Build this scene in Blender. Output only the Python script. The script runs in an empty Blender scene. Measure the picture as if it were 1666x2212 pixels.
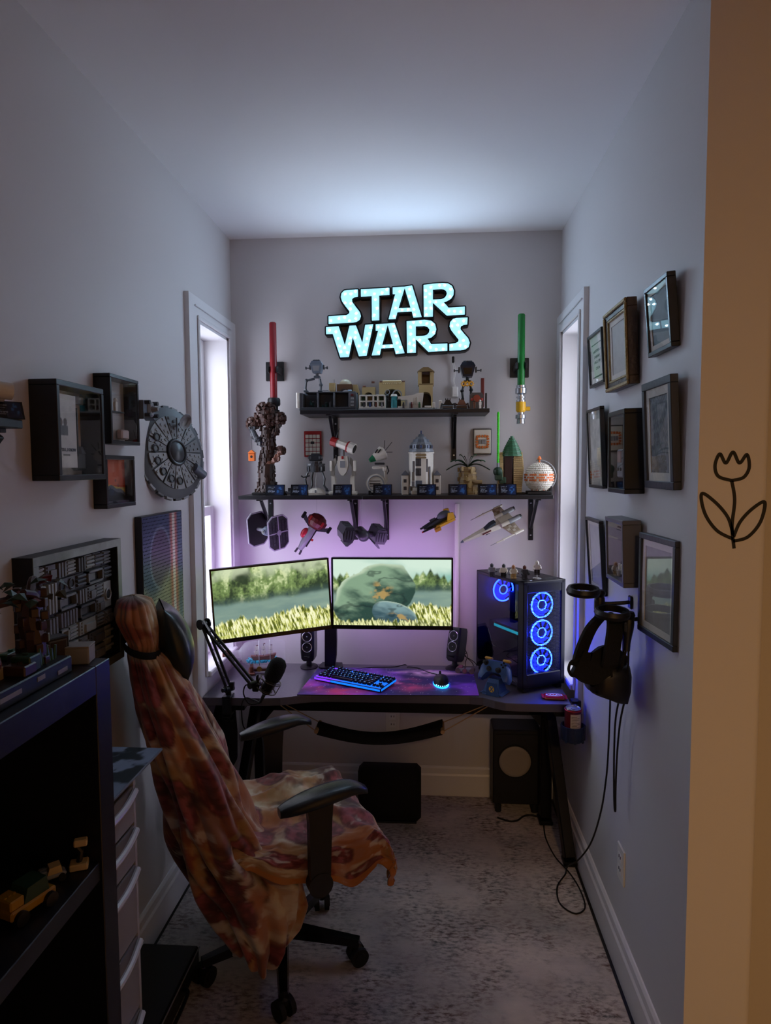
import bpy, math, random
import numpy as np
from mathutils import Vector as V, Matrix as MX, Euler

# ---------------------------------------------------------------- camera, world, exposure
SC = bpy.context.scene
COL = SC.collection
PI = math.pi
cam_d = bpy.data.cameras.new('camera')
cam = bpy.data.objects.new('camera', cam_d)
COL.objects.link(cam)
cam_d.sensor_fit = 'HORIZONTAL'
cam_d.sensor_width = 36.0
cam_d.lens = 1435.34 / 1666 * 36.0
cam_d.clip_start = 0.02
_f = V((-0.06778872, 0.99535593, -0.06834668))
_r = V((0.9976996, 0.06759896, -0.00508805))
_u = V((0.00044426, 0.06853436, 0.99764866))
cam.matrix_world = MX(((_r.x, _u.x, -_f.x, 0), (_r.y, _u.y, -_f.y, 0), (_r.z, _u.z, -_f.z, 1.6412), (0, 0, 0, 1)))
SC.camera = cam
vs = SC.view_settings
vs.view_transform = 'Standard'
vs.look = 'None'
vs.gamma = 1.0
vs.use_curve_mapping = False
vs.exposure = 0.0
SC.cycles.use_denoising = True
SC.cycles.max_bounces = 6
SC.cycles.diffuse_bounces = 4
SC.cycles.glossy_bounces = 3
SC.cycles.transparent_max_bounces = 8
SC.cycles.adaptive_threshold = 0.02
SC.cycles.sample_clamp_indirect = 4.0
world = bpy.data.worlds.new('dusk')
SC.world = world
world.use_nodes = True
bg = world.node_tree.nodes['Background']
bg.inputs[0].default_value = (0.68, 0.71, 0.84, 1)      # overcast dusk sky behind the windows
bg.inputs[1].default_value = 8.0

# lamp of the hallway behind the photographer (warm)
def hall_lamp():
    d = bpy.data.lights.new('hall_lamp', 'AREA')
    d.energy = 50.0
    d.color = (1.0, 0.60, 0.27)
    d.size = 0.30
    o = bpy.data.objects.new('hall_lamp', d)
    COL.objects.link(o)
    o.location = (0.36, -1.9, 2.66)
hall_lamp()

# ---------------------------------------------------------------- helpers
rnd = random.Random(7)
def lin(c):
    if isinstance(c, str):
        c = [int(c[i:i + 2], 16) / 255 for i in (0, 2, 4)]
    return tuple(x / 12.92 if x <= 0.04045 else ((x + 0.055) / 1.055) ** 2.4 for x in c)
MATS = {}
def mat(name, col='808080', rough=0.5, metal=0.0, emit=None, es=0.0, alpha=1.0, trans=0.0, spec=0.5, coat=0.0, bump=None, vcol=False, var=None, sheen=0.0, ior=1.45):
    """procedural principled material; bump=(scale, strength); var=(scale, second colour, contrast)"""
    if name in MATS:
        return MATS[name]
    m = bpy.data.materials.new(name)
    m.use_nodes = True
    nt = m.node_tree
    b = nt.nodes['Principled BSDF']
    c = lin(col)
    b.inputs['Base Color'].default_value = (*c, 1)
    b.inputs['Roughness'].default_value = rough
    b.inputs['Metallic'].default_value = metal
    b.inputs['IOR'].default_value = ior
    b.inputs['Specular IOR Level'].default_value = spec
    b.inputs['Coat Weight'].default_value = coat
    b.inputs['Sheen Weight'].default_value = sheen
    b.inputs['Transmission Weight'].default_value = trans
    b.inputs['Alpha'].default_value = alpha
    m.diffuse_color = (*c, 1)
    if emit:
        b.inputs['Emission Color'].default_value = (*lin(emit), 1)
        b.inputs['Emission Strength'].default_value = es
    if vcol:
        a = nt.nodes.new('ShaderNodeAttribute')
        a.attribute_name = 'Col'
        nt.links.new(a.outputs['Color'], b.inputs['Base Color'])
        if es:
            b.inputs['Base Color'].default_value = (0.01, 0.01, 0.01, 1)
            nt.links.remove(b.inputs['Base Color'].links[0])
            nt.links.new(a.outputs['Color'], b.inputs['Emission Color'])
            b.inputs['Emission Strength'].default_value = es
    if bump or var:
        tc = nt.nodes.new('ShaderNodeTexCoord')
    if bump:
        n = nt.nodes.new('ShaderNodeTexNoise')
        n.inputs['Scale'].default_value = bump[0]
        n.inputs['Detail'].default_value = 6
        nt.links.new(tc.outputs['Object'], n.inputs['Vector'])
        bp = nt.nodes.new('ShaderNodeBump')
        bp.inputs['Strength'].default_value = bump[1]
        bp.inputs['Distance'].default_value = 0.01
        nt.links.new(n.outputs['Fac'], bp.inputs['Height'])
        nt.links.new(bp.outputs['Normal'], b.inputs['Normal'])
    if var:
        n2 = nt.nodes.new('ShaderNodeTexNoise')
        n2.inputs['Scale'].default_value = var[0]
        n2.inputs['Detail'].default_value = 5
        nt.links.new(tc.outputs['Object'], n2.inputs['Vector'])
        r = nt.nodes.new('ShaderNodeValToRGB')
        k = var[2] / 2
        r.color_ramp.elements[0].position = 0.5 - k
        r.color_ramp.elements[1].position = 0.5 + k
        r.color_ramp.elements[0].color = (*c, 1)
        r.color_ramp.elements[1].color = (*lin(var[1]), 1)
        nt.links.new(n2.outputs['Fac'], r.inputs['Fac'])
        nt.links.new(r.outputs['Color'], b.inputs['Base Color'])
    MATS[name] = m
    return m

def glass_mat(name, rough=0.02, tint=(1, 1, 1), refl=1.0):
    """thin picture glass: clear with fresnel reflections"""
    if name in MATS:
        return MATS[name]
    m = bpy.data.materials.new(name)
    m.use_nodes = True
    nt = m.node_tree
    for n in list(nt.nodes):
        nt.nodes.remove(n)
    out = nt.nodes.new('ShaderNodeOutputMaterial')
    tr = nt.nodes.new('ShaderNodeBsdfTransparent')
    tr.inputs['Color'].default_value = (*tint, 1)
    gl = nt.nodes.new('ShaderNodeBsdfGlossy')
    gl.inputs['Roughness'].default_value = rough
    gl.inputs['Color'].default_value = (refl, refl, refl, 1)
    fr = nt.nodes.new('ShaderNodeFresnel')
    fr.inputs['IOR'].default_value = 1.55
    mx = nt.nodes.new('ShaderNodeMixShader')
    ge = nt.nodes.new('ShaderNodeNewGeometry')       # only the outer skin reflects
    inv = nt.nodes.new('ShaderNodeMath'); inv.operation = 'SUBTRACT'; inv.inputs[0].default_value = 1.0
    mu = nt.nodes.new('ShaderNodeMath'); mu.operation = 'MULTIPLY'
    nt.links.new(ge.outputs['Backfacing'], inv.inputs[1])
    nt.links.new(fr.outputs[0], mu.inputs[0]); nt.links.new(inv.outputs[0], mu.inputs[1])
    nt.links.new(mu.outputs[0], mx.inputs[0])
    nt.links.new(tr.outputs[0], mx.inputs[1])
    nt.links.new(gl.outputs[0], mx.inputs[2])
    nt.links.new(mx.outputs[0], out.inputs['Surface'])
    MATS[name] = m
    return m

XF = {}
def xf(loc=(0, 0, 0), rot=(0, 0, 0), sc=1.0):
    return MX.Translation(V(loc)) @ Euler(rot).to_matrix().to_4x4() @ MX.Scale(sc, 4)

class MB:
    """collects simple shapes into one mesh; MB(thing) takes world coordinates, MB() the thing's own"""
    def __init__(s, t=None):
        s.v = []; s.f = []; s.mi = []; s.cur = 0; s.mats = []
        s.B = XF[t.name].inverted() if t is not None else MX.Identity(4)
        s.T = MX.Identity(4)
    def M(s, m):
        if m not in s.mats:
            s.mats.append(m)
        s.cur = s.mats.index(m)
        return s
    def at(s, loc=(0, 0, 0), rot=(0, 0, 0), sc=1.0):
        s.T = xf(loc, rot, sc)
        return s
    def add(s, vs_, fs):
        n = len(s.v)
        A = s.B @ s.T
        s.v += [A @ V(p) for p in vs_]
        s.f += [tuple(i + n for i in f) for f in fs]
        s.mi += [s.cur] * len(fs)
        return s
    def box(s, c, d, bev=0.0, rot=None):
        x, y, z = d[0] / 2, d[1] / 2, d[2] / 2
        R = Euler(rot).to_matrix() if rot else None
        if bev <= 0:
            vs_ = [(i * x, j * y, k * z) for i in (-1, 1) for j in (-1, 1) for k in (-1, 1)]
            fs = [(0, 1, 3, 2), (4, 6, 7, 5), (0, 4, 5, 1), (2, 3, 7, 6), (0, 2, 6, 4), (1, 5, 7, 3)]
        else:
            b = min(bev, x * .98, y * .98, z * .98)
            vs_ = []; ix = {}
            for i in (-1, 1):
                for j in (-1, 1):
                    for k in (-1, 1):
                        for a in range(3):
                            p = [i * (x - b), j * (y - b), k * (z - b)]
                            p[a] = (i, j, k)[a] * (x, y, z)[a]
                            ix[(i, j, k, a)] = len(vs_)
                            vs_.append(tuple(p))
            fs = []
            for a in range(3):
                o = [q for q in range(3) if q != a]
                for sg in (-1, 1):
                    q = []
                    for (e, g) in ((-1, -1), (1, -1), (1, 1), (-1, 1)):
                        t = [0, 0, 0]; t[a] = sg; t[o[0]] = e; t[o[1]] = g
                        q.append(ix[(*t, a)])
                    if (sg > 0) == (a == 1):
                        q.reverse()
                    fs.append(tuple(q))
            for a in range(3):
                o = [q for q in range(3) if q != a]
                for e in (-1, 1):
                    for g in (-1, 1):
                        t0 = [0, 0, 0]; t1 = [0, 0, 0]
                        t0[a] = -1; t1[a] = 1
                        for t in (t0, t1):
                            t[o[0]] = e; t[o[1]] = g
                        q = [ix[(*t0, o[0])], ix[(*t1, o[0])], ix[(*t1, o[1])], ix[(*t0, o[1])]]
                        fs.append(tuple(q))
            for i in (-1, 1):
                for j in (-1, 1):
                    for k in (-1, 1):
                        fs.append(tuple(ix[(i, j, k, a)] for a in range(3)))
        if R:
            vs_ = [R @ V(p) for p in vs_]
        vs_ = [(p[0] + c[0], p[1] + c[1], p[2] + c[2]) for p in vs_]
        # orient outward
        cv = V(c); out = []
        for f in fs:
            a, b2, c2 = (V(vs_[f[0]]), V(vs_[f[1]]), V(vs_[f[2]]))
            n = (b2 - a).cross(c2 - a)
            m = sum((V(vs_[q]) for q in f), V((0, 0, 0))) / len(f)
            out.append(f if n.dot(m - cv) >= 0 else tuple(reversed(f)))
        return s.add(vs_, out)
    def cyl(s, a, b, r, r2=None, n=16, cap=True):
        a, b = V(a), V(b)
        r2 = r if r2 is None else r2
        d = (b - a).normalized()
        q = V((0, 0, 1)) if abs(d.z) < .9 else V((1, 0, 0))
        e = d.cross(q).normalized(); g = d.cross(e)
        vs_ = []
        for i in range(n):
            t = 2 * PI * i / n
            w = e * math.cos(t) + g * math.sin(t)
            vs_ += [a + w * r, b + w * r2]
        fs = [(2 * i, (2 * i + 2) % (2 * n), (2 * i + 3) % (2 * n), 2 * i + 1) for i in range(n)]
        if cap:
            fs.append(tuple(2 * i for i in reversed(range(n))))
            fs.append(tuple(2 * i + 1 for i in range(n)))
        return s.add(vs_, fs)
    def tube(s, pts, r, n=8, closed=False):
        pts = [V(p) for p in pts]
        k = len(pts)
        rs = r if isinstance(r, (list, tuple)) else [r] * k
        vs_ = []; prev = None
        for i, p in enumerate(pts):
            if closed:
                d = pts[(i + 1) % k] - pts[i - 1]
            else:
                d = pts[min(i + 1, k - 1)] - pts[max(i - 1, 0)]
            d = d.normalized() if d.length > 1e-9 else V((0, 0, 1))
            if prev is None:
                q = V((0, 0, 1)) if abs(d.z) < .9 else V((1, 0, 0))
                e = d.cross(q).normalized()
            else:
                e = (prev - d * prev.dot(d)).normalized()
            prev = e
            g = d.cross(e)
            for j in range(n):
                t = 2 * PI * j / n
                vs_.append(p + (e * math.cos(t) + g * math.sin(t)) * rs[i])
        fs = []
        for i in range(k if closed else k - 1):
            i2 = (i + 1) % k
            for j in range(n):
                fs.append((i * n + j, i * n + (j + 1) % n, i2 * n + (j + 1) % n, i2 * n + j))
        if not closed:
            fs.append(tuple(reversed(range(n))))
            fs.append(tuple((k - 1) * n + j for j in range(n)))
        return s.add(vs_, fs)
    def lathe(s, prof, n=24, c=(0, 0, 0), R=None, sx=1, sy=1):
        vs_ = []; fs = []
        k = len(prof)
        for i in range(n):
            t = 2 * PI * i / n
            for (r, z) in prof:
                p = V((r * math.cos(t) * sx, r * math.sin(t) * sy, z))
                if R: p = R @ p
                vs_.append(p + V(c))
        for i in range(n):
            i2 = (i + 1) % n
            for j in range(k - 1):
                fs.append((i * k + j, i2 * k + j, i2 * k + j + 1, i * k + j + 1))
        return s.add(vs_, fs)
    def sph(s, c, r, nu=20, nv=12, z0=-1.0, z1=1.0, R=None):
        rx, ry, rz = (r, r, r) if not isinstance(r, (tuple, list)) else r
        a0, a1 = math.asin(z0), math.asin(z1)
        prof = [(max(math.cos(a0 + (a1 - a0) * i / nv), 1e-4), math.sin(a0 + (a1 - a0) * i / nv)) for i in range(nv + 1)]
        vs_ = []; k = nv + 1
        for i in range(nu):
            t = 2 * PI * i / nu
            for (q, z) in prof:
                p = V((q * math.cos(t) * rx, q * math.sin(t) * ry, z * rz))
                if R: p = R @ p
                vs_.append(p + V(c))
        fs = []
        for i in range(nu):
            i2 = (i + 1) % nu
            for j in range(nv):
                fs.append((i * k + j, i2 * k + j, i2 * k + j + 1, i * k + j + 1))
        fs.append(tuple(i * k for i in reversed(range(nu))))
        fs.append(tuple(i * k + nv for i in range(nu)))
        return s.add(vs_, fs)
    def torus(s, c, R_, r, ax=(0, 0, 1), n=28, m=8, arc=(0, 2 * PI)):
        d = V(ax).normalized()
        q = V((0, 0, 1)) if abs(d.z) < .9 else V((1, 0, 0))
        e = d.cross(q).normalized(); g = d.cross(e)
        full = abs(arc[1] - arc[0] - 2 * PI) < 1e-6
        pts = [V(c) + (e * math.cos(arc[0] + (arc[1] - arc[0]) * i / n) + g * math.sin(arc[0] + (arc[1] - arc[0]) * i / n)) * R_ for i in range(n if full else n + 1)]
        return s.tube(pts, r, m, closed=full)
    def prism(s, poly, y0, y1, ax='y'):
        """polygon in (x,z) extruded along y (ax='y'), or (x,y) along z (ax='z'), or (y,z) along x (ax='x')"""
        def P(p, t):
            return {'y': (p[0], t, p[1]), 'z': (p[0], p[1], t), 'x': (t, p[0], p[1])}[ax]
        ar = sum(poly[i][0] * poly[(i + 1) % len(poly)][1] - poly[(i + 1) % len(poly)][0] * poly[i][1] for i in range(len(poly)))
        if ar < 0:
            poly = list(reversed(poly))
        n = len(poly)
        if y1 < y0: y0, y1 = y1, y0
        vs_ = [P(p, y0) for p in poly] + [P(p, y1) for p in poly]
        fs = [tuple(range(n)), tuple(reversed(range(n, 2 * n)))] + [(i, i + n, (i + 1) % n + n, (i + 1) % n) for i in range(n)]
        if ax != 'y':
            fs = [tuple(reversed(f)) for f in fs]
        return s.add(vs_, fs)
    def quad(s, a, b, c, d):
        return s.add([a, b, c, d], [(0, 1, 2, 3)])
    def stud(s, x, y, z, r=.0024, h=.0018, n=8):
        return s.cyl((x, y, z), (x, y, z + h), r, n=n)
    def build(s, name, m=None, parent=None, smooth=35, kind=None, label=None):
        me = bpy.data.meshes.new(name)
        me.from_pydata([tuple(p) for p in s.v], [], s.f)
        ms = s.mats or [m]
        for q in ms:
            me.materials.append(q)
        if s.mats:
            me.polygons.foreach_set('material_index', s.mi)
        me.update()
        if smooth:
            me.shade_smooth()
            me.set_sharp_from_angle(angle=math.radians(smooth))
        o = bpy.data.objects.new(name, me)
        COL.objects.link(o)
        if parent is not None:
            o.parent = parent
        if kind: o['kind'] = kind
        if label: o['label'] = label
        return o

def thing(name, label, cat, loc=(0, 0, 0), rot=(0, 0, 0), group=None):
    o = bpy.data.objects.new(name, None)
    COL.objects.link(o)
    o.empty_display_size = 0.05
    o.location = loc
    o.rotation_euler = rot
    XF[o.name] = xf(loc, rot)
    o['label'] = label
    o['category'] = cat
    if group: o['group'] = group
    return o
def tag(o, label, cat, group=None):
    o['label'] = label; o['category'] = cat
    if group: o['group'] = group
    return o
def structure(o):
    o['kind'] = 'structure'
    return o
KIDS = {}
def copy_tree(o, loc=None, rot=None, label=None, parent=None):
    c = o.copy()
    COL.objects.link(c)
    if loc is not None: c.location = loc
    if rot is not None: c.rotation_euler = rot
    if label: c['label'] = label
    if parent is not None: c.parent = parent
    for ch in list(o.children):
        copy_tree(ch, parent=c)
    return c
def bz(p0, p1, p2, p3, n=12):
    p0, p1, p2, p3 = V(p0), V(p1), V(p2), V(p3)
    return [p0 * (1 - t) ** 3 + p1 * 3 * t * (1 - t) ** 2 + p2 * 3 * t * t * (1 - t) + p3 * t ** 3 for t in [i / n for i in range(n + 1)]]
def spline(pts, k=8):
    pts = [V(p) for p in pts]
    out = []
    for i in range(len(pts) - 1):
        a = pts[max(i - 1, 0)]; b = pts[i]; c = pts[i + 1]; d = pts[min(i + 2, len(pts) - 1)]
        for j in range(k):
            t = j / k
            out.append(0.5 * ((2 * b) + (c - a) * t + (2 * a - 5 * b + 4 * c - d) * t * t + (3 * b - a - 3 * c + d) * t ** 3))
    out.append(pts[-1])
    return out

# numpy noise and painted grids (flat print on posters, screens, cloth)
def vnoise(x, y, seed=0):
    xi = np.floor(x).astype(int); yi = np.floor(y).astype(int)
    xf_ = x - xi; yf_ = y - yi
    def h(a, b):
        n = (a * 374761393 + b * 668265263 + seed * 1442695041) & 0xffffffff
        n = ((n ^ (n >> 13)) * 1274126177) & 0xffffffff
        return ((n ^ (n >> 16)) & 0xffff) / 65535.0
    u = xf_ * xf_ * (3 - 2 * xf_); w = yf_ * yf_ * (3 - 2 * yf_)
    return (h(xi, yi) * (1 - u) + h(xi + 1, yi) * u) * (1 - w) + (h(xi, yi + 1) * (1 - u) + h(xi + 1, yi + 1) * u) * w
def fbm(x, y, seed=0, o=4):
    t = 0; a = .5; s = 0
    for i in range(o):
        t = t + a * vnoise(x * 2 ** i, y * 2 ** i, seed + i); s += a; a *= .5
    return t / s
def mixc(a, b, t):
    t = np.clip(t, 0, 1)[..., None]
    return np.asarray(a) * (1 - t) + np.asarray(b) * t
def L3(h):
    return np.array(lin(h))
def sstep(a, b, x):
    t = np.clip((x - a) / (b - a), 0, 1)
    return t * t * (3 - 2 * t)
def canvas(name, w, h, nx, ny, fn, m, parent=None, ax='xz', off=(0, 0, 0), kind=None, label=None):
    """flat printed sheet w x h: fn(u, v) gives linear rgb on a grid; ax says which way it faces"""
    U, W = np.meshgrid(np.linspace(0, 1, nx + 1), np.linspace(0, 1, ny + 1))
    col = np.clip(fn(U, W), 0, 50)
    px = (U - .5) * w; pz = (W - .5) * h
    z0 = np.zeros_like(px)
    P = {'xz': (px, z0, pz), '+x': (z0, px, pz), '-x': (z0, -px, pz), 'xy': (px, pz, z0)}[ax]
    co = np.stack(P, -1).reshape(-1, 3) + np.array(off)
    return grid_mesh(name, co, nx, ny, col.reshape(-1, 3), m, parent, kind, label)
def grid_mesh(name, co, nx, ny, col, m, parent=None, kind=None, label=None, flip=False, smooth=False):
    idx = np.arange((nx + 1) * (ny + 1)).reshape(ny + 1, nx + 1)
    q = np.stack([idx[:-1, :-1], idx[:-1, 1:], idx[1:, 1:], idx[1:, :-1]], -1).reshape(-1, 4)
    if flip: q = q[:, ::-1]
    me = bpy.data.meshes.new(name)
    me.from_pydata(co.tolist(), [], q.tolist())
    if col is not None:
        at = me.color_attributes.new('Col', 'FLOAT_COLOR', 'POINT')
        at.data.foreach_set('color', np.concatenate([col, np.ones((len(col), 1))], 1).ravel().astype(np.float32))
    me.materials.append(m)
    me.update()
    if smooth: me.shade_smooth()
    o = bpy.data.objects.new(name, me)
    COL.objects.link(o)
    if parent is not None: o.parent = parent
    if kind: o['kind'] = kind
    if label: o['label'] = label
    return o
def text(name, body, size, m, parent, loc, rot, ext=0.0004, bold=0.0, align='CENTER', sx=1.0):
    c = bpy.data.curves.new(name, 'FONT')
    c.body = body; c.size = size; c.extrude = ext; c.offset = bold
    c.align_x = align; c.align_y = 'CENTER'
    tmp = bpy.data.objects.new(name + '_outline', c)
    COL.objects.link(tmp)
    me = bpy.data.meshes.new_from_object(tmp.evaluated_get(bpy.context.evaluated_depsgraph_get()))
    bpy.data.objects.remove(tmp); bpy.data.curves.remove(c)
    me.name = name
    me.materials.clear(); me.materials.append(m)
    o = bpy.data.objects.new(name, me)
    COL.objects.link(o)
    o.parent = parent; o.location = loc; o.rotation_euler = rot
    o.scale = (sx, 1, 1)
    o['kind'] = 'stuff'
    return o
FACE_PX = (PI / 2, 0, PI / 2)      # text on the face that looks to +x
FACE_NX = (PI / 2, 0, -PI / 2)     # to -x
FACE_NY = (PI / 2, 0, 0)           # to -y

# ---------------------------------------------------------------- common materials
WALL = mat('wall_paint', 'c8c5c6', .55, bump=(90, .03), spec=.35)
CEIL = mat('ceiling_paint', 'ecebec', .8, bump=(60, .03), spec=.2)
TRIM = mat('trim_paint', 'd9d8da', .35)
HALLW = mat('hall_wall_paint', 'b9b2a8', .6, bump=(90, .03))
BLK = mat('black_plastic', '0e0e11', .45)
BLKG = mat('black_gloss', '0a0a0d', .18)
BLKM = mat('black_metal', '101014', .38, .3)
BLKW = mat('black_wood', '111116', .42, bump=(40, .02))
BLKF = mat('black_fabric', '0b0b0e', .9, bump=(220, .3))
RUB = mat('black_rubber', '08080a', .7)
DGR = mat('dark_grey_brick', '3a3d42', .35)
LGR = mat('light_grey_brick', '85888c', .35)
WHT = mat('white_brick', 'd8d4c8', .3)
TAN = mat('tan_brick', 'bfa878', .35)
DTAN = mat('dark_tan_brick', '8a7550', .4)
DBR = mat('dark_brown_brick', '3a231b', .4)
BRN = mat('reddish_brown_brick', '5e3222', .4)
RED = mat('red_brick', '9c2020', .35)
DRED = mat('dark_red_brick', '5a1518', .4)
ORG = mat('orange_brick', 'd06a28', .35)
YEL = mat('yellow_brick', 'd0a020', .35)
GRN = mat('green_brick', '2c5a3c', .4)
DGN = mat('dark_green_brick', '1d3a2a', .45)
BGN = mat('bright_green_brick', '1fa02a', .35)
BLU = mat('dark_blue_brick', '26406e', .35)
SAG = mat('sand_grey_blue_brick', '66707e', .35)
TEAL = mat('teal_clear_brick', '3aa8b0', .15, alpha=.75)
CHR = mat('silver_metal', 'b8bcc2', .25, .9)
GREYM = mat('grey_metal', '55585e', .35, .8)
WPL = mat('white_plastic', 'dedcd8', .35)
PGLASS = glass_mat('picture_glass')

# ---------------------------------------------------------------- the room
LX, RX, BY, CZ = -0.9706, 0.6152, 3.238, 2.74
HY = 1.578          # where the right wall ends and the hall wall starts
W1 = (2.715, 3.115, 0.755, 2.245)      # left window opening y0,y1,z0,z1
W2 = (2.745, 3.115, 0.715, 2.245)
def wall_with_hole(name, x0, x1, ya, yb, w):
    b = MB()
    y0, y1, z0, z1 = w
    xc, xd = (x0 + x1) / 2, abs(x1 - x0)
    b.box((xc, (ya + y0) / 2, CZ / 2), (xd, y0 - ya, CZ))
    b.box((xc, (yb + y1) / 2, CZ / 2), (xd, yb - y1, CZ))
    b.box((xc, (y0 + y1) / 2, z0 / 2), (xd, y1 - y0, z0))
    b.box((xc, (y0 + y1) / 2, (z1 + CZ) / 2), (xd, y1 - y0, CZ - z1))
    return structure(b.build(name, WALL, smooth=0))
wall_with_hole('wall_left', LX - .16, LX, -2.6, BY + .1, W1)
wall_with_hole('wall_right', RX, RX + .16, HY + .1, BY + .1, W2)
structure(MB().box((0, BY + .05, CZ / 2), (2.2, .1, CZ)).build('wall_back', WALL, smooth=0))
b = MB()
b.prism([(RX, HY)] + [(RX + .16 - .02 + .02 * math.sin(i * PI / 16), HY + .02 - .02 * math.cos(i * PI / 16)) for i in range(9)] + [(RX + .16, HY + .1), (RX, HY + .1)], 0, CZ, 'z')
structure(b.build('wall_right_end', WALL, smooth=40))
structure(MB().box((2.05, -.4, CZ / 2), (.1, 4.6, CZ)).build('wall_hall_side', HALLW, smooth=0))
structure(MB().box((1.437, 1.85, CZ / 2), (1.324, .1, CZ)).build('wall_hall_end', HALLW, smooth=0))
structure(MB().box((.5, -2.65, CZ / 2), (3.2, .1, CZ)).build('wall_hall_rear', HALLW, smooth=0))
structure(MB().box((-.36, -.36, CZ / 2), (1.22, .1, CZ)).build('wall_unseen_blocker', WALL, smooth=0))  # unseen partition added to keep the hall lamp off the left side
b = MB()
for z, nm, m in ((CZ + .05, 'ceiling', CEIL), (-.0502, 'floor', mat('dark_floor', '17140f', .5))):
    b = MB(); b.box((-.175, .37, z), (1.9, 6.14, .1)); b.box((1.437, -.4, z), (1.324, 4.6, .1))
    structure(b.build(nm, m, smooth=0))
b = MB(); b.box((.435, -1.49, .002), (3.12, 2.15, .004)); b.box((1.437, .69, .002), (1.324, 2.2, .004))
structure(b.build('floor_hall_bounce', mat('hall_bounce_tan', 'd0b084', .5, bump=(20, .05)), smooth=0))  # pale unseen floor added to bounce warm lamp light up to the ceiling
def baseboard(name, a, b, n):
    """a, b floor points along the wall, n the direction into the room"""
    a, b, n = V((*a, 0)), V((*b, 0)), V((*n, 0))
    m = MB()
    prof = [(0, -.008), (.016, -.008), (.016, .103), (.011, .112), (.011, .138), (.005, .147), (0, .147)]
    vs_ = [a + n * d + V((0, 0, z)) for d, z in prof] + [b + n * d + V((0, 0, z)) for d, z in prof]
    k = len(prof)
    fs = [(i, (i + 1) % k, (i + 1) % k + k, i + k) for i in range(k)] + [tuple(range(k)), tuple(reversed(range(k, 2 * k)))]
    m.add(vs_, fs)
    return structure(m.build(name, TRIM, smooth=0))
baseboard('baseboard_back', (LX, BY), (RX, BY), (0, -1))
baseboard('baseboard_left', (LX, -.3), (LX, BY - .017), (1, 0))
baseboard('baseboard_right', (RX, HY), (RX, BY - .017), (-1, 0))

def window(name, x, sgn, w, label):
    """window in a side wall; sgn +1 = room lies towards +x"""
    y0, y1, z0, z1 = w
    t = thing(name, label, 'window', (x, (y0 + y1) / 2, z0))
    t['kind'] = 'structure'
    cw = .02 * sgn
    b = MB(t)
    xo = x - .14 * sgn
    # casing boards with a raised inner bead
    ny = y0 - .105 if sgn > 0 else y0 - .062
    b.box((x + cw / 2, (ny + BY) / 2, z1 + .045), (.02, BY - ny, .09))
    b.box((x + cw / 2, (ny + y0) / 2, (z0 - .08 + z1) / 2), (.02, y0 - ny, z1 - z0 + .08))
    b.box((x + cw / 2, (y1 + BY) / 2, (z0 - .08 + z1) / 2), (.02, BY - y1, z1 - z0 + .08))
    b.build('casing', TRIM, t, smooth=0)
    b = MB(t)
    q = x + cw + .004 * sgn
    for yy in (y0 - .008, y1 + .008):
        b.box((q, yy, (z0 + z1) / 2), (.009, .016, z1 - z0), .003)
    b.box((q, (y0 + y1) / 2, z1 + .008), (.009, y1 - y0 + .032, .016), .003)
    b.box((q, (y0 + y1) / 2, z1 + .05), (.006, y1 - y0 + .09, .006), .002)
    b.build('bead', TRIM, t, smooth=0)
    b = MB(t)
    j = .012
    b.box((x - .06 * sgn, y0 + j / 2, (z0 + z1) / 2), (.156, j, z1 - z0))
    b.box((x - .06 * sgn, y1 - j / 2, (z0 + z1) / 2), (.156, j, z1 - z0))
    b.box((x - .06 * sgn, (y0 + y1) / 2, z1 - j / 2), (.156, y1 - y0, j))
    b.build('jamb', TRIM, t, smooth=0)
    b = MB(t)
    b.box((x - .055 * sgn, (y0 + y1) / 2, z0 + .008), (.19, y1 - y0 + .0, .024), .004)
    b.build('sill', TRIM, t, smooth=0)
    # two sliding sashes
    zm = 1.435
    for nm, za, zb, dx in (('upper_sash', zm - .02, z1 - j, .105), ('lower_sash', z0 + .02, zm + .025, .075)):
        b = MB(t)
        xx = x - dx * sgn
        for yy in (y0 + j + .022, y1 - j - .022):
            b.box((xx, yy, (za + zb) / 2), (.026, .044, zb - za), .003)
        for zz in (za + .022, zb - .022):
            b.box((xx, (y0 + y1) / 2, zz), (.026, y1 - y0 - 2 * j - .086, .044), .003)
        s_ = b.build(nm, TRIM, t, smooth=0)
        b = MB(t)
        b.box((xx - .004 * sgn, (y0 + y1) / 2, (za + zb) / 2), (.004, y1 - y0 - 2 * j - .086, zb - za - .086))
        b.build('pane', PGLASS, s_, smooth=0)
    b = MB(t)
    b.box((x - .062 * sgn, (y0 + y1) / 2, zm + .03), (.02, .05, .012), .004)
    b.cyl((x - .062 * sgn, (y0 + y1) / 2, zm + .036), (x - .062 * sgn, (y0 + y1) / 2 + .025, zm + .052), .004, n=8)
    b.build('sash_lock', WPL, t)
    return t
window('window_1', LX, 1, W1, 'tall white sash window beside the mic arm and angled monitor')
window('window_2', RX, -1, W2, 'tall white sash window beside the glowing computer tower')

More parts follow.
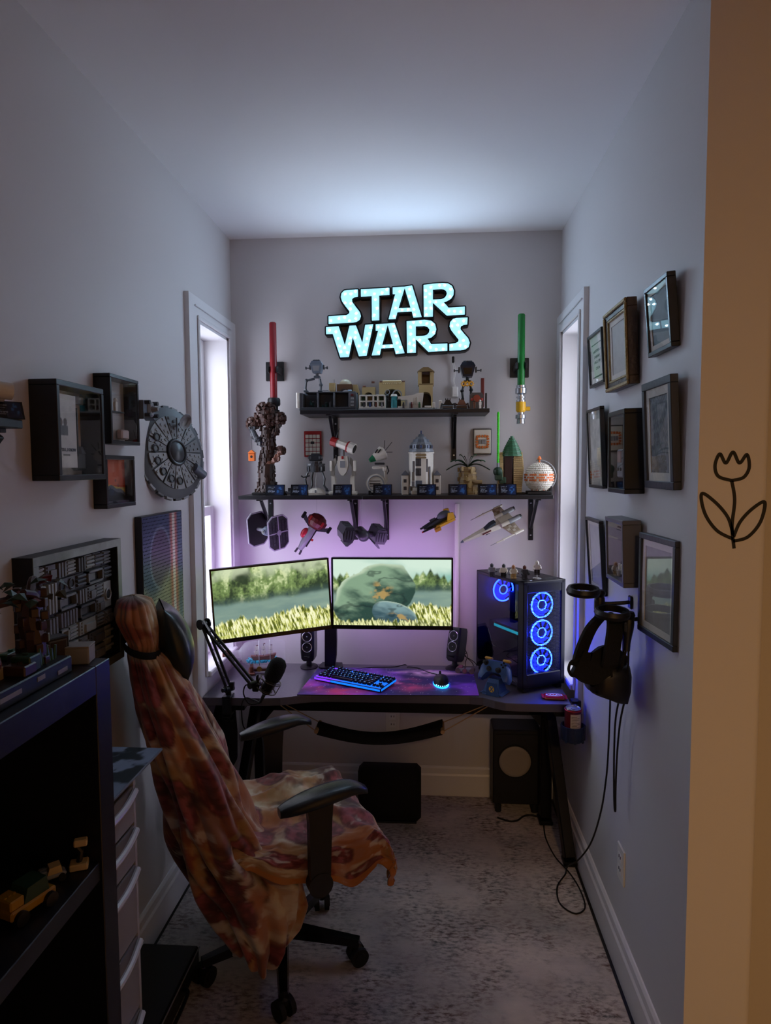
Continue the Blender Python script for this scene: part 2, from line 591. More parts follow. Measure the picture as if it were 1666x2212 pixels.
def rug():
    m = bpy.data.materials.new('distressed_rug')
    m.use_nodes = True
    nt = m.node_tree; N = nt.nodes; Lk = nt.links
    b = N['Principled BSDF']
    b.inputs['Roughness'].default_value = .95
    tc = N.new('ShaderNodeTexCoord')
    def noise(scale, sx, sy, det=6, seed=0):
        mp = N.new('ShaderNodeMapping')
        mp.inputs['Scale'].default_value = (sx, sy, 1)
        mp.inputs['Location'].default_value = (seed, seed * .7, 0)
        n = N.new('ShaderNodeTexNoise')
        n.inputs['Scale'].default_value = scale
        n.inputs['Detail'].default_value = det
        n.inputs['Roughness'].default_value = .65
        Lk.new(tc.outputs['Object'], mp.inputs['Vector']); Lk.new(mp.outputs[0], n.inputs['Vector'])
        return n.outputs['Fac']
    def ramp(f, a, c0, b_, c1):
        r = N.new('ShaderNodeValToRGB')
        r.color_ramp.elements[0].position = a; r.color_ramp.elements[1].position = b_
        r.color_ramp.elements[0].color = (*lin(c0), 1); r.color_ramp.elements[1].color = (*lin(c1), 1)
        Lk.new(f, r.inputs['Fac'])
        return r.outputs['Color']
    def mix(f, a, c):
        x = N.new('ShaderNodeMix'); x.data_type = 'RGBA'
        Lk.new(f, x.inputs[0]); Lk.new(a, x.inputs[6]); Lk.new(c, x.inputs[7])
        return x.outputs[2]
    base = ramp(noise(2.2, 1, 1.4, 4, 3), .38, 'aaa29e', .62, 'cabfb6')
    tint = ramp(noise(3.0, 1, 1, 4, 11), .40, 'a28c84', .60, '86989c')
    sp1 = ramp(noise(58, .7, 1.5, 9, 5), .44, '000000', .62, 'ffffff')
    zone = ramp(noise(4.2, 1, 1, 7, 21), .40, '3a3a3a', .58, 'ffffff')
    mul = N.new('ShaderNodeMix'); mul.data_type = 'RGBA'; mul.blend_type = 'MULTIPLY'; mul.inputs[0].default_value = 1
    Lk.new(sp1, mul.inputs[6]); Lk.new(zone, mul.inputs[7])
    dark = ramp(noise(9, 1, 1, 3, 31), .4, '565c5a', .6, '65524c')
    c1 = mix(ramp(noise(7, .7, 1.6, 7, 41), .5, '000000', .64, '8a8a8a'), base, tint)
    c2 = mix(mul.outputs[2], c1, dark)
    Lk.new(c2, b.inputs['Base Color'])
    nf = noise(300, 1, 1, 2, 1)
    bp = N.new('ShaderNodeBump'); bp.inputs['Strength'].default_value = .5; bp.inputs['Distance'].default_value = .004
    Lk.new(nf, bp.inputs['Height']); Lk.new(bp.outputs[0], b.inputs['Normal'])
    o = MB().box((-.178, 1.62, -.003), (1.534, 3.20, .012), .003).build('area_rug', m, smooth=0)
    tag(o, 'faded grey distressed area rug covering the floor', 'rug')
rug()
# ---------------------------------------------------------------- glowing wall sign
def sign():
    t = thing('wall_sign', 'lit two line STAR WARS sign with LED letters in a black housing', 'sign', (-.15, BY, 2.31))
    k = 1 / 4.165
    def P(p):      # letter units -> wall metres
        u = 500 + p[0] * k; v = 580 + p[1] * k
        return (-.492 + .0021795 * (u - 705), 2.478 - .0022313 * (v - 625) + .000055 * (u - 705))
    o2 = 1499.4
    def R2(L): return [(a + o2, b) for a, b in L]
    letters = []
    S1 = [(1140, 202), (1140, 262), (1105, 266), (1086, 280), (1088, 305), (1120, 350), (1155, 395), (1166, 430), (1155, 462), (1125, 480), (1090, 484), (872, 486), (872, 422), (1035, 418), (1060, 405), (1062, 385), (1030, 345), (995, 295), (985, 260), (992, 228), (1015, 206), (1040, 202)]
    T1 = [(1168, 202), (1425, 200), (1425, 260), (1332, 260), (1332, 474), (1266, 474), (1266, 262), (1168, 264)]
    A1 = [[(1455, 198), (1562, 197), (1562, 207), (1496, 412), (1480, 470), (1417, 470), (1478, 255), (1455, 255)],
          [(1562, 197), (1629, 190), (1714, 463), (1640, 465), (1625, 412), (1562, 207)], [(1505, 380), (1619, 380), (1626, 412), (1495, 412)]]
    def bowl(out, inn):
        return [R2([out[i], out[i + 1], inn[i + 1], inn[i]]) for i in range(len(out) - 1)]
    Rr = [R2([(232, 190), (315, 184), (315, 463), (235, 463)])] + bowl(
        [(315, 184), (400, 182), (450, 188), (485, 210), (502, 250), (500, 285), (478, 318), (440, 338), (410, 345), (315, 345)],
        [(315, 232), (390, 232), (415, 236), (432, 248), (440, 268), (437, 285), (425, 305), (405, 316), (385, 320), (315, 320)]) + [
        R2([(315, 322), (402, 335), (455, 395), (600, 393), (600, 458), (440, 461), (315, 345)])]
    W_ = [(848, 515), (962, 512), (1018, 680), (1062, 512), (1120, 512), (1178, 665), (1205, 510), (1277, 508), (1215, 778), (1145, 780), (1090, 612), (1053, 783), (975, 783), (908, 575), (848, 575)]
    A2 = [[(1300, 510), (1408, 508), (1408, 518), (1348, 720), (1335, 778), (1262, 778), (1322, 565), (1300, 565)],
          [(1408, 508), (1470, 505), (1560, 770), (1480, 775), (1465, 720), (1408, 518)], [(1356, 690), (1460, 690), (1468, 720), (1347, 720)]]
    Rs = [R2([(80, 495), (162, 493), (162, 770), (83, 770)])] + bowl(
        [(162, 493), (240, 490), (300, 500), (335, 530), (346, 575), (336, 615), (300, 645), (260, 654), (162, 654)],
        [(162, 542), (240, 542), (268, 552), (285, 575), (281, 600), (262, 620), (240, 626), (220, 628), (162, 628)]) + [
        R2([(162, 628), (262, 645), (300, 703), (445, 703), (445, 765), (275, 768), (162, 654)])]
    S2 = R2([(625, 487), (622, 545), (590, 548), (565, 560), (562, 585), (590, 620), (630, 665), (645, 705), (635, 740), (605, 760), (560, 765), (463, 765), (463, 708), (520, 703), (543, 690), (545, 672), (520, 640), (480, 590), (465, 555), (470, 520), (495, 493), (525, 487)])
    letters = [('letter_s', [S1]), ('letter_t', [T1]), ('letter_a', A1), ('letter_r', Rr), ('letter_w', [W_]), ('letter_a', A2), ('letter_r', Rs), ('letter_s', [S2])]
    face = mat('sign_diffuser', '9fd8e4', .5, emit='a4dff0', es=.92)
    ledm = mat('sign_led', 'ffffff', .5, emit='bedfff', es=LED)
    hb = MB(t)
    yb, yf = BY, 3.186
    rad = 14 * k * .0022
    leds = MB(t)
    def inside(p, poly):
        c = False
        for i in range(len(poly)):
            a, b = poly[i], poly[i - 1]
            if (a[1] > p[1]) != (b[1] > p[1]) and p[0] < (b[0] - a[0]) * (p[1] - a[1]) / (b[1] - a[1]) + a[0]:
                c = not c
        return c
    def edge_d(p, poly):
        best = 1e9
        for i in range(len(poly)):
            a, b = V(poly[i - 1]), V(poly[i])
            ab = b - a
            s = max(0, min(1, (V(p) - a).dot(ab) / max(ab.length_squared, 1e-12)))
            best = min(best, (a + ab * s - V(p)).length)
        return best
    placed = []
    for nm, polys in letters:
        fb = MB(t)
        for poly in polys:
            pp = [P(q) for q in poly]
            fb.prism(pp, yf, 3.180)
            hb.prism(pp, yb, yf)
            for i in range(len(pp)):
                a, b = V(pp[i - 1]), V(pp[i])
                d = b - a
                if d.length < 1e-6: continue
                d.normalize(); n = V((-d.y, d.x)) * rad
                hb.prism([tuple(a + n), tuple(b + n), tuple(b - n), tuple(a - n)], yb, yf)
                hb.prism([(a.x + rad * math.cos(j * PI / 4), a.y + rad * math.sin(j * PI / 4)) for j in range(8)], yb, yf)
            xs = [q[0] for q in pp]; zs = [q[1] for q in pp]
            for i in range(400):
                q = (rnd.uniform(min(xs), max(xs)), rnd.uniform(min(zs), max(zs)))
                if inside(q, pp) and edge_d(q, pp) > .0075 and all((q[0] - w[0]) ** 2 + (q[1] - w[1]) ** 2 > .0235 ** 2 for w in placed):
                    placed.append(q)
                    leds.cyl((q[0], 3.1800, q[1]), (q[0], 3.1792, q[1]), .0036, n=8)
        fb.build(nm, face, t, smooth=0)
    hb.build('sign_housing', BLK, t, smooth=0)
    leds.build('led_dots', ledm, t, smooth=0, kind='stuff')
    # hanging tab and power lead with its inline box
    c = MB(t)
    c.box((.107, 3.215, 2.146), (.012, .02, .03), .003)
    c.build('power_tab', BLK, t)
    c = MB(t)
    c.tube(spline([(.104, 3.225, 2.135), (.112, 3.225, 2.09), (.108, 3.226, 2.05), (.113, 3.228, 2.02)]), .0018, 6)
    c.tube(spline([(.112, 3.225, 2.135), (.119, 3.226, 2.09), (.113, 3.226, 2.05), (.118, 3.228, 2.02)]), .0018, 6)
    c.build('power_lead', WPL, t)
    c = MB(t)
    c.box((.116, 3.226, 1.995), (.031, .018, .05), .004)
    c.box((.116, 3.216, 1.998), (.022, .002, .03), .0008)
    c.build('inline_power_box', WPL, t)
LED = 290.0
sign()

# ---------------------------------------------------------------- monitors
def forest(U, W, seed, mountains):
    tree = fbm(U * 8, W * 5 + .3 * np.sin(U * 20), seed, 5)
    trunk = fbm(U * 34, W * 4, seed + 9, 3)
    fine = fbm(U * 70, W * 40, seed + 4, 3)
    k = tree * .55 + trunk * .25 + fine * .20
    col = mixc(L3('2c3f2c'), L3('7f9a5c'), sstep(.36, .62, k))
    col = mixc(col, L3('d9e4ae'), sstep(.58, .74, k + .10 * (fbm(U * 4 + 5, W * 4, seed + 3, 3) - .3)) * .9)
    if mountains:
        sky = mixc(L3('86b9ac'), L3('d3ead9'), sstep(.3, .7, fbm(U * 2.4 + W, W * 3, seed + 1, 4)))
        spruce = .60 + .22 * fbm(U * 9, U * 0, seed + 2, 2) + .07 * np.abs((U * 17) % 1 - .5) * 2
        col = mixc(col, sky, sstep(-.02, .04, W - spruce))
    else:
        col = mixc(col, L3('cfdcb8'), sstep(.72, 1.0, W) * sstep(.42, .62, fbm(U * 7, W * 4, seed + 8, 3)) * .8)
    mist = mixc(L3('5f7f80'), L3('93ab98'), fbm(U * 4, W * 9, seed + 20, 4))
    water_top = .50 + .06 * (U - .5)
    col = mixc(col, L3('3c5452'), sstep(.12, .0, np.abs(W - water_top - .03)) * .75)
    col = mixc(col, mist, sstep(.05, -.02, W - water_top + .04 * (fbm(U * 9, W * 0, seed + 33, 2) - .5)))
    gl = .17 + .10 * U + .10 * fbm(U * 55, W * 3, seed + 30, 2) + .03 * np.sin(U * 11)
    g = fbm(U * 120 + W * 18, W * 14, seed + 40, 3)
    grass = mixc(L3('4f5c1e'), L3('d8dc78'), sstep(.30, .58, g))
    grass = mixc(grass, L3('fbfbd0'), sstep(.52, .68, g + .25 * (W - .12)))
    col = mixc(col, grass, sstep(.03, -.02, W - gl))
    return col
def left_screen(U, W):
    return forest(U, W, 3, False)
def right_screen(U, W):
    c = forest(U, W, 8, True)
    # a big mossy boulder lying in the grass, a smaller slab beside it
    ax = U * 1.778
    def blob(c, cx, cz, rx, rz, deg, seed, base, hi):
        ang = math.radians(deg)
        dx, dz = ax - cx, W - cz
        a = dx * math.cos(ang) + dz * math.sin(ang); b = -dx * math.sin(ang) + dz * math.cos(ang)
        wob = .5 * (fbm(U * 5, W * 5, seed, 3) - .5)
        d = (np.abs(a) / rx) ** 2.2 + (np.abs(b) / rz) ** 2.2 + wob
        n = fbm(U * 7 + W * 4, W * 8, seed + 10, 5)
        rock = mixc(L3(base), L3(hi), sstep(.30, .70, n * .7 + .9 * b + .12))
        rock = mixc(rock, L3('1d2c2c'), sstep(.10, .02, np.abs(fbm(U * 4, W * 5, seed + 21, 4) - .5) * 2) * .55)
        rock = mixc(rock, L3('b99a5e'), sstep(.48, .60, fbm(U * 14 + 2, W * 14, seed + 25, 4)) * sstep(.26, .10, np.abs(a - .10) + np.abs(b + .02)) * .85)
        rock = mixc(rock, L3('cfe0c4'), sstep(.72, 1.0, d) * sstep(.0, .3, b) * .7)
        return mixc(c, rock, sstep(1.05, .97, d))
    c = blob(c, .62, .47, .62, .43, 24, 50, '2f4a42', '86a488')
    c = blob(c, .93, .14, .36, .20, -22, 90, '3a5660', '7f9da0')
    g = fbm(U * 120 + W * 18, W * 14, 44, 3)
    low = .02 + .10 * fbm(U * 60, U * 0, 80, 2)
    return mixc(c, mixc(L3('4f5c1e'), L3('eef0b0'), sstep(.3, .65, g)), sstep(.02, -.01, W - low))
SCREEN = mat('monitor_picture', '000000', .25, vcol=True, es=1.0)
def monitor(nm, label, loc, rot, fn, w, h, gain):
    t = thing(nm, label, 'monitor', loc, rot)
    b = MB()
    bz_ = .008
    b.box((0, .011, 0), (w, .022, h), .004)
    b.box((0, .032, -.01), (w * .55, .03, h * .6), .012)
    b.build('back_shell', BLK, t)
    b = MB()
    for (cx, cz, dx, dz) in ((0, h / 2 - bz_ / 2, w, bz_), (0, -h / 2 + .009, w, .018), (-w / 2 + bz_ / 2, 0, bz_, h), (w / 2 - bz_ / 2, 0, bz_, h)):
        b.box((cx, -.002, cz), (dx, .006, dz), .001)
    b.build('bezel', BLKG, t)
    s = mat(nm + '_picture', '000000', .3, vcol=True, es=gain)
    canvas('screen', w - 2 * bz_, h - bz_ - .018, 230, 130, fn, s, t, 'xz', (0, -.0008, .005))
    b = MB()
    b.box((0, -.0055, -h / 2 + .009), (.03, .0008, .004), .0002)
    b.build('maker_mark', GREYM, t)
    # purple LED tape stuck round the back
    b = MB()
    led = mat('purple_led', 'ffffff', .5, emit='d8a4ff', es=PURPLE)
    for (cx, cz, dx, dz) in ((0, h / 2 - .03, w - .08, .008),):
        b.box((cx, .0235, cz), (dx, .003, dz))
    for sx in (-1, 1):
        b.box((sx * (w / 2 - .04), .0235, 0), (.008, .003, h - .08))
    b.build('led_tape', led, t, smooth=0)
    return t
PURPLE = 42.0
monitor('monitor', 'flat monitor facing the chair beside the computer tower, boulder in a meadow on screen', (-.1735, 2.95, 1.071), (0, 0, 0), right_screen, .547, .326, 1.75)
monitor('monitor', 'monitor angled in from the window side, misty lake and grass on screen', (-.6925, 2.847, 1.058), (0, math.radians(-2.9), math.radians(22.6)), left_screen, .522, .326, 1.75)
# ---------------------------------------------------------------- desk
DZ = .69
def desk():
    t = thing('desk', 'black gaming desk with a scooped front edge and slanted metal legs', 'desk', (-.19, 2.88, 0))
    b = MB(t)
    fr = [(-.944, 2.635), (-.70, 2.638), (-.62, 2.648), (-.56, 2.672), (-.50, 2.692), (-.43, 2.702), (.16, 2.707), (.215, 2.695), (.26, 2.66), (.30, 2.638), (.35, 2.633), (.561, 2.635), (.561, 3.13), (-.944, 3.13)]
    b.prism(fr, DZ - .032, DZ - .002, 'z')
    cx, cy = -.19, 2.9
    b.prism([(cx + (x - cx) * .9985, cy + (y - cy) * .994) for x, y in fr], DZ - .002, DZ, 'z')
    b.build('desktop', mat('desk_laminate', '4e4b56', .34, bump=(120, .04), spec=.8, coat=.35), t, smooth=0)
    for sx, xx in ((1, .525), (-1, -.80)):
        b = MB(t)
        b.box((xx, 3.0, .3455), (.05, .05, .625), .004)
        b.box((xx, 3.0, .014), (.06, .075, .02), .004)
        b.build('upright', BLKM, t, smooth=0)
        b = MB(t)
        A, B = V((xx + .0 * sx, 2.985, .60)), V((xx + .045 * sx, 2.68, .026))
        b.at()
        d = (B - A)
        pitch = math.atan2(-d.z, -d.y)
        b.box(((A + B) / 2)[:], (.045, d.length, .04), .004, rot=(math.atan2(-d.z, -d.y), 0, -math.atan2(-d.x, -d.y)))
        b.box((B.x, B.y, .0135), (.055, .06, .02), .004)
        b.build('slanted_leg', BLKM, t, smooth=0)
        b = MB(t)
        b.box((xx, 2.88, DZ - .047), (.05, .44, .028), .003)
        b.build('top_rail', BLKM, t, smooth=0)
        b = MB(t)
        b.prism([(xx - .026 * sx, .62), (xx - .026 * sx, .46), (xx - .09 * sx, .535), (xx - .09 * sx, .62)], 2.975, 3.0)
        b.build('gusset', BLKM, t, smooth=0)
    b = MB(t)
    b.box((-.1375, 2.99, .55), (1.28, .03, .075), .004)
    b.build('cross_beam', BLKM, t, smooth=0)
desk()

def foot_hammock():
    t = thing('foot_hammock', 'black fabric foot hammock hanging on cords under the desk', 'foot rest', (-.22, 2.8, .5))
    n = 24
    co = []; 
    for j in range(5):
        for i in range(n + 1):
            s = i / n
            x = -.49 + .54 * s
            sag = -.05 * math.sin(PI * s) + .012 * s
            co.append((x + .22, (2.76 + .02 * j) - 2.8, .525 + sag - .034 * (j in (0,)) - .5 + .006 * math.sin(3 * s + j)))
    o = grid_mesh('sling', np.array(co), n, 4, None, BLKF, t, smooth=True)
    md = o.modifiers.new('thick', 'SOLIDIFY'); md.thickness = .006
    for x, z in ((-.49, .51), (.05, .52)):
        b = MB(t); b.cyl((x, 2.745, z), (x, 2.855, z), .009, n=10)
        b.build('end_rod', mat('pale_wood', 'b08d60', .5), t)
    for y in (2.75, 2.85):
        for p, q in (((.05, y, .52), (.30, 2.80, .650)), ((-.49, y, .51), (-.72, 2.80, .650))):
            b = MB(t); b.tube([p, q], .0022, 6)
            b.build('hanging_cord', mat('tan_cord', 'a98a60', .8), t)
    for x in (.30, -.72):
        b = MB(t); b.torus((x, 2.80, .648), .008, .002, (0, 1, 0), 14, 6)
        b.build('hook_ring', GREYM, t)
foot_hammock()

# ---------------------------------------------------------------- desk mat, keyboard, mouse
def galaxy(U, W):
    n1 = fbm(U * 5, W * 3, 11, 5); n2 = fbm(U * 4 + 9, W * 3, 17, 5); n3 = fbm(U * 10, W * 6, 23, 4)
    c = mixc(L3('171236'), L3('2c1b56'), n1)
    c = mixc(c, L3('6a35a0'), sstep(.48, .72, n2) * .8)
    red = sstep(.62, .05, np.abs(U - .24) * 1.5 + np.abs(W - .30)) * sstep(.32, .62, n1)
    c = mixc(c, L3('b32a4e'), red)
    c = mixc(c, L3('a8365e'), sstep(.30, .02, np.abs(U - .62) + np.abs(W - .35) * .8) * sstep(.35, .6, n3) * .8)
    c = mixc(c, L3('d7a8c8'), sstep(.25, .02, np.abs(U - .72) * .8 + np.abs(W - .86)) * sstep(.3, .65, n3) * .8)
    c = mixc(c, L3('9a62b0'), sstep(.3, .02, np.abs(U - .45) + np.abs(W - .5)) * sstep(.45, .65, n3) * .7)
    rs = np.random.RandomState(4)
    st = rs.rand(*U.shape)
    c = np.clip(c * 2.6, 0, .9)
    c = mixc(c, L3('f4e8f4'), (st > .993) * .9)
    return c
def desk_mat():
    t = thing('desk_mat', 'long desk mat printed with a red and purple galaxy', 'desk mat', (-.18, 2.865, DZ))
    A, B, C_, D = V((-.557, 2.684, 0)), V((.20, 2.712, 0)), V((.195, 3.045, 0)), V((-.528, 3.07, 0))
    b = MB(t)
    b.prism([(p.x, p.y) for p in (A, B, C_, D)], DZ, DZ + .003, 'z')
    b.build('rubber_base', RUB, t, smooth=0)
    nx, ny = 240, 90
    U, W = np.meshgrid(np.linspace(0, 1, nx + 1), np.linspace(0, 1, ny + 1))
    a = np.array
    P = (a(A) * ((1 - U) * (1 - W))[..., None] + a(B) * (U * (1 - W))[..., None] + a(C_) * (U * W)[..., None] + a(D) * ((1 - U) * W)[..., None])
    P = P.reshape(-1, 3) + a((.18, -2.865, .0036))
    grid_mesh('printed_top', P, nx, ny, galaxy(U, W).reshape(-1, 3), mat('mat_print', '404040', .55, vcol=True), t)
desk_mat()

def keyboard():
    t = thing('keyboard', 'black keyboard lit purple to blue lying angled on the galaxy desk mat', 'keyboard', (-.333, 2.853, DZ + .0068), (math.radians(3.5), 0, math.radians(-26.5)))
    w, d = .345, .137
    b = MB()
    b.box((0, 0, .010), (w, d, .016), .004)
    b.box((0, d / 2 - .012, .004), (w * .9, .02, .012), .002)
    b.build('case', BLK, t)
    def glow(U, W):
        k = sstep(.12, .42, U + .15 * (W - .5) + .1 * (fbm(U * 4, W * 3, 5, 3) - .5))
        return mixc(L3('7a2cff'), L3('0a6cff'), k) * 1.0
    g = mat('key_glow', '000000', .5, vcol=True, es=1.25)
    canvas('light_plate', w - .008, d - .008, 40, 16, glow, g, t, 'xy', (0, 0, .0186))
    # lit rim
    b = MB(); b.M(mat('rim_purple', '6020ff', .5, emit='7a35ff', es=1.3))
    b.box((-w / 2 + .045, -d / 2 - .0004, .012), (.085, .001, .008)); b.box((-w / 2 - .0004, 0, .012), (.001, d - .01, .008))
    b.M(mat('rim_blue', '1060ff', .5, emit='0a74ff', es=1.3))
    b.box((.043, -d / 2 - .0004, .012), (w - .094, .001, .008)); b.box((w / 2 + .0004, 0, .012), (.001, d - .01, .008))
    b.build('side_glow', None, t, smooth=0)
    U_ = .0185
    rows = []
    x0 = -w / 2 + .010
    def row(y, keys):
        x = x0
        for k in keys:
            if k > 0: rows.append((x + k * U_ / 2, y, k))
            x += abs(k) * U_
    ys = [d / 2 - .016, d / 2 - .040, d / 2 - .0585, d / 2 - .077, d / 2 - .0955, d / 2 - .114]
    row(ys[0], [1, -1, 1, 1, 1, 1, -.5, 1, 1, 1, 1, -.5, 1, 1, 1, 1, -.25, 1, 1, 1])
    row(ys[1], [1] * 13 + [2, -.25, 1, 1, 1])
    row(ys[2], [1.5] + [1] * 12 + [1.5, -.25, 1, 1, 1])
    row(ys[3], [1.75] + [1] * 11 + [2.25])
    row(ys[4], [2.25] + [1] * 10 + [2.75, -1.25, 1])
    row(ys[5], [1.25, 1.25, 1.25, 6.25, 1.25, 1.25, 1.25, 1.25, -.25, 1, 1, 1])
    kc = mat('keycap', '0b0b12', .4)
    lg = mat('key_legend', '80d0ff', .5, emit='58b0ff', es=.9)
    cache = {}
    for x, y, k in rows:
        if k not in cache:
            m = MB(); m.M(kc)
            ww = k * U_ - .0052; hh = .0145; tz = .009
            q = [(-ww / 2, -hh / 2, 0), (ww / 2, -hh / 2, 0), (ww / 2, hh / 2, 0), (-ww / 2, hh / 2, 0)]
            r = [(-ww / 2 + .002, -hh / 2 + .0015, tz), (ww / 2 - .002, -hh / 2 + .0015, tz), (ww / 2 - .002, hh / 2 - .0025, tz), (-ww / 2 + .002, hh / 2 - .0025, tz)]
            m.add(q + r, [(4, 5, 6, 7)] + [(i, (i + 1) % 4, (i + 1) % 4 + 4, i + 4) for i in range(4)])
            if k < 6:
                m.M(lg); m.box((0, .0015, tz), (.0036, .0030, .0006))
            o = m.build('keycap', None, t, smooth=0)
            cache[k] = o.data
        else:
            o = bpy.data.objects.new('keycap', cache[k]); COL.objects.link(o); o.parent = t
        o.location = (x, y, .0192)
keyboard()
b = MB()
b.tube(spline([(-.335, 2.93, .703), (-.37, 3.02, .694), (-.28, 3.075, .693), (-.17, 3.09, .693), (-.12, 3.125, .693), (-.11, 3.15, .66)]), .0022, 6)
tag(b.build('keyboard_cable', RUB), 'thin black cable running from the keyboard to the desk rear', 'cable')

def mouse():
    t = thing('computer_mouse', 'black mouse with a glowing blue ring on the galaxy desk mat', 'mouse', (.045, 2.85, DZ + .0036), (0, 0, math.radians(6)))
    b = MB()
    n, k = 20, 8
    vs_ = []; fs = []
    for j in range(k + 1):
        ph = PI / 2 * j / k
        for i in range(n):
            th = 2 * PI * i / n
            sx = .032 * (1 + .06 * math.cos(2 * th)); sy = .060
            r = math.cos(ph) ** .6
            zz = .038 * math.sin(ph) * (1 - .12 * math.sin(th))
            vs_.append((sx * r * math.cos(th), sy * r * math.sin(th), .004 + zz))
    for j in range(k):
        for i in range(n):
            fs.append((j * n + i, j * n + (i + 1) % n, (j + 1) * n + (i + 1) % n, (j + 1) * n + i))
    fs.append(tuple(k * n + i for i in range(n)))
    b.add(vs_, fs)
    b.build('shell', BLK, t, smooth=60)
    b = MB()
    b.lathe([(.0335, 0), (.0345, .003), (.0335, .006)], 28, (0, 0, 0), sy=1.86)
    b.build('glow_ring', mat('mouse_glow', '1080ff', .5, emit='1a8cff', es=5), t)
    b = MB()
    for i in range(7):
        a = -PI / 2 + (i - 3) * .28
        b.box((.0335 * math.cos(a), .0625 * math.sin(a), .010), (.004, .002, .0035), rot=(0, 0, a + PI / 2))
    b.build('glow_window', mat('mouse_dots', '90d8ff', .5, emit='80d0ff', es=4), t)
    b = MB(); b.cyl((-.004, .036, .038), (.004, .036, .038), .009, n=12)
    b.build('scroll_wheel', RUB, t)
mouse()
b = MB()
b.tube(spline([(.05, 2.91, .708), (.03, 2.96, .70), (-.02, 3.02, .694), (-.06, 3.075, .693), (-.11, 3.09, .693), (-.10, 3.14, .66)]), .0022, 6)
tag(b.build('mouse_cable', RUB), 'thin black cable curling behind the glowing mouse', 'cable')

# ---------------------------------------------------------------- speakers
CONE = mat('speaker_cone', '5a5a66', .35, .5)
def speaker(label, loc, rz, tilt):
    t = thing('desk_speaker', label, 'speaker', loc, (0, 0, rz))
    b = MB()
    R = Euler((math.radians(-tilt), 0, 0)).to_matrix()
    b.lathe([(.001, 0), (.040, 0), (.042, .004), (.036, .010), (.014, .016), (.011, .035), (.001, .036)], 24, (0, 0, 0), sy=1.15)
    b.build('foot', BLK, t)
    def put(m, **k): pass
    e = (math.radians(-tilt), 0, 0)
    bb = MB(); bb.at((0, .004, .034), e)
    pts = []
    sec = [(-.033, -.035), (-.026, -.042), (.026, -.042), (.033, -.035), (.030, .036), (.022, .042), (-.022, .042), (-.030, .036)]
    lv = [(0, .72), (.012, .92), (.045, 1), (.10, 1.0), (.145, .96), (.158, .86)]
    n = len(sec)
    vs_ = [(x * q, y * q, z) for z, q in lv for x, y in sec]
    fs = [(j * n + i, j * n + (i + 1) % n, (j + 1) * n + (i + 1) % n, (j + 1) * n + i) for j in range(len(lv) - 1) for i in range(n)]
    fs += [tuple(reversed(range(n))), tuple((len(lv) - 1) * n + i for i in range(n))]
    bb.add(vs_, fs)
    bb.build('cabinet', mat('speaker_black', '15151a', .3), t, smooth=40)
    for z in (.118, .068):
        d = MB(); d.at((0, .004, .034), e)
        yy = -.0425
        d.torus((0, yy, z), .0225, .0022, (0, 1, 0), 28, 8)
        d.build('driver_ring', CHR, t)
        d = MB(); d.at((0, .004, .034), e)
        d.lathe([(.021, 0), (.012, .006), (.008, .004), (.0005, -.001)], 24, (0, yy, z), R=Euler((-PI / 2, 0, 0)).to_matrix())
        d.build('driver_cone', CONE, t)
    d = MB(); d.at((0, .004, .034), e)
    d.box((0, -.0415, .022), (.03, .002, .005), .001)
    d.build('badge', BLKG, t)
    return t
speaker('small upright two cone speaker under the angled monitor', (-.578, 3.075, DZ), math.radians(-4), 3)
speaker('small two cone speaker turned toward the chair beside the computer tower', (.112, 3.085, DZ), math.radians(-32), 14)
b = MB()
for i, (x0, x1) in enumerate(((.165, .20), (.175, .165), (.16, .215))):
    b.tube(spline([(.15 + .01 * i, 3.105, .80 - .02 * i), (x0, 3.13, .74), (x1, 3.135, .70), (x1 + .01, 3.15, .64)]), .0017, 6)
tag(b.build('speaker_wires', RUB), 'loose black wires hanging between the tilted speaker and computer tower', 'cable')

def monitor_stand():
    t = thing('monitor_stand', 'black upright monitor stand between the two monitors', 'monitor stand', (-.472, 3.10, DZ))
    b = MB(t)
    b.prism([(-.53, 3.055), (-.515, 3.03), (-.425, 3.03), (-.412, 3.055), (-.425, 3.12), (-.52, 3.12)], DZ, DZ + .012, 'z')
    b.build('foot', BLK, t, smooth=0)
    b = MB(t)
    b.prism([(-.500, DZ + .012), (-.452, DZ + .012), (-.445, .75), (-.442, .82), (-.444, 1.0), (-.497, 1.0), (-.499, .80)], 3.055, 3.085)
    b.build('column', BLKM, t, smooth=0)
    b = MB(t)
    for s in (-1, 1):
        b.tube([(-.472, 3.07, .97), (-.472 + s * .09, 3.05, 1.03)], .012, 10)
    b.build('arm', BLKM, t)
monitor_stand()

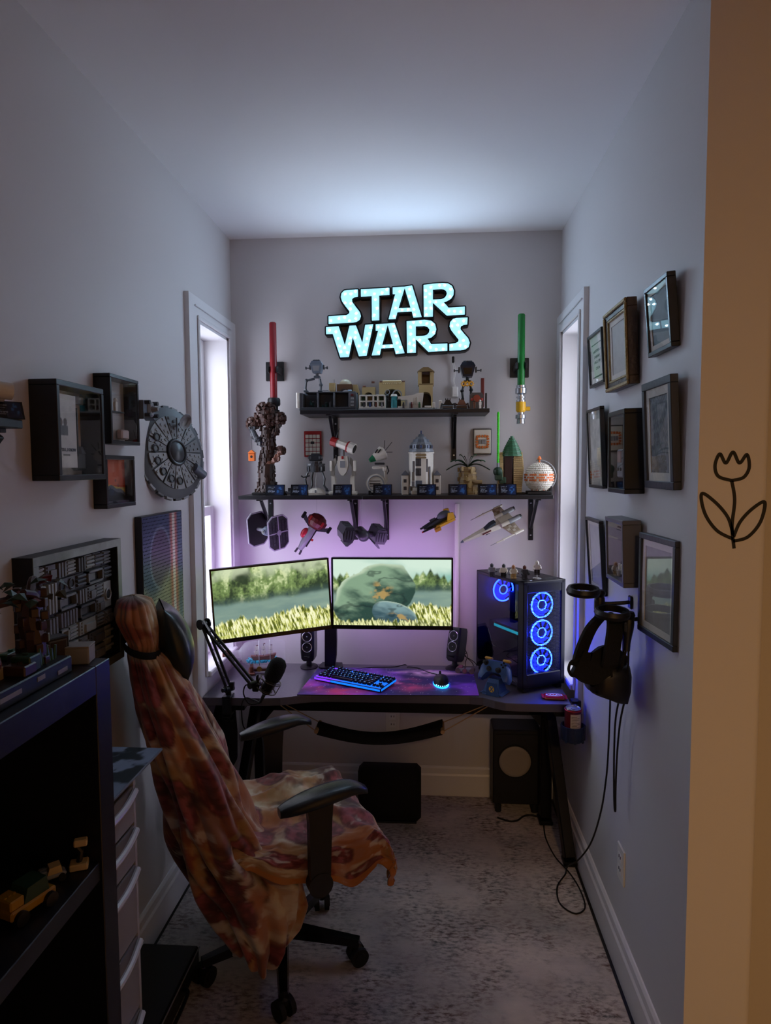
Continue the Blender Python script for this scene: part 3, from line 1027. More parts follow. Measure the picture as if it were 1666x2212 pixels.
# ---------------------------------------------------------------- computer tower
def computer_tower():
    a = math.radians(27)
    fl = V((.383, 2.748, 0)); ex = V((math.cos(a), math.sin(a), 0)); ey = V((-math.sin(a), math.cos(a), 0))
    W_, D_, H_ = .214, .375, .452
    c = fl + ex * W_ / 2 + ey * D_ / 2
    t = thing('computer_tower', 'black computer tower with three glowing blue front fans and glass side', 'computer', (c.x, c.y, DZ), (0, 0, a))
    hw, hd = W_ / 2, D_ / 2
    z0, z1 = .018, .018 + H_
    body = mat('case_black', '15161a', .4, .2)
    b = MB()
    b.box((0, 0, z0 + .01), (W_, D_, .02), .003)
    b.build('case_floor', body, t, smooth=0)
    b = MB()
    b.box((0, 0, z1 - .008), (W_, D_, .016), .003)
    b.build('case_top', mat('case_top_grey', '1d1f24', .45), t, smooth=0)
    b = MB()
    b.box((.02, -.06, z1 + .0006), (.13, .16, .002), .0005); b.box((.07, -hd + .03, z1 + .0006), (.012, .006, .002))
    b.build('top_filter', BLK, t, smooth=0)
    b = MB()
    b.box((-.055, -hd + .025, z1 + .001), (.012, .006, .002), .0005)
    b.build('power_button', CHR, t, smooth=0)
    b = MB()
    b.box((0, hd - .006, (z0 + z1) / 2), (W_, .012, H_), .002)
    b.build('rear_panel', body, t, smooth=0)
    b = MB()
    b.box((hd * 0 + hw - .003, 0, (z0 + z1) / 2), (.006, D_, H_), .002)
    b.build('side_panel', body, t, smooth=0)
    # front: frame posts, mesh, three fans
    b = MB()
    b.box((-hw + .011, -hd + .02, (z0 + z1) / 2), (.022, .04, H_), .003)
    b.box((hw - .011, -hd + .02, (z0 + z1) / 2), (.022, .04, H_), .003)
    b.box((0, -hd + .02, z0 + .03), (W_ - .04, .04, .06), .003)
    b.box((0, -hd + .02, z1 - .028), (W_ - .04, .04, .04), .003)
    b.build('front_frame', body, t, smooth=0)
    b = MB()
    xa, xb, za, zb = -hw + .022, hw - .022, z0 + .055, z1 - .045
    yy = -hd + .004
    st = .0058
    nx = int((xb - xa) / st); nz = int((zb - za) / st)
    vs_ = []; fs = []
    r = .0024
    # perforated sheet: each cell is a square with an octagonal hole
    for i in range(nx):
        for j in range(nz):
            cx = xa + (i + .5) * (xb - xa) / nx; cz = za + (j + .5) * (zb - za) / nz
            hx = (xb - xa) / nx / 2; hz = (zb - za) / nz / 2
            n0 = len(vs_)
            vs_ += [(cx - hx, yy, cz - hz), (cx + hx, yy, cz - hz), (cx + hx, yy, cz + hz), (cx - hx, yy, cz + hz)]
            vs_ += [(cx - r, yy, cz), (cx, yy, cz - r), (cx + r, yy, cz), (cx, yy, cz + r)]
            fs += [(n0, n0 + 1, n0 + 5), (n0 + 1, n0 + 2, n0 + 6), (n0 + 2, n0 + 3, n0 + 7), (n0 + 3, n0, n0 + 4), (n0, n0 + 5, n0 + 4), (n0 + 1, n0 + 6, n0 + 5), (n0 + 2, n0 + 7, n0 + 6), (n0 + 3, n0 + 4, n0 + 7)]
    b.add(vs_, fs)
    b.build('front_mesh', BLK, t, smooth=0, kind='stuff')
    ring = mat('fan_ring_light', '3060ff', .4, emit='1430ff', es=85)
    blade = mat('fan_blade', '1a2a9a', .3, emit='1020e8', es=7.0)
    def fan(cx, cy, cz, ax, R_, nm='front_fan'):
        f = MB(); f.M(ring)
        cq = V((cx, cy, cz)) - V(ax) * .011
        f.torus(cq, R_ - .003, .0034, ax, 40, 8)
        f.torus(cq, .021, .0024, ax, 28, 8)
        f.M(BLK); f.cyl(V((cx, cy, cz)) - V(ax) * .008, V((cx, cy, cz)) + V(ax) * .008, .017, n=20)
        f.M(blade)
        A = V(ax); q = V((0, 0, 1)); e = A.cross(q).normalized()
        for k in range(9):
            t0 = 2 * PI * k / 9; t1 = t0 + .52
            def P(rr, tt, dd): return V((cx, cy, cz)) + (e * math.cos(tt) + q * math.sin(tt)) * rr + A * dd
            f.add([P(.019, t0, .006), P(R_ - .006, t0 + .25, .006), P(R_ - .006, t1 + .32, -.006), P(.019, t1, -.006)], [(0, 1, 2, 3)])
        return f.build(nm, None, t, smooth=40)
    for cz in (.352, .233, .114):
        fan(.0, -hd + .030, cz + .012, (0, 1, 0), .056)
    fan(.015, hd - .028, .375, (0, 1, 0), .056, 'rear_fan')
    # inside: board, graphics card, cooler, memory, glass
    b = MB()
    b.box((hw - .02, .03, .27), (.004, .26, .30))
    b.build('mainboard', mat('board_black', '0c0e14', .5), t, smooth=0)
    b = MB()
    b.box((.02, .03, .085), (W_ - .05, D_ - .08, .09), .003)
    b.build('psu_shroud', body, t, smooth=0)
    b = MB(); b.M(BLK)
    b.box((-.005, .03, .225), (.10, .26, .03), .004)
    b.M(mat('card_light', '20c0d0', .4, emit='20c4d8', es=2.2))
    b.box((-.0555, .02, .225), (.002, .19, .012))
    b.build('graphics_card', None, t, smooth=0)
    b = MB(); b.M(mat('cooler_grey', '2a2f4a', .35)); b.box((.03, .06, .335), (.06, .05, .09), .003)
    b.build('cpu_cooler', None, t, smooth=0)
    for k in range(2):
        b = MB(); b.M(BLK); b.box((.045, -.005 - .014 * k, .335), (.05, .006, .09)); b.M(mat('memory_light', '20d060', .4, emit='18d060', es=3.0)); b.box((.019, -.005 - .014 * k, .335), (.004, .006, .09))
        b.build('memory_stick', None, t, smooth=0)
    b = MB()
    for k in range(4):
        b.tube(spline([(-.02, -.06 - .008 * k, .13), (-.05, -.085 - .008 * k, .19), (.0, -.08 - .006 * k, .25), (.06, -.07, .28)]), .003, 6)
    b.build('power_cables', mat('sleeved_blue', '1a2a60', .5), t)
    b = MB()
    b.box((-hw + .0015, .018, (z0 + z1) / 2), (.003, D_ - .045, H_ - .01))
    b.build('glass_panel', glass_mat('tinted_glass', .01, (.42, .43, .46)), t, smooth=0)
    for sx in (-1, 1):
        for sy in (-1, 1):
            b = MB(); b.box((sx * (hw - .022), sy * (hd - .03), .009), (.03, .045, .018), .003)
            b.build('case_foot', RUB, t, smooth=0)
computer_tower()

# five small toy figures on the tower
def minifigure(label, loc, rz, top, hips, head, acc, stand=False):
    t = thing('toy_figure', label, 'toy figure', loc, (0, 0, rz), None)
    t.scale = (1.55, 1.55, 1.55)
    h = .012 if stand else 0
    if stand:
        b = MB(); b.cyl((0, 0, 0), (0, 0, .002), .012, n=14); b.cyl((0, 0, 0), (0, .0, .012), .002, n=8)
        b.build('clear_stand', TEAL if False else mat('clear_plastic', 'd8dde0', .1, alpha=.5), t)
    for s in (-1, 1):
        b = MB(); b.box((s * .004, 0, h + .007), (.0072, .008, .014), .0006); b.box((s * .004, -.002, h + .0018), (.0072, .011, .0036), .0005)
        b.build('leg', hips, t, smooth=0)
    b = MB(); b.prism([(-.0078, h + .014), (.0078, h + .014), (.006, h + .027), (-.006, h + .027)], -.004, .004)
    b.build('torso', top, t, smooth=0)
    for s in (-1, 1):
        b = MB(); b.tube([(s * .0066, 0, h + .026), (s * .0098, -.001, h + .020), (s * .0092, -.006, h + .0155)], .0022, 8); b.sph((s * .0092, -.0072, h + .015), .0023, 8, 6)
        b.build('arm', top, t)
    b = MB(); b.lathe([(.0005, h + .0275), (.004, h + .0278), (.0051, h + .029), (.0051, h + .0345), (.004, h + .036), (.0024, h + .0362), (.0024, h + .038), (.0005, h + .038)], 14)
    b.build('head', head, t)
    b = MB(); b.box((.0095, -.012, h + .017), (.0022, .014, .003), .0005); b.box((0, .0052, h + .021), (.010, .003, .011), .0006)
    b.build('gear_pack', acc, t, smooth=0)
PT = DZ + .018 + .452 + .0008
SKIN = mat('minifig_flesh', 'b98a66', .4)
minifigure('grey toy figure with dark arms farthest back on the computer tower', (.265, 2.885, PT), math.radians(10), LGR, DGR, DGR, BLK)
minifigure('white and black toy figure second from the rear on the computer tower', (.315, 2.872, PT), math.radians(-20), WHT, BLK, DGR, BLK)
minifigure('white toy figure in the middle of the row on the computer tower', (.353, 2.845, PT), math.radians(5), WHT, TAN, SKIN, BRN)
minifigure('dark grey toy figure with brown head second from the tower front', (.398, 2.830, PT), math.radians(5), DGR, DGR, BRN, BLK)
minifigure('black and white toy figure raised on a clear stand on the tower', (.452, 2.842, PT), math.radians(-6), WHT, BLK, WHT, BLK, True)

def game_controller():
    t = thing('game_controller', 'dark blue game controller with yellow emblem standing in its charging dock', 'game controller', (.272, 2.765, DZ), (0, 0, math.radians(-32)))
    bl = mat('controller_blue', '2c4a7c', .4)
    b = MB()
    b.prism([(-.052, .004), (.052, .004), (.030, .012), (-.030, .012)], -.045, .035)
    b.prism([(-.020, .0), (.034, 0), (.026, .055), (-.014, .055)], -.05, -.044)
    b.add([(-.04, -.048, .0), (.04, -.048, 0), (.024, -.018, .062), (-.024, -.018, .062), (-.04, .03, 0), (.04, .03, 0), (.024, .022, .062), (-.024, .022, .062)], [(0, 1, 2, 3), (1, 5, 6, 2), (5, 4, 7, 6), (4, 0, 3, 7), (3, 2, 6, 7), (4, 5, 1, 0)])
    b.build('charging_dock', bl, t, smooth=0)
    em = MB()
    R = Euler((math.radians(26), 0, 0)).to_matrix()
    def onf(x, z, d=0):      # point on the dock's sloping front
        return (x + .007, -.0506 - d, z - .002)
    n = 20
    em.M(mat('emblem_yellow', 'c8a030', .4))
    em.add([onf(.012 * math.cos(2 * PI * i / n), .030 + .013 * math.sin(2 * PI * i / n)) for i in range(n)], [tuple(range(n))])
    em.M(bl)
    for s in (-1, 1):
        em.add([onf(-.008 * s, .0385, .0004), onf(-.005 * s, .041, .0004), onf(.0085 * s, .0225, .0004), onf(.006 * s, .0195, .0004)], [(0, 1, 2, 3)])
    em.build('emblem', None, t, smooth=0)
    # pad body: face turned toward the chair
    R = (math.radians(-22), 0, 0)
    g = MB(); g.at((0, .004, .098), R)
    out = [(-.030, .036), (.030, .036), (.052, .030), (.066, .006), (.074, -.034), (.070, -.052), (.058, -.054), (.040, -.026), (.026, -.018), (-.026, -.018), (-.040, -.026), (-.058, -.054), (-.070, -.052), (-.074, -.034), (-.066, .006), (-.052, .030)]
    n = len(out)
    cen = (0, .002)
    vs_ = []
    for sc, y in ((.86, -.021), (1.0, -.008), (1.0, .012), (.8, .026)):
        vs_ += [(cen[0] + (x - cen[0]) * sc, y, cen[1] + (z - cen[1]) * sc) for x, z in out]
    fs = [tuple(range(n))] + [(j * n + i, (j + 1) * n + i, (j + 1) * n + (i + 1) % n, j * n + (i + 1) % n) for j in range(3) for i in range(n)] + [tuple(reversed(range(3 * n, 4 * n)))]
    g.add(vs_, fs)
    g.build('pad_body', bl, t, smooth=50)
    for x, z in ((-.040, .020), (.022, -.004)):
        k = MB(); k.at((0, .004, .098), R)
        k.lathe([(.0005, .016), (.0085, .015), (.0085, .012), (.005, .010), (.006, 0), (.012, -.001)], 18, (x, -.022, z), R=Euler((PI / 2, 0, 0)).to_matrix())
        k.build('thumbstick', BLK, t)
    k = MB(); k.at((0, .004, .098), R)
    k.cyl((-.022, -.021, -.004), (-.022, -.024, -.004), .011, n=18); k.box((-.022, -.0245, -.004), (.018, .003, .006), .001); k.box((-.022, -.0245, -.004), (.006, .003, .018), .001)
    k.build('direction_pad', BLK, t)
    for x, z in ((.040, .029), (.040, .011), (.031, .020), (.049, .020)):
        k = MB(); k.at((0, .004, .098), R); k.cyl((x, -.018, z), (x, -.0235, z), .0042, n=12)
        k.build('face_button', BLKG, t)
    for s in (-1, 1):
        k = MB(); k.at((0, .004, .098), R); k.box((s * .042, .004, .040), (.034, .02, .012), .004)
        k.build('bumper', mat('bumper_yellow', 'b8903a', .4), t)
game_controller()

def candy_bar():
    t = thing('chocolate_bar', 'red wrapped KitKat chocolate bar lying at the desk corner', 'chocolate bar', (.505, 2.705, DZ), (0, 0, math.radians(-4)))
    red = mat('wrapper_red', 'b0182c', .25)
    w, d, h = .100, .050, .013
    b = MB()
    b.box((0, 0, h / 2), (w - .018, d, h), .004)
    b.build('wrapper', red, t, smooth=30)
    for s in (-1, 1):
        b = MB()
        pts = []
        n = 8
        for i in range(n + 1):
            y = -d / 2 + d * i / n
            pts += [(s * (w / 2 - .010), y, h / 2), (s * (w / 2 + (.002 if i % 2 else -.001)), y, h / 2 + .002)]
        b.add(pts, [(2 * i, 2 * i + 1, 2 * i + 3, 2 * i + 2) for i in range(n)])
        o = b.build('crimped_end', red, t, smooth=0)
        md = o.modifiers.new('thick', 'SOLIDIFY'); md.thickness = .0012
    b = MB(); n = 24
    b.add([(.034 * math.cos(2 * PI * i / n), .004 + .017 * math.sin(2 * PI * i / n), h + .0003) for i in range(n)], [tuple(range(n))])
    b.build('white_oval', mat('print_white', 'e8dde4', .3), t, smooth=0)
    text('lettering', 'KitKat', .022, red, t, (0, .004, h + .0006), (0, 0, 0), .0002, .0006, sx=.95)
    b = MB(); b.box((0, -.0255, h / 2), (w - .024, .001, .003)); b.build('side_print', mat('print_gold', 'c98a3a', .3), t, smooth=0)
candy_bar()

def cup_holder():
    t = thing('cup_holder', 'dark blue cup holder clamped to the desk side', 'cup holder', (.560, 2.585, .565))
    dk = mat('holder_blue', '16223e', .4)
    b = MB(t)
    n = 28
    b.lathe([(.001, .566), (.040, .566), (.044, .570), (.046, .628), (.042, .628), (.040, .574), (.001, .574)], n, (.556, 2.585, 0))
    b.build('cup', dk, t)
    for i in range(8):
        a = 2 * PI * i / 8
        b = MB(t); b.box((.556 + .046 * math.cos(a), 2.585 + .046 * math.sin(a), .597), (.004, .010, .062), .001, rot=(0, 0, a))
        b.build('rib', dk, t, smooth=0)
    b = MB(t)
    b.box((.5895, 2.627, .64), (.012, .012, .14), .002)
    b.box((.577, 2.648, .70), (.032, .04, .010), .002); b.box((.577, 2.648, .645), (.032, .04, .010), .002); b.box((.5895, 2.648, .672), (.008, .04, .064), .002)
    b.build('clamp_arm', BLK, t, smooth=0)
cup_holder()
def can():
    t = thing('soda_can', 'dark red soda can with a pale nutrition panel in the cup holder', 'drink can', (.556, 2.585, .5745))
    R_ = .0325
    b = MB(); b.M(mat('can_red', '5a1420', .3, .3))
    b.lathe([(.001, .002), (.024, .001), (.026, 0), (R_, .010), (R_, .112), (R_ - .003, .119)], 32)
    b.build('can_body', None, t)
    b = MB()
    b.lathe([(R_ - .003, .119), (R_ - .0045, .1225), (R_ - .006, .122), (R_ - .007, .119), (.001, .118)], 32)
    b.build('can_lid', CHR, t)
    b = MB(); b.box((0, -.004, .1195), (.012, .022, .0015), .0005); b.build('pull_tab', CHR, t, smooth=0)
    b = MB(); b.M(mat('label_beige', 'b8aa96', .5))
    n = 10; a0, a1 = math.radians(-118), math.radians(-40)
    ang = [a0 + (a1 - a0) * i / n for i in range(n + 1)]
    vs_ = [((R_ + .0004) * math.cos(q), (R_ + .0004) * math.sin(q), z) for q in ang for z in (.014, .104)]
    b.add(vs_, [(2 * i, 2 * i + 2, 2 * i + 3, 2 * i + 1) for i in range(n)])
    b.M(mat('label_ink', '4a3c36', .5))
    for k in range(13):
        z = .022 + .006 * k
        m = n if k % 3 else n - 3
        vs_ = [((R_ + .0007) * math.cos(q * .92 + a0 * .08), (R_ + .0007) * math.sin(q * .92 + a0 * .08), zz) for q in ang[1:m] for zz in (z, z + .0016)]
        b.add(vs_, [(2 * i, 2 * i + 2, 2 * i + 3, 2 * i + 1) for i in range(m - 2)])
    b.build('nutrition_panel', None, t, smooth=0)
    b = MB(); b.torus((0, 0, .1155), R_ - .0005, .002, (0, 0, 1), 32, 6)
    b.build('shoulder_band', mat('can_bright_red', 'c02030', .3, .3), t)
can()

# small brown and grey brick droid-like trinket at the mat corner
t = thing('brick_trinket', 'small grey and pink brick built cart behind the galaxy mat', 'toy', (.158, 3.012, DZ + .0038), (0, 0, math.radians(-12)))
b = MB(); b.box((0, 0, .016), (.075, .026, .014), .002); b.M(LGR); b.build('chassis', LGR, t, smooth=0)
for i, x in enumerate((-.032, 0, .032)):
    b = MB(); b.cyl((x, -.016, .012), (x, .016, .012), .012, n=14); b.build('wheel', mat('wheel_tan', '6e5a52', .5), t)
b = MB(); b.cyl((0, -.0175, .014), (0, -.0145, .014), .009, n=14); b.box((-.02, 0, .028), (.02, .02, .012), .002); b.build('pink_disc', mat('dusty_pink', '9a5a62', .4), t)

# ---------------------------------------------------------------- microphone on its boom arm
def boom_arm():
    t = thing('boom_arm', 'black two section microphone boom arm clamped to the desk edge', 'mic arm', (-.838, 2.655, DZ))
    b = MB(t)
    b.box((-.838, 2.645, .696), (.036, .06, .011), .002); b.box((-.838, 2.624, .655), (.036, .014, .09), .003); b.box((-.838, 2.640, .622), (.034, .046, .012), .002)
    b.cyl((-.838, 2.650, .652), (-.838, 2.650, .585), .006, n=10); b.cyl((-.855, 2.65, .59), (-.821, 2.65, .59), .004, n=8); b.cyl((-.838, 2.65, .648), (-.838, 2.65, .6565), .012, n=12)
    b.cyl((-.838, 2.650, .695), (-.838, 2.650, .73), .012, n=12)
    b.build('desk_clamp', BLKM, t)
    J0 = V((-.836, 2.652, .725)); E = V((-.918, 2.60, 1.008)); H = V((-.705, 2.55, .778))
    side = V((.55, .83, 0)).normalized() * .012
    def arm(a, b_, nm):
        m = MB(t)
        d = (b_ - a).normalized()
        up = d.cross(side).normalized() * .010
        for s in (-1, 1):
            m.tube([a + side * s * .9, b_ + side * s * .9], .0062, 8)
        m.build(nm, BLK, t)
        m = MB(t)
        q = d.cross(side).normalized() * .016
        p0 = a + d * .05; p1 = a + d * (b_ - a).length * .62
        n = 90
        e1 = side.normalized(); e2 = q.normalized()
        m.tube([p0 + (p1 - p0) * (i / n) + (e1 * math.cos(i * 1.5) + e2 * math.sin(i * 1.5)) * .004 for i in range(n + 1)], .001, 5)
        m.build('spring', GREYM, t)
    arm(J0, E, 'lower_rods'); arm(E, H, 'upper_rods')
    b = MB(t)
    e = side.normalized()
    for s in (-1, 1):
        b.cyl(E + e * (.016 * s), E + e * (.021 * s), .021, n=20)
    b.cyl(E - e * .016, E + e * .016, .012, n=14)
    b.tube([E + V((0, 0, .014)) - e * .01, E + V((.028, -.004, -.03)) - e * .01], .012, 8)
    b.build('elbow_joint', BLKG, t)
    b = MB(t)
    b.cyl(J0 - e * .02, J0 + e * .02, .014, n=14); b.box(J0 + V((.012, 0, .012)), (.02, .02, .035), .003); b.cyl(J0 - e * .034 , J0 - e * .02, .009, n=10)
    b.build('base_joint', BLKM, t)
    b = MB(t)
    b.cyl(H - e * .02, H + e * .02, .014, n=14); b.box(H + V((.010, 0, -.012)), (.026, .022, .03), .004); b.tube([H, H + V((.03, 0, .004))], .006, 8)
    b.cyl(H + V((.022, -.02, .0)), H + V((.022, .02, .0)), .008, n=10)
    b.build('head_joint', BLKM, t)
boom_arm()
def microphone():
    t = thing('microphone', 'black condenser microphone with foam cover hanging in a wire shock mount', 'microphone', (-.625, 2.55, .80))
    A, B = V((-.660, 2.548, .742)), V((-.598, 2.552, .872))
    d = (B - A).normalized()
    q = V((0, 0, 1)).rotation_difference(d).to_matrix()
    b = MB(t)
    b.lathe([(.001, 0), (.014, .002), (.021, .012), (.0225, .03), (.0225, .075), (.001, .08)], 24, A, R=q)
    b.build('mic_body', BLKM, t)
    b = MB(t)
    b.lathe([(.022, .058), (.031, .066), (.035, .085), (.036, .115), (.033, .138), (.022, .152), (.008, .158), (.0005, .159)], 28, A, R=q)
    b.build('foam_windscreen', mat('foam_black', '0a0a0c', 1.0, bump=(300, .6)), t)
    b = MB(t)
    for z, R_ in ((.018, .040), (.060, .044)):
        b.torus(A + d * z, R_, .0022, d, 28, 6)
        b.torus(A + d * z, .0245, .0016, d, 24, 6)
    e1 = q @ V((1, 0, 0)); e2 = q @ V((0, 1, 0))
    for i in range(6):
        a0 = i * PI / 3
        w = e1 * math.cos(a0) + e2 * math.sin(a0); w2 = e1 * math.cos(a0 + .5) + e2 * math.sin(a0 + .5)
        b.tube([A + d * .018 + w * .040, A + d * .060 + w * .044], .0018, 6)
        b.tube([A + d * .018 + w * .040, A + d * .03 + w2 * .0245], .0012, 5)
        b.tube([A + d * .060 + w * .044, A + d * .05 + w2 * .0245], .0012, 5)
    b.build('shock_mount', mat('wire_bronze', '4a4438', .35, .7), t)
    b = MB(t)
    b.tube(spline([A + d * .02 - e1 * .04, A + d * .055 - e1 * .055, V((-.690, 2.55, .80)), V((-.680, 2.55, .778))]), .004, 8)
    b.build('mount_bracket', BLKM, t)
    b = MB(t); b.cyl(A - d * .002, A - d * .038, .0075, .006, n=12); b.build('plug', BLK, t)
microphone()
b = MB()
b.tube(spline([(-.676, 2.547, .706), (-.70, 2.545, .675 + .026), (-.725, 2.548, .703), (-.745, 2.55, .74), (-.738, 2.552, .772), (-.72, 2.553, .775)]), .0028, 6)
b.tube(spline([(-.676, 2.547, .706), (-.72, 2.60, .698), (-.76, 2.625, .695), (-.775, 2.622, .66), (-.78, 2.66, .56), (-.77, 2.75, .50)]), .0025, 6)
tag(b.build('microphone_cable', RUB), 'looped black cable hanging from the microphone to the desk', 'cable')

# ---------------------------------------------------------------- ship in a bottle
def bottle():
    t = thing('ship_in_bottle', 'clear bottle holding a small brown sailing ship on a wooden stand', 'model ship', (-.775, 2.99, DZ), (0, 0, math.radians(14)))
    b = MB(); b.M(BRN)
    for x in (-.055, .055):
        b.box((x, 0, .02), (.016, .085, .04), .003); b.box((x, 0, .006), (.03, .10, .012), .003)
    b.box((0, 0, .012), (.12, .02, .012), .002)
    b.M(mat('brass', '9a7a3a', .3, .8)); b.cyl((-.02, -.053, .03), (-.02, -.045, .03), .012, n=16)
    b.build('stand', None, t)
    R = Euler((0, PI / 2, 0)).to_matrix()
    zc = .092
    b = MB()
    b.lathe([(.001, -.10), (.045, -.10), (.055, -.092), (.057, -.07), (.057, .06), (.050, .085), (.030, .102), (.018, .112), (.016, .140), (.020, .142), (.020, .150)], 28, (0, 0, zc), R=Euler((0, -PI / 2, 0)).to_matrix())
    b.build('glass_bottle', mat('bottle_clear', 'e6e8ee', .08, alpha=.15), t)
    b = MB(); b.cyl((-.146, 0, zc), (-.185, 0, zc), .015, .019, n=16); b.torus((-.165, 0, zc), .018, .002, (1, 0, 0), 18, 6)
    b.build('cork', BRN, t)
    b = MB()
    for i in range(90):
        x = rnd.uniform(-.075, .075); y = rnd.uniform(-.036, .036)
        b.cyl((x, y, zc - .040), (x, y, zc - .033 + rnd.uniform(0, .003)), .005, n=8)
    b.build('water_studs', mat('water_blue', '2aa8c8', .2), t, kind='stuff')
    b = MB()
    b.prism([(-.058, zc - .012), (-.048, zc - .032), (.045, zc - .032), (.058, zc - .006), (.035, zc - .010), (.0, zc - .016)], -.012, .012)
    b.build('hull', mat('hull_brown', '6a3020', .4), t, smooth=0)
    for x, h in ((-.032, .034), (.0, .042), (.032, .034)):
        b = MB(); b.cyl((x, 0, zc - .02), (x, 0, zc + h), .0018, n=6); b.build('mast', DBR, t)
        for k in range(2):
            b = MB(); z = zc - .006 + k * .021
            b.box((x, -.002, z + .008), (.020 - .004 * k, .003, .017), .001); b.build('sail', WHT, t, smooth=0)
        b = MB(); b.box((x + .004, 0, zc + h), (.009, .001, .005)); b.build('flag', DRED, t, smooth=0)
    for x in (-.02, .03):
        b = MB(); b.torus((x, 0, zc), .0575, .002, (1, 0, 0), 28, 6); b.build('bottle_seam', mat('clear_plastic', 'd8dde0', .1, alpha=.5), t)
bottle()

# things under and behind the desk
def subwoofer():
    t = thing('subwoofer', 'black subwoofer box with grey round cone under the desk', 'subwoofer', (.405, 3.13, 0.003))
    b = MB(t)
    b.box((.405, 3.145, .225), (.225, .15, .36), .006)
    b.build('cabinet', mat('sub_black', '121215', .5), t, smooth=0)
    for x in (.32, .49):
        for y in (3.09, 3.20):
            b = MB(t); b.cyl((x, y, .003), (x, y, .047), .015, n=12); b.build('rubber_foot', RUB, t)
    b = MB(t)
    R = Euler((PI / 2, 0, 0)).to_matrix()
    b.lathe([(.082, -.003), (.079, .004), (.070, .006)], 36, (.395, 3.07, .255), R=R)
    b.build('cone_surround', RUB, t)
    b = MB(t)
    b.lathe([(.074, .003), (.068, .008), (.058, .009), (.046, .006), (.030, .007), (.0005, .008)], 36, (.395, 3.068, .255), R=R)
    b.build('cone', mat('cone_grey', '8f867c', .5), t)
    b = MB(t); b.box((.405, 3.068, .385), (.20, .004, .004)); b.build('front_seam', RUB, t, smooth=0)
subwoofer()
b = MB(); b.tube(spline([(.31, 3.02, .0065), (.36, 2.99, .0065), (.40, 3.0, .0065), (.43, 3.035, .0065), (.46, 3.05, .0065), (.50, 3.04, .0065)]), .004, 6)
tag(b.build('subwoofer_cable', RUB), 'short black cable on the rug in front of the subwoofer', 'cable')
t = thing('foot_rest', 'black rounded foot rest block on the rug under the desk', 'foot rest', (-.195, 2.97, .003))
b = MB(t); b.box((-.19, 2.99, .133), (.29, .10, .250), .020); b.build('cushion', BLKF, t, smooth=50)
b = MB(t); b.box((-.195, 2.985, .008), (.26, .08, .008), .002); b.build('base_board', BLK, t, smooth=0)
def outlet(nm, label, loc, rz):
    t = thing(nm, label, 'outlet', loc, (0, 0, rz))
    b = MB(); b.box((0, -.003, 0), (.072, .006, .115), .002); b.build('cover_plate', mat('outlet_white', 'd6d3cc', .35), t, smooth=0)
    for z in (-.02, .02):
        b = MB(); b.box((0, -.0065, z), (.034, .002, .028), .0008); b.build('socket', WPL, t, smooth=0)
        b = MB()
        for x in (-.007, .007): b.box((x, -.008, z + .003), (.003, .002, .009))
        b.build('slot', BLK, t, smooth=0)
outlet('wall_outlet', 'white outlet plate on the rear wall under the desk', (-.19, BY, .375), 0)
outlet('wall_outlet', 'white outlet plate low on the wall below the hanging headset', (RX, 2.105, .36), -PI / 2)
t = thing('cable_raceway', 'white vertical cable channel on the wall between shelf and computer tower', 'cable channel', (.128, BY, .7))
b = MB(t); b.box((.128, BY - .006, 1.07), (.022, .012, .78), .003); b.build('channel', WPL, t, smooth=0)
b = MB(t); b.box((.128, BY - .0135, 1.07), (.012, .003, .78), .001); b.build('snap_lid', WPL, t, smooth=0)

def backpack():
    t = thing('backpack', 'black backpack hanging under the desk beside the window', 'bag', (-.885, 2.78, .3))
    b = MB(t)
    prof = [(.0, .31), (.05, .312), (.075, .34), (.078, .45), (.07, .55), (.045, .61), (.0, .625)]
    b.lathe([(max(r, .0005), z) for r, z in prof], 20, (-.908, 2.80, 0), sx=.62, sy=1.5)
    b.build('main_pocket', BLKF, t, smooth=60)
    b = MB(t); b.lathe([(.0005, .33), (.045, .335), (.055, .38), (.05, .45), (.0005, .47)], 16, (-.905, 2.70, 0), sx=.8, sy=.6)
    b.build('front_pocket', BLKF, t, smooth=60)
    b = MB(t); b.tube(spline([(-.92, 2.80, .61), (-.92, 2.80, .645), (-.90, 2.80, .645), (-.895, 2.80, .60)]), .007, 8)
    b.build('carry_loop', BLKF, t)
    b = MB(t); b.tube(spline([(-.89, 2.70, .58), (-.875, 2.655, .46), (-.88, 2.66, .36), (-.90, 2.70, .32)]), .009, 8)
    b.build('shoulder_strap', BLKF, t)
backpack()
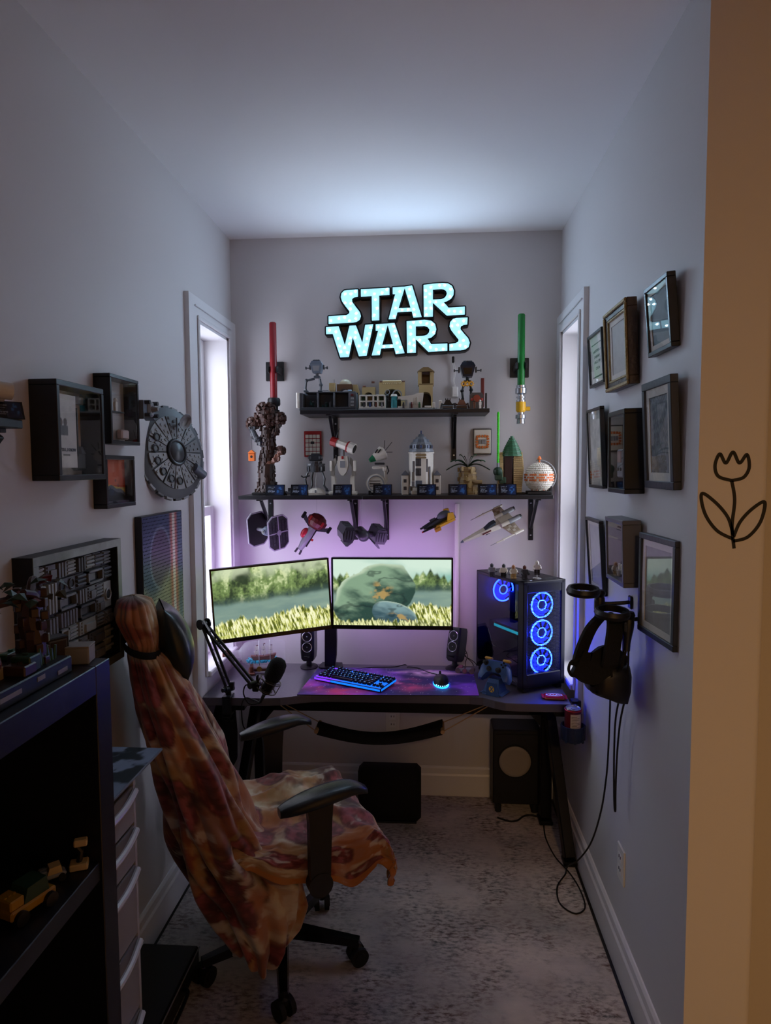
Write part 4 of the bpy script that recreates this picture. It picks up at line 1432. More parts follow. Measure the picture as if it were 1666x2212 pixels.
# ---------------------------------------------------------------- framed things on the side walls
FRBLK = mat('frame_black', '131317', .35)
FRSH = mat('frame_charcoal', '2c3038', .4, bump=(60, .1))
MATW = mat('mat_board', 'c9c4ba', .7)
PRINT = mat('picture_print', '808080', .55, vcol=True)
def frame(nm, label, wall, y0, y1, z0, z1, depth, bw, fm, art, tilt=0.0, yaw=0.0, mb=0.0, cat='picture', group=None, inset=.006, glass=True, fn=None):
    """picture hung on a side wall; y runs away from the photographer"""
    w, h = y1 - y0, z1 - z0
    x = LX if wall == 'L' else RX
    t = thing(nm, label, cat, (x, (y0 + y1) / 2, z0), (math.radians(tilt), 0, (PI / 2 if wall == 'L' else -PI / 2) + math.radians(yaw)), group)
    for (cx, cz, dx, dz, n_) in ((0, bw / 2, w, bw, 'rail'), (0, h - bw / 2, w, bw, 'rail'), (-w / 2 + bw / 2, h / 2, bw, h - 2 * bw, 'stile'), (w / 2 - bw / 2, h / 2, bw, h - 2 * bw, 'stile')):
        b = MB(); b.box((cx, -depth / 2, cz), (dx, depth, dz), .0015)
        b.build('frame_' + n_, fm, t, smooth=0)
    iw, ih = w - 2 * bw, h - 2 * bw
    b = MB(); b.box((0, -.002, h / 2), (w - .004, .004, h - .004)); b.build('backing', BLK, t, smooth=0)
    yb = -(depth - inset) + .002 if inset < depth - .01 else -.006
    if mb > 0:
        b = MB()
        for (cx, cz, dx, dz) in ((0, bw + mb / 2, iw, mb), (0, h - bw - mb / 2, iw, mb), (-iw / 2 + mb / 2, h / 2, mb, ih - 2 * mb), (iw / 2 - mb / 2, h / 2, mb, ih - 2 * mb)):
            b.box((cx, yb - .001, cz), (dx, .002, dz))
        b.build('mat_board', MATW, t, smooth=0)
    if art is not None:
        canvas('print', iw - 2 * mb * .9, ih - 2 * mb * .9, 70, 90, art, PRINT, t, 'xz', (0, yb + .0005, h / 2))
    if fn: fn(t, w, h, bw, depth)
    if glass:
        b = MB(); b.quad((-iw / 2, -depth + .003, bw), (iw / 2, -depth + .003, bw), (iw / 2, -depth + .003, h - bw), (-iw / 2, -depth + .003, h - bw))
        b.build('glass_pane', PGLASS, t, smooth=0)
    return t
def flat(h_, n=.04, s=3):
    def f(U, W):
        return mixc(L3(h_) * (1 - n * 3), L3(h_) * (1 + n * 2), fbm(U * 8, W * 10, s, 4))
    return f
def quote(U, W):
    c = mixc(L3('cfccc2'), L3('d6d3ca'), fbm(U * 6, W * 6, 1, 2))
    d = np.maximum(np.abs(U - .5) / .40, np.abs(W - .48) / .36)
    c = mixc(c, L3('1c1c1e'), ((d > .93) & (d < 1.0)) * 1.0)
    for z, a, b_ in ((.68, .20, .80), (.56, .28, .72), (.44, .26, .74), (.31, .36, .66)):
        ink = (np.abs(W - z) < .028) & (U > a) & (U < b_) & (vnoise(U * 34, W * 60, 7) > .38)
        c = mixc(c, L3('1c1c1e'), ink * .9)
    return c
frame('framed_quote', 'small black frame holding a white card with four short text lines', 'R', 2.37, 2.575, 1.93, 2.12, .018, .011, FRBLK, quote, 4)
def ornate(t, w, h, bw, depth):
    g = mat('aged_gold', '8a744a', .4, .6, bump=(120, .6))
    for (cx, cz, dx, dz) in ((0, bw + .004, w - 2 * bw, .008), (0, h - bw - .004, w - 2 * bw, .008), (-w / 2 + bw + .004, h / 2, .008, h - 2 * bw), (w / 2 - bw - .004, h / 2, .008, h - 2 * bw)):
        b = MB(); b.box((cx, -depth * .75, cz), (dx, depth * .5, dz), .002); b.build('inner_bead', g, t, smooth=0)
    for (cx, cz, dx, dz) in ((0, .006, w, .012), (0, h - .006, w, .012), (-w / 2 + .006, h / 2, .012, h - .024), (w / 2 - .006, h / 2, .012, h - .024)):
        b = MB(); b.box((cx, -depth - .003, cz), (dx, .008, dz), .003); b.build('outer_bead', g, t, smooth=0)
frame('ornate_frame', 'aged gold and brown moulded frame around a pale grey print', 'R', 2.025, 2.272, 1.882, 2.135, .030, .026, mat('frame_brown', '3e2e24', .4, bump=(80, .4)), flat('a5a29c', .05), 3, mb=.024, fn=ornate)
def teal_print(U, W):
    return mixc(L3('233038'), L3('41525a'), fbm(U * 9, W * 9, 31, 4))
frame('mirrored_frame', 'black frame at top beside the hall corner, reflecting the lit sign', 'R', 1.708, 1.886, 1.935, 2.118, .022, .012, FRBLK, teal_print, 5, mb=.014)
def pale_print(U, W):
    return mixc(L3('8f8e88'), L3('b8b6ae'), sstep(.3, .7, fbm(U * 5, W * 7, 33, 4)))
frame('slim_frame', 'thin black frame with a pale print beside the window casing, middle row', 'R', 2.365, 2.57, 1.56, 1.848, .016, .010, FRBLK, pale_print, 3)
def device(t, w, h, bw, depth):
    b = MB(); b.box((.0, -.040, h * .36), (.062, .012, .085), .004); b.build('grey_tile', mat('tile_grey', '6d6f78', .45), t, smooth=0)
    b = MB(); b.box((.0, -.047, h * .44), (.036, .003, .034), .001); b.build('pink_screen', mat('tile_pink', '8d6a66', .4), t, smooth=0)
    for k in (-1, 1):
        b = MB(); b.cyl((k * .014, -.046, h * .29), (k * .014, -.05, h * .29), .005, n=10); b.build('round_key', BLK, t)
    b = MB(); b.box((-.02, -.012, h * .70), (.05, .012, .05), .003); b.box((.03, -.012, h * .76), (.03, .010, .04), .003); b.build('green_reflection', mat('reflection_green', '2f4a3e', .5), t, smooth=0)  # green boxes stand in for greenish reflections in the glass
frame('shadow_box', 'deep black shadow box with a small grey and pink tile inside', 'R', 1.958, 2.135, 1.559, 1.805, .058, .014, FRBLK, flat('56605a', .08), 1, inset=.05, fn=device)
def dark_pattern(U, W):
    c = mixc(L3('3b4048'), L3('5f6670'), sstep(.35, .65, fbm(U * 14, W * 18, 41, 5)))
    sym = np.abs(U - .5)
    lace = np.abs(np.sin(sym * 26 + 3 * np.sin(W * 17))) * np.abs(np.sin(W * 24 + 4 * sym))
    return mixc(c, L3('8b8c86'), sstep(.6, .9, lace) * .5 * sstep(.1, .2, W))
frame('patterned_print', 'charcoal frame with a cream mat around a dark blue grey patterned print', 'R', 1.676, 1.898, 1.58, 1.864, .020, .020, FRSH, dark_pattern, 3, mb=.022)
frame('tall_slim_frame', 'thin black frame with pale print behind the hanging headset', 'R', 2.335, 2.545, 1.185, 1.45, .016, .010, FRBLK, flat('b5b2b4', .05), 4, mb=.014)
def tiny_scene(t, w, h, bw, depth):
    for i in range(7):
        x = -w / 2 + .03 + i * (w - .06) / 6
        b = MB(); b.box((x, -.02 - .004 * (i % 3), bw + .012), (.016, .018, .022 + .010 * (i % 2)), .003); b.build('rock', DGR if i % 2 else LGR, t, smooth=0)
    for i in range(3):
        b = MB(); b.cyl((-.03 + i * .03, -.03, bw + .012), (-.03 + i * .03, -.03, bw + .034), .004, .003, n=8); b.sph((-.03 + i * .03, -.03, bw + .038), .0045, 8, 6); b.build('tiny_figure', WHT, t)
    b = MB(); b.box((0, -.012, h - bw - .035), (w * .5, .003, .0015)); b.box((-.01, -.012, h - bw - .035), (.0015, .003, .05)); b.build('star_cross', WHT, t, smooth=0)
frame('grey_shadow_box', 'deep grey shadow box with tiny pale figures above the headset', 'R', 1.962, 2.155, 1.285, 1.482, .054, .013, mat('frame_slate', '55565c', .4), flat('77728a', .06), 2, inset=.046, fn=tiny_scene)
frame('glossy_frame', 'charcoal frame low beside the hall corner, reflecting the monitor', 'R', 1.676, 1.915, 1.174, 1.453, .020, .016, FRSH, flat('8f8c88', .05), 0, 3.5, .018)

# left wall
def couple_card(U, W):
    c = mixc(L3('b9b6b0'), L3('c6c3bd'), fbm(U * 5, W * 7, 3, 3))
    for cx, col in ((.16, '5a4336'), (.40, '4a3a32')):
        head = ((U - cx) / .10) ** 2 + ((W - .62) / .055) ** 2
        body = (np.abs(U - cx) < .13) & (W > .44) & (W < .58)
        c = mixc(c, L3('26252a'), body * .9)
        c = mixc(c, L3(col), sstep(1.1, .9, head))
    return c
def couple(t, w, h, bw, depth):
    iw = w - 2 * bw
    canvas('quote_card', iw * .42, h * .74, 40, 60, couple_card, PRINT, t, 'xz', (-iw * .27, -.060, h * .50))
    b = MB(); b.box((-iw * .045, -.060, h * .5), (.003, .004, h * .5)); b.build('divider_strip', BLK, t, smooth=0)
    text('caption', 'YOU...I KNOW', .0115, BLK, t, (-iw * .27, -.0612, h * .31), (PI / 2, 0, 0), .0002, .0003, sx=.95)
    b = MB(); b.box((-iw * .31, -.0612, h * .26), (.030, .0004, .004)); b.build('small_caption_line', mat('ink_grey', '55524e', .6), t, smooth=0)
    b = MB(); b.box((iw * .30, -.022, h * .22), (.05, .02, .06), .006); b.cyl((iw * .30, -.022, h * .28), (iw * .30, -.022, h * .36), .02, .012, n=12); b.build('grey_model', DGR, t, smooth=0)
    b = MB(); b.box((iw * .27, -.02, h * .86), (.07, .016, .022), .003); b.build('upper_block', LGR, t, smooth=0)
frame('shadow_box', 'large deep black shadow box with a captioned couple card inside', 'L', 1.560, 1.793, 1.610, 1.857, .071, .014, FRBLK, flat('b9b6b0', .05), 0, inset=.06, fn=couple)
def shelf_figure(t, w, h, bw, depth):
    b = MB(); b.box((-w * .2, -.033, h * .47), (w * .42, .026, .003)); b.build('tiny_shelf', BLK, t, smooth=0)
    b = MB(); b.box((-w * .2, -.038, h * .47 + .009), (.014, .008, .014), .001); b.prism([(-w * .2 - .008, h * .47 + .016), (-w * .2 + .008, h * .47 + .016), (-w * .2 + .006, h * .47 + .03), (-w * .2 - .006, h * .47 + .03)], -.042, -.034); b.sph((-w * .2, -.038, h * .47 + .036), .006, 10, 8); b.build('tiny_figure', WHT, t, smooth=0)
    b = MB(); b.box((w * .22, -.02, h * .16), (w * .25, .02, .03), .004); b.build('pale_block', mat('pale_rose', 'b09a94', .5), t, smooth=0)
frame('shadow_box', 'smaller black shadow box with one white figure on a tiny shelf', 'L', 1.872, 2.062, 1.711, 1.914, .051, .011, FRBLK, flat('a9a7a4', .05), 0, inset=.044, fn=shelf_figure)
def sunset(U, W):
    c = mixc(L3('a8401a'), L3('c9551f'), fbm(U * 3, W * 3, 9, 3))
    dune = .40 + .05 * np.sin(U * 4 + 1)
    c = mixc(c, L3('b59a4c'), (W < dune) * 1.0)
    hill = .24 + .10 * np.sin(U * 3.4 + .4) + .02 * np.sin(U * 17)
    c = mixc(c, L3('5a5d62'), (W < hill + .06) * 1.0)
    c = mixc(c, L3('242528'), (W < hill - .02) * 1.0)
    d = ((U - .62) / .035) ** 2 + ((W - .52) / .035) ** 2
    c = mixc(c, L3('7a2c14'), (d < 1) * 1.0)
    c = mixc(c, L3('7a2c14'), (((U - .72) / .04) ** 2 + ((W - .40) / .04) ** 2 < 1) * 1.0)
    for x, hh in ((.30, .30), (.42, .36), (.46, .28)):
        c = mixc(c, L3('242528'), ((np.abs(U - x) < .02) & (W < hh)) * 1.0)
    return c
frame('sunset_picture', 'black box frame with an orange sunset over dark hills', 'L', 1.852, 2.040, 1.523, 1.678, .041, .012, FRBLK, sunset, 0, inset=.026)

def poster_art(U, W):
    c = mixc(L3('1c2f4e'), L3('2e4a70'), fbm(U * 4, W * 8, 51, 4))
    cone = ((U - .42) / .26) ** 2 + ((W - .78) / .16) ** 2
    c = mixc(c, L3('4a3550'), sstep(1.2, .7, cone) * .8)
    c = mixc(c, L3('8fa6b8'), sstep(.16, .03, np.abs(cone - .95)) * .45)
    gold = sstep(.70, .58, W + .04 * np.sin(U * 7)) * sstep(.02, .22, W)
    c = mixc(c, mixc(L3('6d6f4a'), L3('b8b48a'), fbm(U * 6, W * 10, 57, 4)), gold * .9)
    st = np.abs(U - .76)
    c = mixc(c, L3('c86a4a'), sstep(.13, .05, st) * .85 * sstep(.05, .3, W))
    c = mixc(c, L3('e0d8c8'), sstep(.05, .02, st) * sstep(.05, .3, W))
    c = mixc(c, L3('3a5f78'), sstep(.06, .02, np.abs(U - .93)) * .7)
    return mixc(c, L3('16161a'), sstep(.10, .02, W))
t = thing('metal_poster', 'tall textured metal poster in blue, gold and orange streaks', 'poster', (LX, 2.2875, .786), (0, 0, PI / 2))
b = MB(); b.box((0, -.0125, .347), (.355, .024, .694), .002); b.build('panel_edge', BLK, t, smooth=0)
canvas('printed_face', .347, .686, 60, 120, poster_art, mat('poster_print', '808080', .3, .35, vcol=True), t, 'xz', (0, -.0252, .347))
b = MB()
for i in range(30):
    for j in range(58):
        x = -.165 + .33 * i / 29 + (.0028 if j % 2 else -.0028); z = .010 + .674 * j / 57
        b.add([(x - .0026, -.0254, z), (x, -.0254, z - .0026), (x + .0026, -.0254, z), (x, -.0254, z + .0026), (x, -.0268, z)], [(0, 1, 4), (1, 2, 4), (2, 3, 4), (3, 0, 4)])
b2 = b
o = b2.build('raised_dots', mat('dot_black', '0c0d10', .3, .3), t, smooth=0, kind='stuff')

# relief of grey machine parts in a deep frame
def relief():
    y0, y1, z0, z1 = 1.468, 1.905, 1.075, 1.433
    w, h = y1 - y0, z1 - z0
    t = thing('relief_panel', 'deep framed relief of many grey machine parts behind the model tree', 'wall art', (LX, (y0 + y1) / 2, z0), (0, 0, PI / 2))
    D = .05
    sil = mat('frame_silver', '9aa096', .4, .35, var=(9, '6f7468', .3))
    for (cx, cz, dx, dz, n_) in ((0, .011, w, .022, 'frame_rail'), (0, h - .011, w, .022, 'frame_rail'), (-w / 2 + .011, h / 2, .022, h - .044, 'frame_stile'), (w / 2 - .011, h / 2, .022, h - .044, 'frame_stile')):
        b = MB(); b.M(BLK); b.box((cx, -D / 2, cz), (dx, D, dz)); b.M(sil); b.box((cx, -D - .001, cz), (dx - .0004, .002, dz - .0004))
        b.build(n_, None, t, smooth=0)
    b = MB(); b.box((0, -.012, h / 2), (w - .04, .024, h - .04)); b.build('relief_back', mat('relief_dark', '26272a', .6), t, smooth=0)
    r = random.Random(12)
    g1 = mat('relief_grey', '74767a', .45, var=(30, '5c5e62', .5)); g2 = mat('relief_pale', '8f928f', .45); g3 = mat('relief_mid', '4c4e52', .5)
    x = -w / 2 + .028
    cols = 8; rws = 7
    cw = (w - .056) / cols; ch = (h - .056) / rws
    used = set()
    for j in range(rws):
        for i in range(cols):
            if (i, j) in used: continue
            si = 2 if r.random() < .35 and i < cols - 1 and (i + 1, j) not in used else 1
            sj = 2 if r.random() < .22 and j < rws - 1 and si == 1 else 1
            for a in range(si):
                for c in range(sj): used.add((i + a, j + c))
            cx = -w / 2 + .028 + (i + si / 2) * cw; cz = .028 + (j + sj / 2) * ch
            dx = cw * si * .88; dz = ch * sj * .86
            m = r.choice((g1, g1, g2, g3)); kind = r.randrange(6)
            b = MB(); b.M(m)
            y = -.024
            if kind == 0:      # louvres
                b.box((cx, y - .003, cz), (dx, .006, dz))
                n = max(3, int(dz / .008))
                for k in range(n): b.box((cx, y - .008, cz - dz / 2 + dz * (k + .5) / n), (dx * .9, .006, dz / n * .5))
            elif kind == 1:    # bars
                n = max(2, int(dx / .012))
                for k in range(n): b.box((cx - dx / 2 + dx * (k + .5) / n, y - .007, cz), (dx / n * .55, .014, dz))
            elif kind == 2:    # open frame with a block
                for (ax, az, ex, ez) in ((0, dz / 2 - .003, dx, .006), (0, -dz / 2 + .003, dx, .006), (dx / 2 - .003, 0, .006, dz), (-dx / 2 + .003, 0, .006, dz)):
                    b.box((cx + ax, y - .007, cz + az), (ex, .014, ez))
                b.box((cx - dx * .15, y - .004, cz), (dx * .4, .008, dz * .5))
            elif kind == 3:    # round gauges
                b.box((cx, y - .004, cz), (dx, .008, dz))
                n = 2 if si == 2 else 1
                for k in range(n):
                    q = cx + (k - (n - 1) / 2) * dx / 2
                    b.torus((q, y - .010, cz), min(cw, dz) * .33, .003, (0, 1, 0), 18, 6)
                b.M(BLK)
                for k in range(n):
                    q = cx + (k - (n - 1) / 2) * dx / 2
                    b.cyl((q, y - .0078, cz), (q, y - .0095, cz), min(cw, dz) * .3, n=16)
            elif kind == 4:    # stepped block with studs
                b.box((cx, y - .005, cz), (dx, .010, dz)); b.box((cx + dx * .1, y - .012, cz - dz * .1), (dx * .6, .008, dz * .55))
                for k in range(4): b.cyl((cx - dx * .38, y - .010, cz - dz * .36 + k * dz * .24), (cx - dx * .38, y - .014, cz - dz * .36 + k * dz * .24), .003, n=8)
            else:              # pipes
                b.box((cx, y - .002, cz), (dx, .004, dz))
                for k in range(3):
                    q = cz - dz * .3 + k * dz * .3
                    b.cyl((cx - dx / 2, y - .008, q), (cx + dx / 2, y - .008, q), .0045, n=8)
            b.build('machine_part', None, t, smooth=40)
relief()

def disc_ship():
    R_ = .166
    t = thing('disc_ship', 'grey brick built saucer shaped spaceship model hanging near the window', 'model spaceship', (-.935, 2.348, 1.692), (math.radians(-8), 0, PI / 2 - math.radians(20)))
    b = MB(); b.cyl((0, .03, 0), (0, .06, 0), .02, n=12); b.box((0, .045, 0), (.06, .006, .05), .002); b.build('wall_hook', BLK, t)
    Rm = Euler((PI / 2, 0, 0)).to_matrix()
    b = MB(); b.lathe([(.001, -.024), (R_ * .8, -.020), (R_, -.006), (R_, .006), (R_ * .8, .018), (.001, .020)], 48, (0, 0, 0), R=Rm); b.build('hull', mat('hull_dark', '4a4d52', .45), t, smooth=20)
    n = 14
    for i in range(n):
        a0 = 2 * PI * i / n + .03; a1 = 2 * PI * (i + 1) / n - .03
        b = MB()
        m = 5
        def pt(r, a, y): return (r * math.cos(a), y, r * math.sin(a))
        aa = [a0 + (a1 - a0) * k / m for k in range(m + 1)]
        rin, rout = R_ * .30, R_ * .80
        top = [pt(rin, a, -.026) for a in aa] + [pt(rout, a, -.0225) for a in reversed(aa)]
        low = [pt(rin, a, -.019) for a in aa] + [pt(rout, a, -.0165) for a in reversed(aa)]
        k2 = len(top)
        b.add(top + low, [tuple(range(k2)), tuple(reversed(range(k2, 2 * k2)))] + [(k, k + k2, (k + 1) % k2 + k2, (k + 1) % k2) for k in range(k2)])
        for q in range(6):
            rr = R_ * (.38 + .075 * q); a = (a0 + a1) / 2 + (.10 if q % 2 else -.08) * (1 if i % 2 else -1)
            b.box(pt(rr, a, -.0265 + .0045 * (rr / R_)), (.010, .006, .007), rot=(0, -a, 0))
        b.build('hull_panel', LGR if i % 3 else mat('panel_mid_grey', '6d7075', .4), t, smooth=0)
    for i in range(24):
        a = 2 * PI * i / 24
        b = MB(); b.box((R_ * 1.0 * math.cos(a), 0, R_ * 1.0 * math.sin(a)), (.012, .013, .030), .001, rot=(0, -a, 0)); b.build('rim_block', LGR if i % 2 else DGR, t, smooth=0)
    b = MB(); b.lathe([(.040, .018), (.040, .028), (.030, .036), (.0005, .038)], 24, (0, 0, 0), R=Rm); b.torus((0, -.030, 0), .043, .005, (0, 1, 0), 28, 8); b.build('hub_turret', DGR, t)
    for k in range(6):
        a = 2.6 + k * .42
        b = MB(); b.torus((R_ * .62 * math.cos(a), -.0265, R_ * .62 * math.sin(a)), .013, .0025, (0, 1, 0), 18, 6); b.cyl((R_ * .62 * math.cos(a), -.022, R_ * .62 * math.sin(a)), (R_ * .62 * math.cos(a), -.027, R_ * .62 * math.sin(a)), .009, n=14); b.build('vent_ring', DGR, t)
    b = MB(); b.cyl((.03, -.03, .10), (.03, -.045, .11), .006, n=10); b.lathe([(.001, 0), (.022, .004), (.030, .011), (.029, .012), (.02, .006)], 20, (.03, -.050, .112), R=Euler((PI / 2 + .5, 0, 0)).to_matrix()); b.build('dish', LGR, t)
    b = MB(); b.cyl((.085, -.022, -.055), (.135, -.022, -.085), .020, .017, n=16); b.build('cabin_pod', SAG, t)
disc_ship()
t = thing('small_shuttle', 'small grey brick built shuttle hanging beside the smaller shadow box', 'model spaceship', (-.955, 2.115, 1.83), (0, 0, PI / 2))
b = MB(); b.box((0, -.03, 0), (.035, .05, .05), .006); b.cyl((0, -.055, 0), (0, -.075, 0), .012, .006, n=10); b.build('fuselage', LGR, t, smooth=0)
for s in (-1, 1):
    b = MB(); b.prism([(s * .017, -.02), (s * .045, -.034), (s * .045, .026), (s * .017, .02)], -.045, -.012); b.build('wing', SAG, t, smooth=0)
    for z in (-.02, .02):
        b = MB(); b.cyl((s * .03, -.062, z), (s * .03, -.018, z), .007, n=10); b.build('engine', DGR, t)
b = MB(); b.cyl((0, -.006, 0), (0, .0, 0), .012, n=10); b.cyl((0, .015, 0), (0, -.01, 0), .006, n=8); b.build('wall_peg', BLK, t)

# little wall shelf at the photo's edge
t = thing('wall_shelf', 'short black wall shelf with slanted bracket beside the large shadow box', 'shelf', (LX, 1.12, 1.72))
b = MB(t); b.box((-.898, 1.135, 1.730), (.145, .34, .018), .002); b.build('shelf_board', BLKW, t, smooth=0)
b = MB(t)
b.box((-.9656, 1.27, 1.63), (.010, .02, .18), .002); b.box((-.905, 1.27, 1.7165), (.12, .02, .009), .001)
p0, p1 = V((-.852, 1.27, 1.706)), V((-.962, 1.27, 1.575)); d = p1 - p0
b.box(((p0 + p1) / 2)[:], (d.length, .018, .012), .002, rot=(0, -math.atan2(d.z, d.x), 0)); b.build('bracket', BLKM, t, smooth=0)
def plaque(label, loc, rz, w=.088, h=.05, bright=False):
    t = thing('display_plaque', label, 'plaque', loc, (0, 0, rz), None)
    b = MB()
    b.prism([(-.002, 0), (.030, 0), (.026, .006), (.018, h), (.014, h)], -w / 2, w / 2, 'x') if False else None
    e = .35
    b.add([(-w / 2, 0, 0), (w / 2, 0, 0), (w / 2, .022, 0), (-w / 2, .022, 0), (-w / 2, .016, h), (w / 2, .016, h), (w / 2, .022, h), (-w / 2, .022, h)],
          [(3, 2, 1, 0), (4, 5, 6, 7), (0, 1, 5, 4), (1, 2, 6, 5), (2, 3, 7, 6), (3, 0, 4, 7)])
    b.build('stand_block', BLKG, t, smooth=0)
    sd = int(loc[0] * 1000) % 97
    def art(U, W):
        c = mixc(L3('10131c'), L3('1c2a4a'), sstep(.3, .8, U))
        sil = ((U - .76) / .17) ** 2 + ((W - .5 - .1 * np.sin(U * 20 + sd)) / .38) ** 2
        c = mixc(c, L3('2f5c94'), sstep(1.2, .5, sil) * sstep(.35, .6, fbm(U * 9, W * 7, sd, 3)))
        for k in range(5):
            z = .80 - k * .14
            ln = (np.abs(W - z) < .03) & (U > .08) & (U < .48 - .06 * (k % 3)) & (vnoise(U * 40, W * 9, sd + k) > .3)
            c = mixc(c, L3('8a94a4'), ln * .75)
        return c
    n = 40
    U, W = np.meshgrid(np.linspace(0, 1, n + 1), np.linspace(0, 1, 21))
    P = np.stack([(U - .5) * (w - .008), .016 * (W * .9 + .05) - .0004, h * (W * .9 + .05)], -1).reshape(-1, 3)
    grid_mesh('printed_label', P, n, 20, art(U, W).reshape(-1, 3), mat('plaque_print', '202020', .12, vcol=True), t)
    return t
plaque('black information plaque on the short wall shelf, shining with sign light', (-.836, 1.278, 1.7395), math.radians(50), .058, .036)
def machine_bust():
    t = thing('brick_machine', 'cream and blue brick built machine on the short wall shelf', 'brick model', (-.872, 1.215, 1.7395), (0, 0, math.radians(50)))
    b = MB(); b.box((-.01, .0, .006), (.07, .06, .012), .002); b.box((-.01, 0, .02), (.03, .03, .03), .002); b.build('display_base', BLK, t, smooth=0)
    b = MB().at((0, 0, .024)); b.prism([(-.05, .012), (.03, .012), (.042, .03), (.03, .075), (-.04, .085), (-.055, .05)], -.035, .035); b.build('hull', TAN, t, smooth=0)
    for y in (-.024, .024):
        b = MB().at((0, 0, .024)); b.cyl((.0, y, .032), (.066, y, .026), .016, .0165, n=18); b.M(BLK)
        b.cyl((.0662, y, .026), (.0668, y, .026), .012, n=16); b.mats[0:0] = []; b.build('tail_pipe', WHT, t) if False else None
        q = MB().at((0, 0, .024)); q.cyl((.0, y, .032), (.066, y, .026), .016, .0165, n=18); q.build('tail_pipe', WHT, t)
        q = MB().at((0, 0, .024)); q.cyl((.0655, y, .026), (.0668, y, .026), .0125, n=16); q.build('pipe_mouth', BLK, t)
    b = MB().at((0, 0, .024)); b.box((-.005, 0, .092), (.06, .05, .026), .004); b.build('neck', BLK, t, smooth=0)
    b = MB().at((0, 0, .024)); b.box((-.004, 0, .108), (.082, .07, .013), .003); b.build('blue_band', BLU, t, smooth=0)
    b = MB().at((0, 0, .024)); b.sph((-.006, 0, .114), (.036, .032, .036), 18, 10, z0=0); b.build('dome', WHT, t)
    b = MB().at((0, 0, .024)); b.prism([(.01, .125), (.022, .125), (.016, .150)], -.036, -.030); b.prism([(-.03, .12), (-.015, .12), (-.02, .14)], -.038, -.03); b.build('brown_fin', BRN, t, smooth=0)
machine_bust()

# ---------------------------------------------------------------- low bookcase, its contents, drawer tower
def bookcase():
    t = thing('bookcase', 'large black open bookcase filling the near corner', 'bookcase', (-.775, .62, 0))
    x0, x1, y0, y1, H = -.965, -.58, .10, 1.145, 1.298
    xc, xd = (x0 + x1) / 2, x1 - x0
    edge = mat('bookcase_black', '16161d', .36)
    for nm, c, d in (('top_board', (xc, (y0 + y1 - .05) / 2, H - .025), (xd, y1 - .05 - y0, .05)), ('side_board', (xc, y1 - .025, H / 2 + .002), (xd, .05, H - .004)), ('side_board', (xc, y0 + .025, (H - .05) / 2 + .002), (xd, .05, H - .054)), ('bottom_board', (xc, (y0 + y1) / 2, .027), (xd, y1 - y0 - .1, .046)),
                     ('shelf_board', (xc, (y0 + y1) / 2, .928), (xd - .01, y1 - y0 - .1, .034)), ('shelf_board', (xc, (y0 + y1) / 2, .47), (xd - .01, y1 - y0 - .1, .034)), ('back_board', (x0 + .004, (y0 + y1) / 2, H / 2), (.008, y1 - y0 - .1, H - .1))):
        b = MB(t); b.box(c, d, .0015); b.build(nm, edge, t, smooth=0)
bookcase()
def small_vehicle(nm, label, loc, rz, c1, c2, c3, s=1.0):
    t = thing(nm, label, 'brick model', loc, (0, 0, rz))
    b = MB(); b.box((0, 0, .022 * s), (.10 * s, .05 * s, .02 * s), .003); b.build('chassis', c1, t, smooth=0)
    b = MB(); b.prism([(-.02 * s, .032 * s), (.035 * s, .032 * s), (.03 * s, .062 * s), (-.012 * s, .06 * s)], -.022 * s, .022 * s); b.build('cabin', c2, t, smooth=0)
    b = MB(); b.box((-.034 * s, 0, .042 * s), (.03 * s, .044 * s, .02 * s), .002)
    for k in range(3): b.stud(-.034 * s + .009 * s * (k - 1), 0, .052 * s)
    b.build('engine_block', c3, t, smooth=0)
    for x in (-.032, .032):
        for y in (-.028, .028):
            b = MB(); b.cyl((x * s, (y - .006) * s, .014 * s), (x * s, (y + .006) * s, .014 * s), .014 * s, n=16); b.build('wheel', BLK, t)
small_vehicle('brick_truck', 'yellow and green brick built truck on the bookcase shelf', (-.635, .960, .9455), math.radians(70), mat('dull_yellow', '9a7218', .4), DGN, mat('dull_yellow', '9a7218', .4), .8)
small_vehicle('brick_buggy', 'grey and tan brick built buggy farther along the bookcase shelf', (-.64, 1.040, .9455), math.radians(40), LGR, TAN, SAG, .42)
small_vehicle('brick_cart', 'dark brown brick built cart at the bookcase shelf rear', (-.80, .90, .9455), math.radians(100), BRN, DGR, DRED, 1.2)
t = thing('brick_robot', 'small tan and black brick built crane standing at the shelf end', 'brick model', (-.612, 1.075, .9455), (0, 0, .4))
b = MB(); b.box((0, 0, .006), (.03, .024, .012), .002); b.build('foot', TAN, t, smooth=0)
b = MB(); b.tube([(0, 0, .01), (.004, 0, .03), (-.006, 0, .045)], .005, 8); b.build('mast', BLK, t)
b = MB(); b.box((.004, -.002, .047), (.022, .014, .012), .002); b.build('head_block', TAN, t, smooth=0)

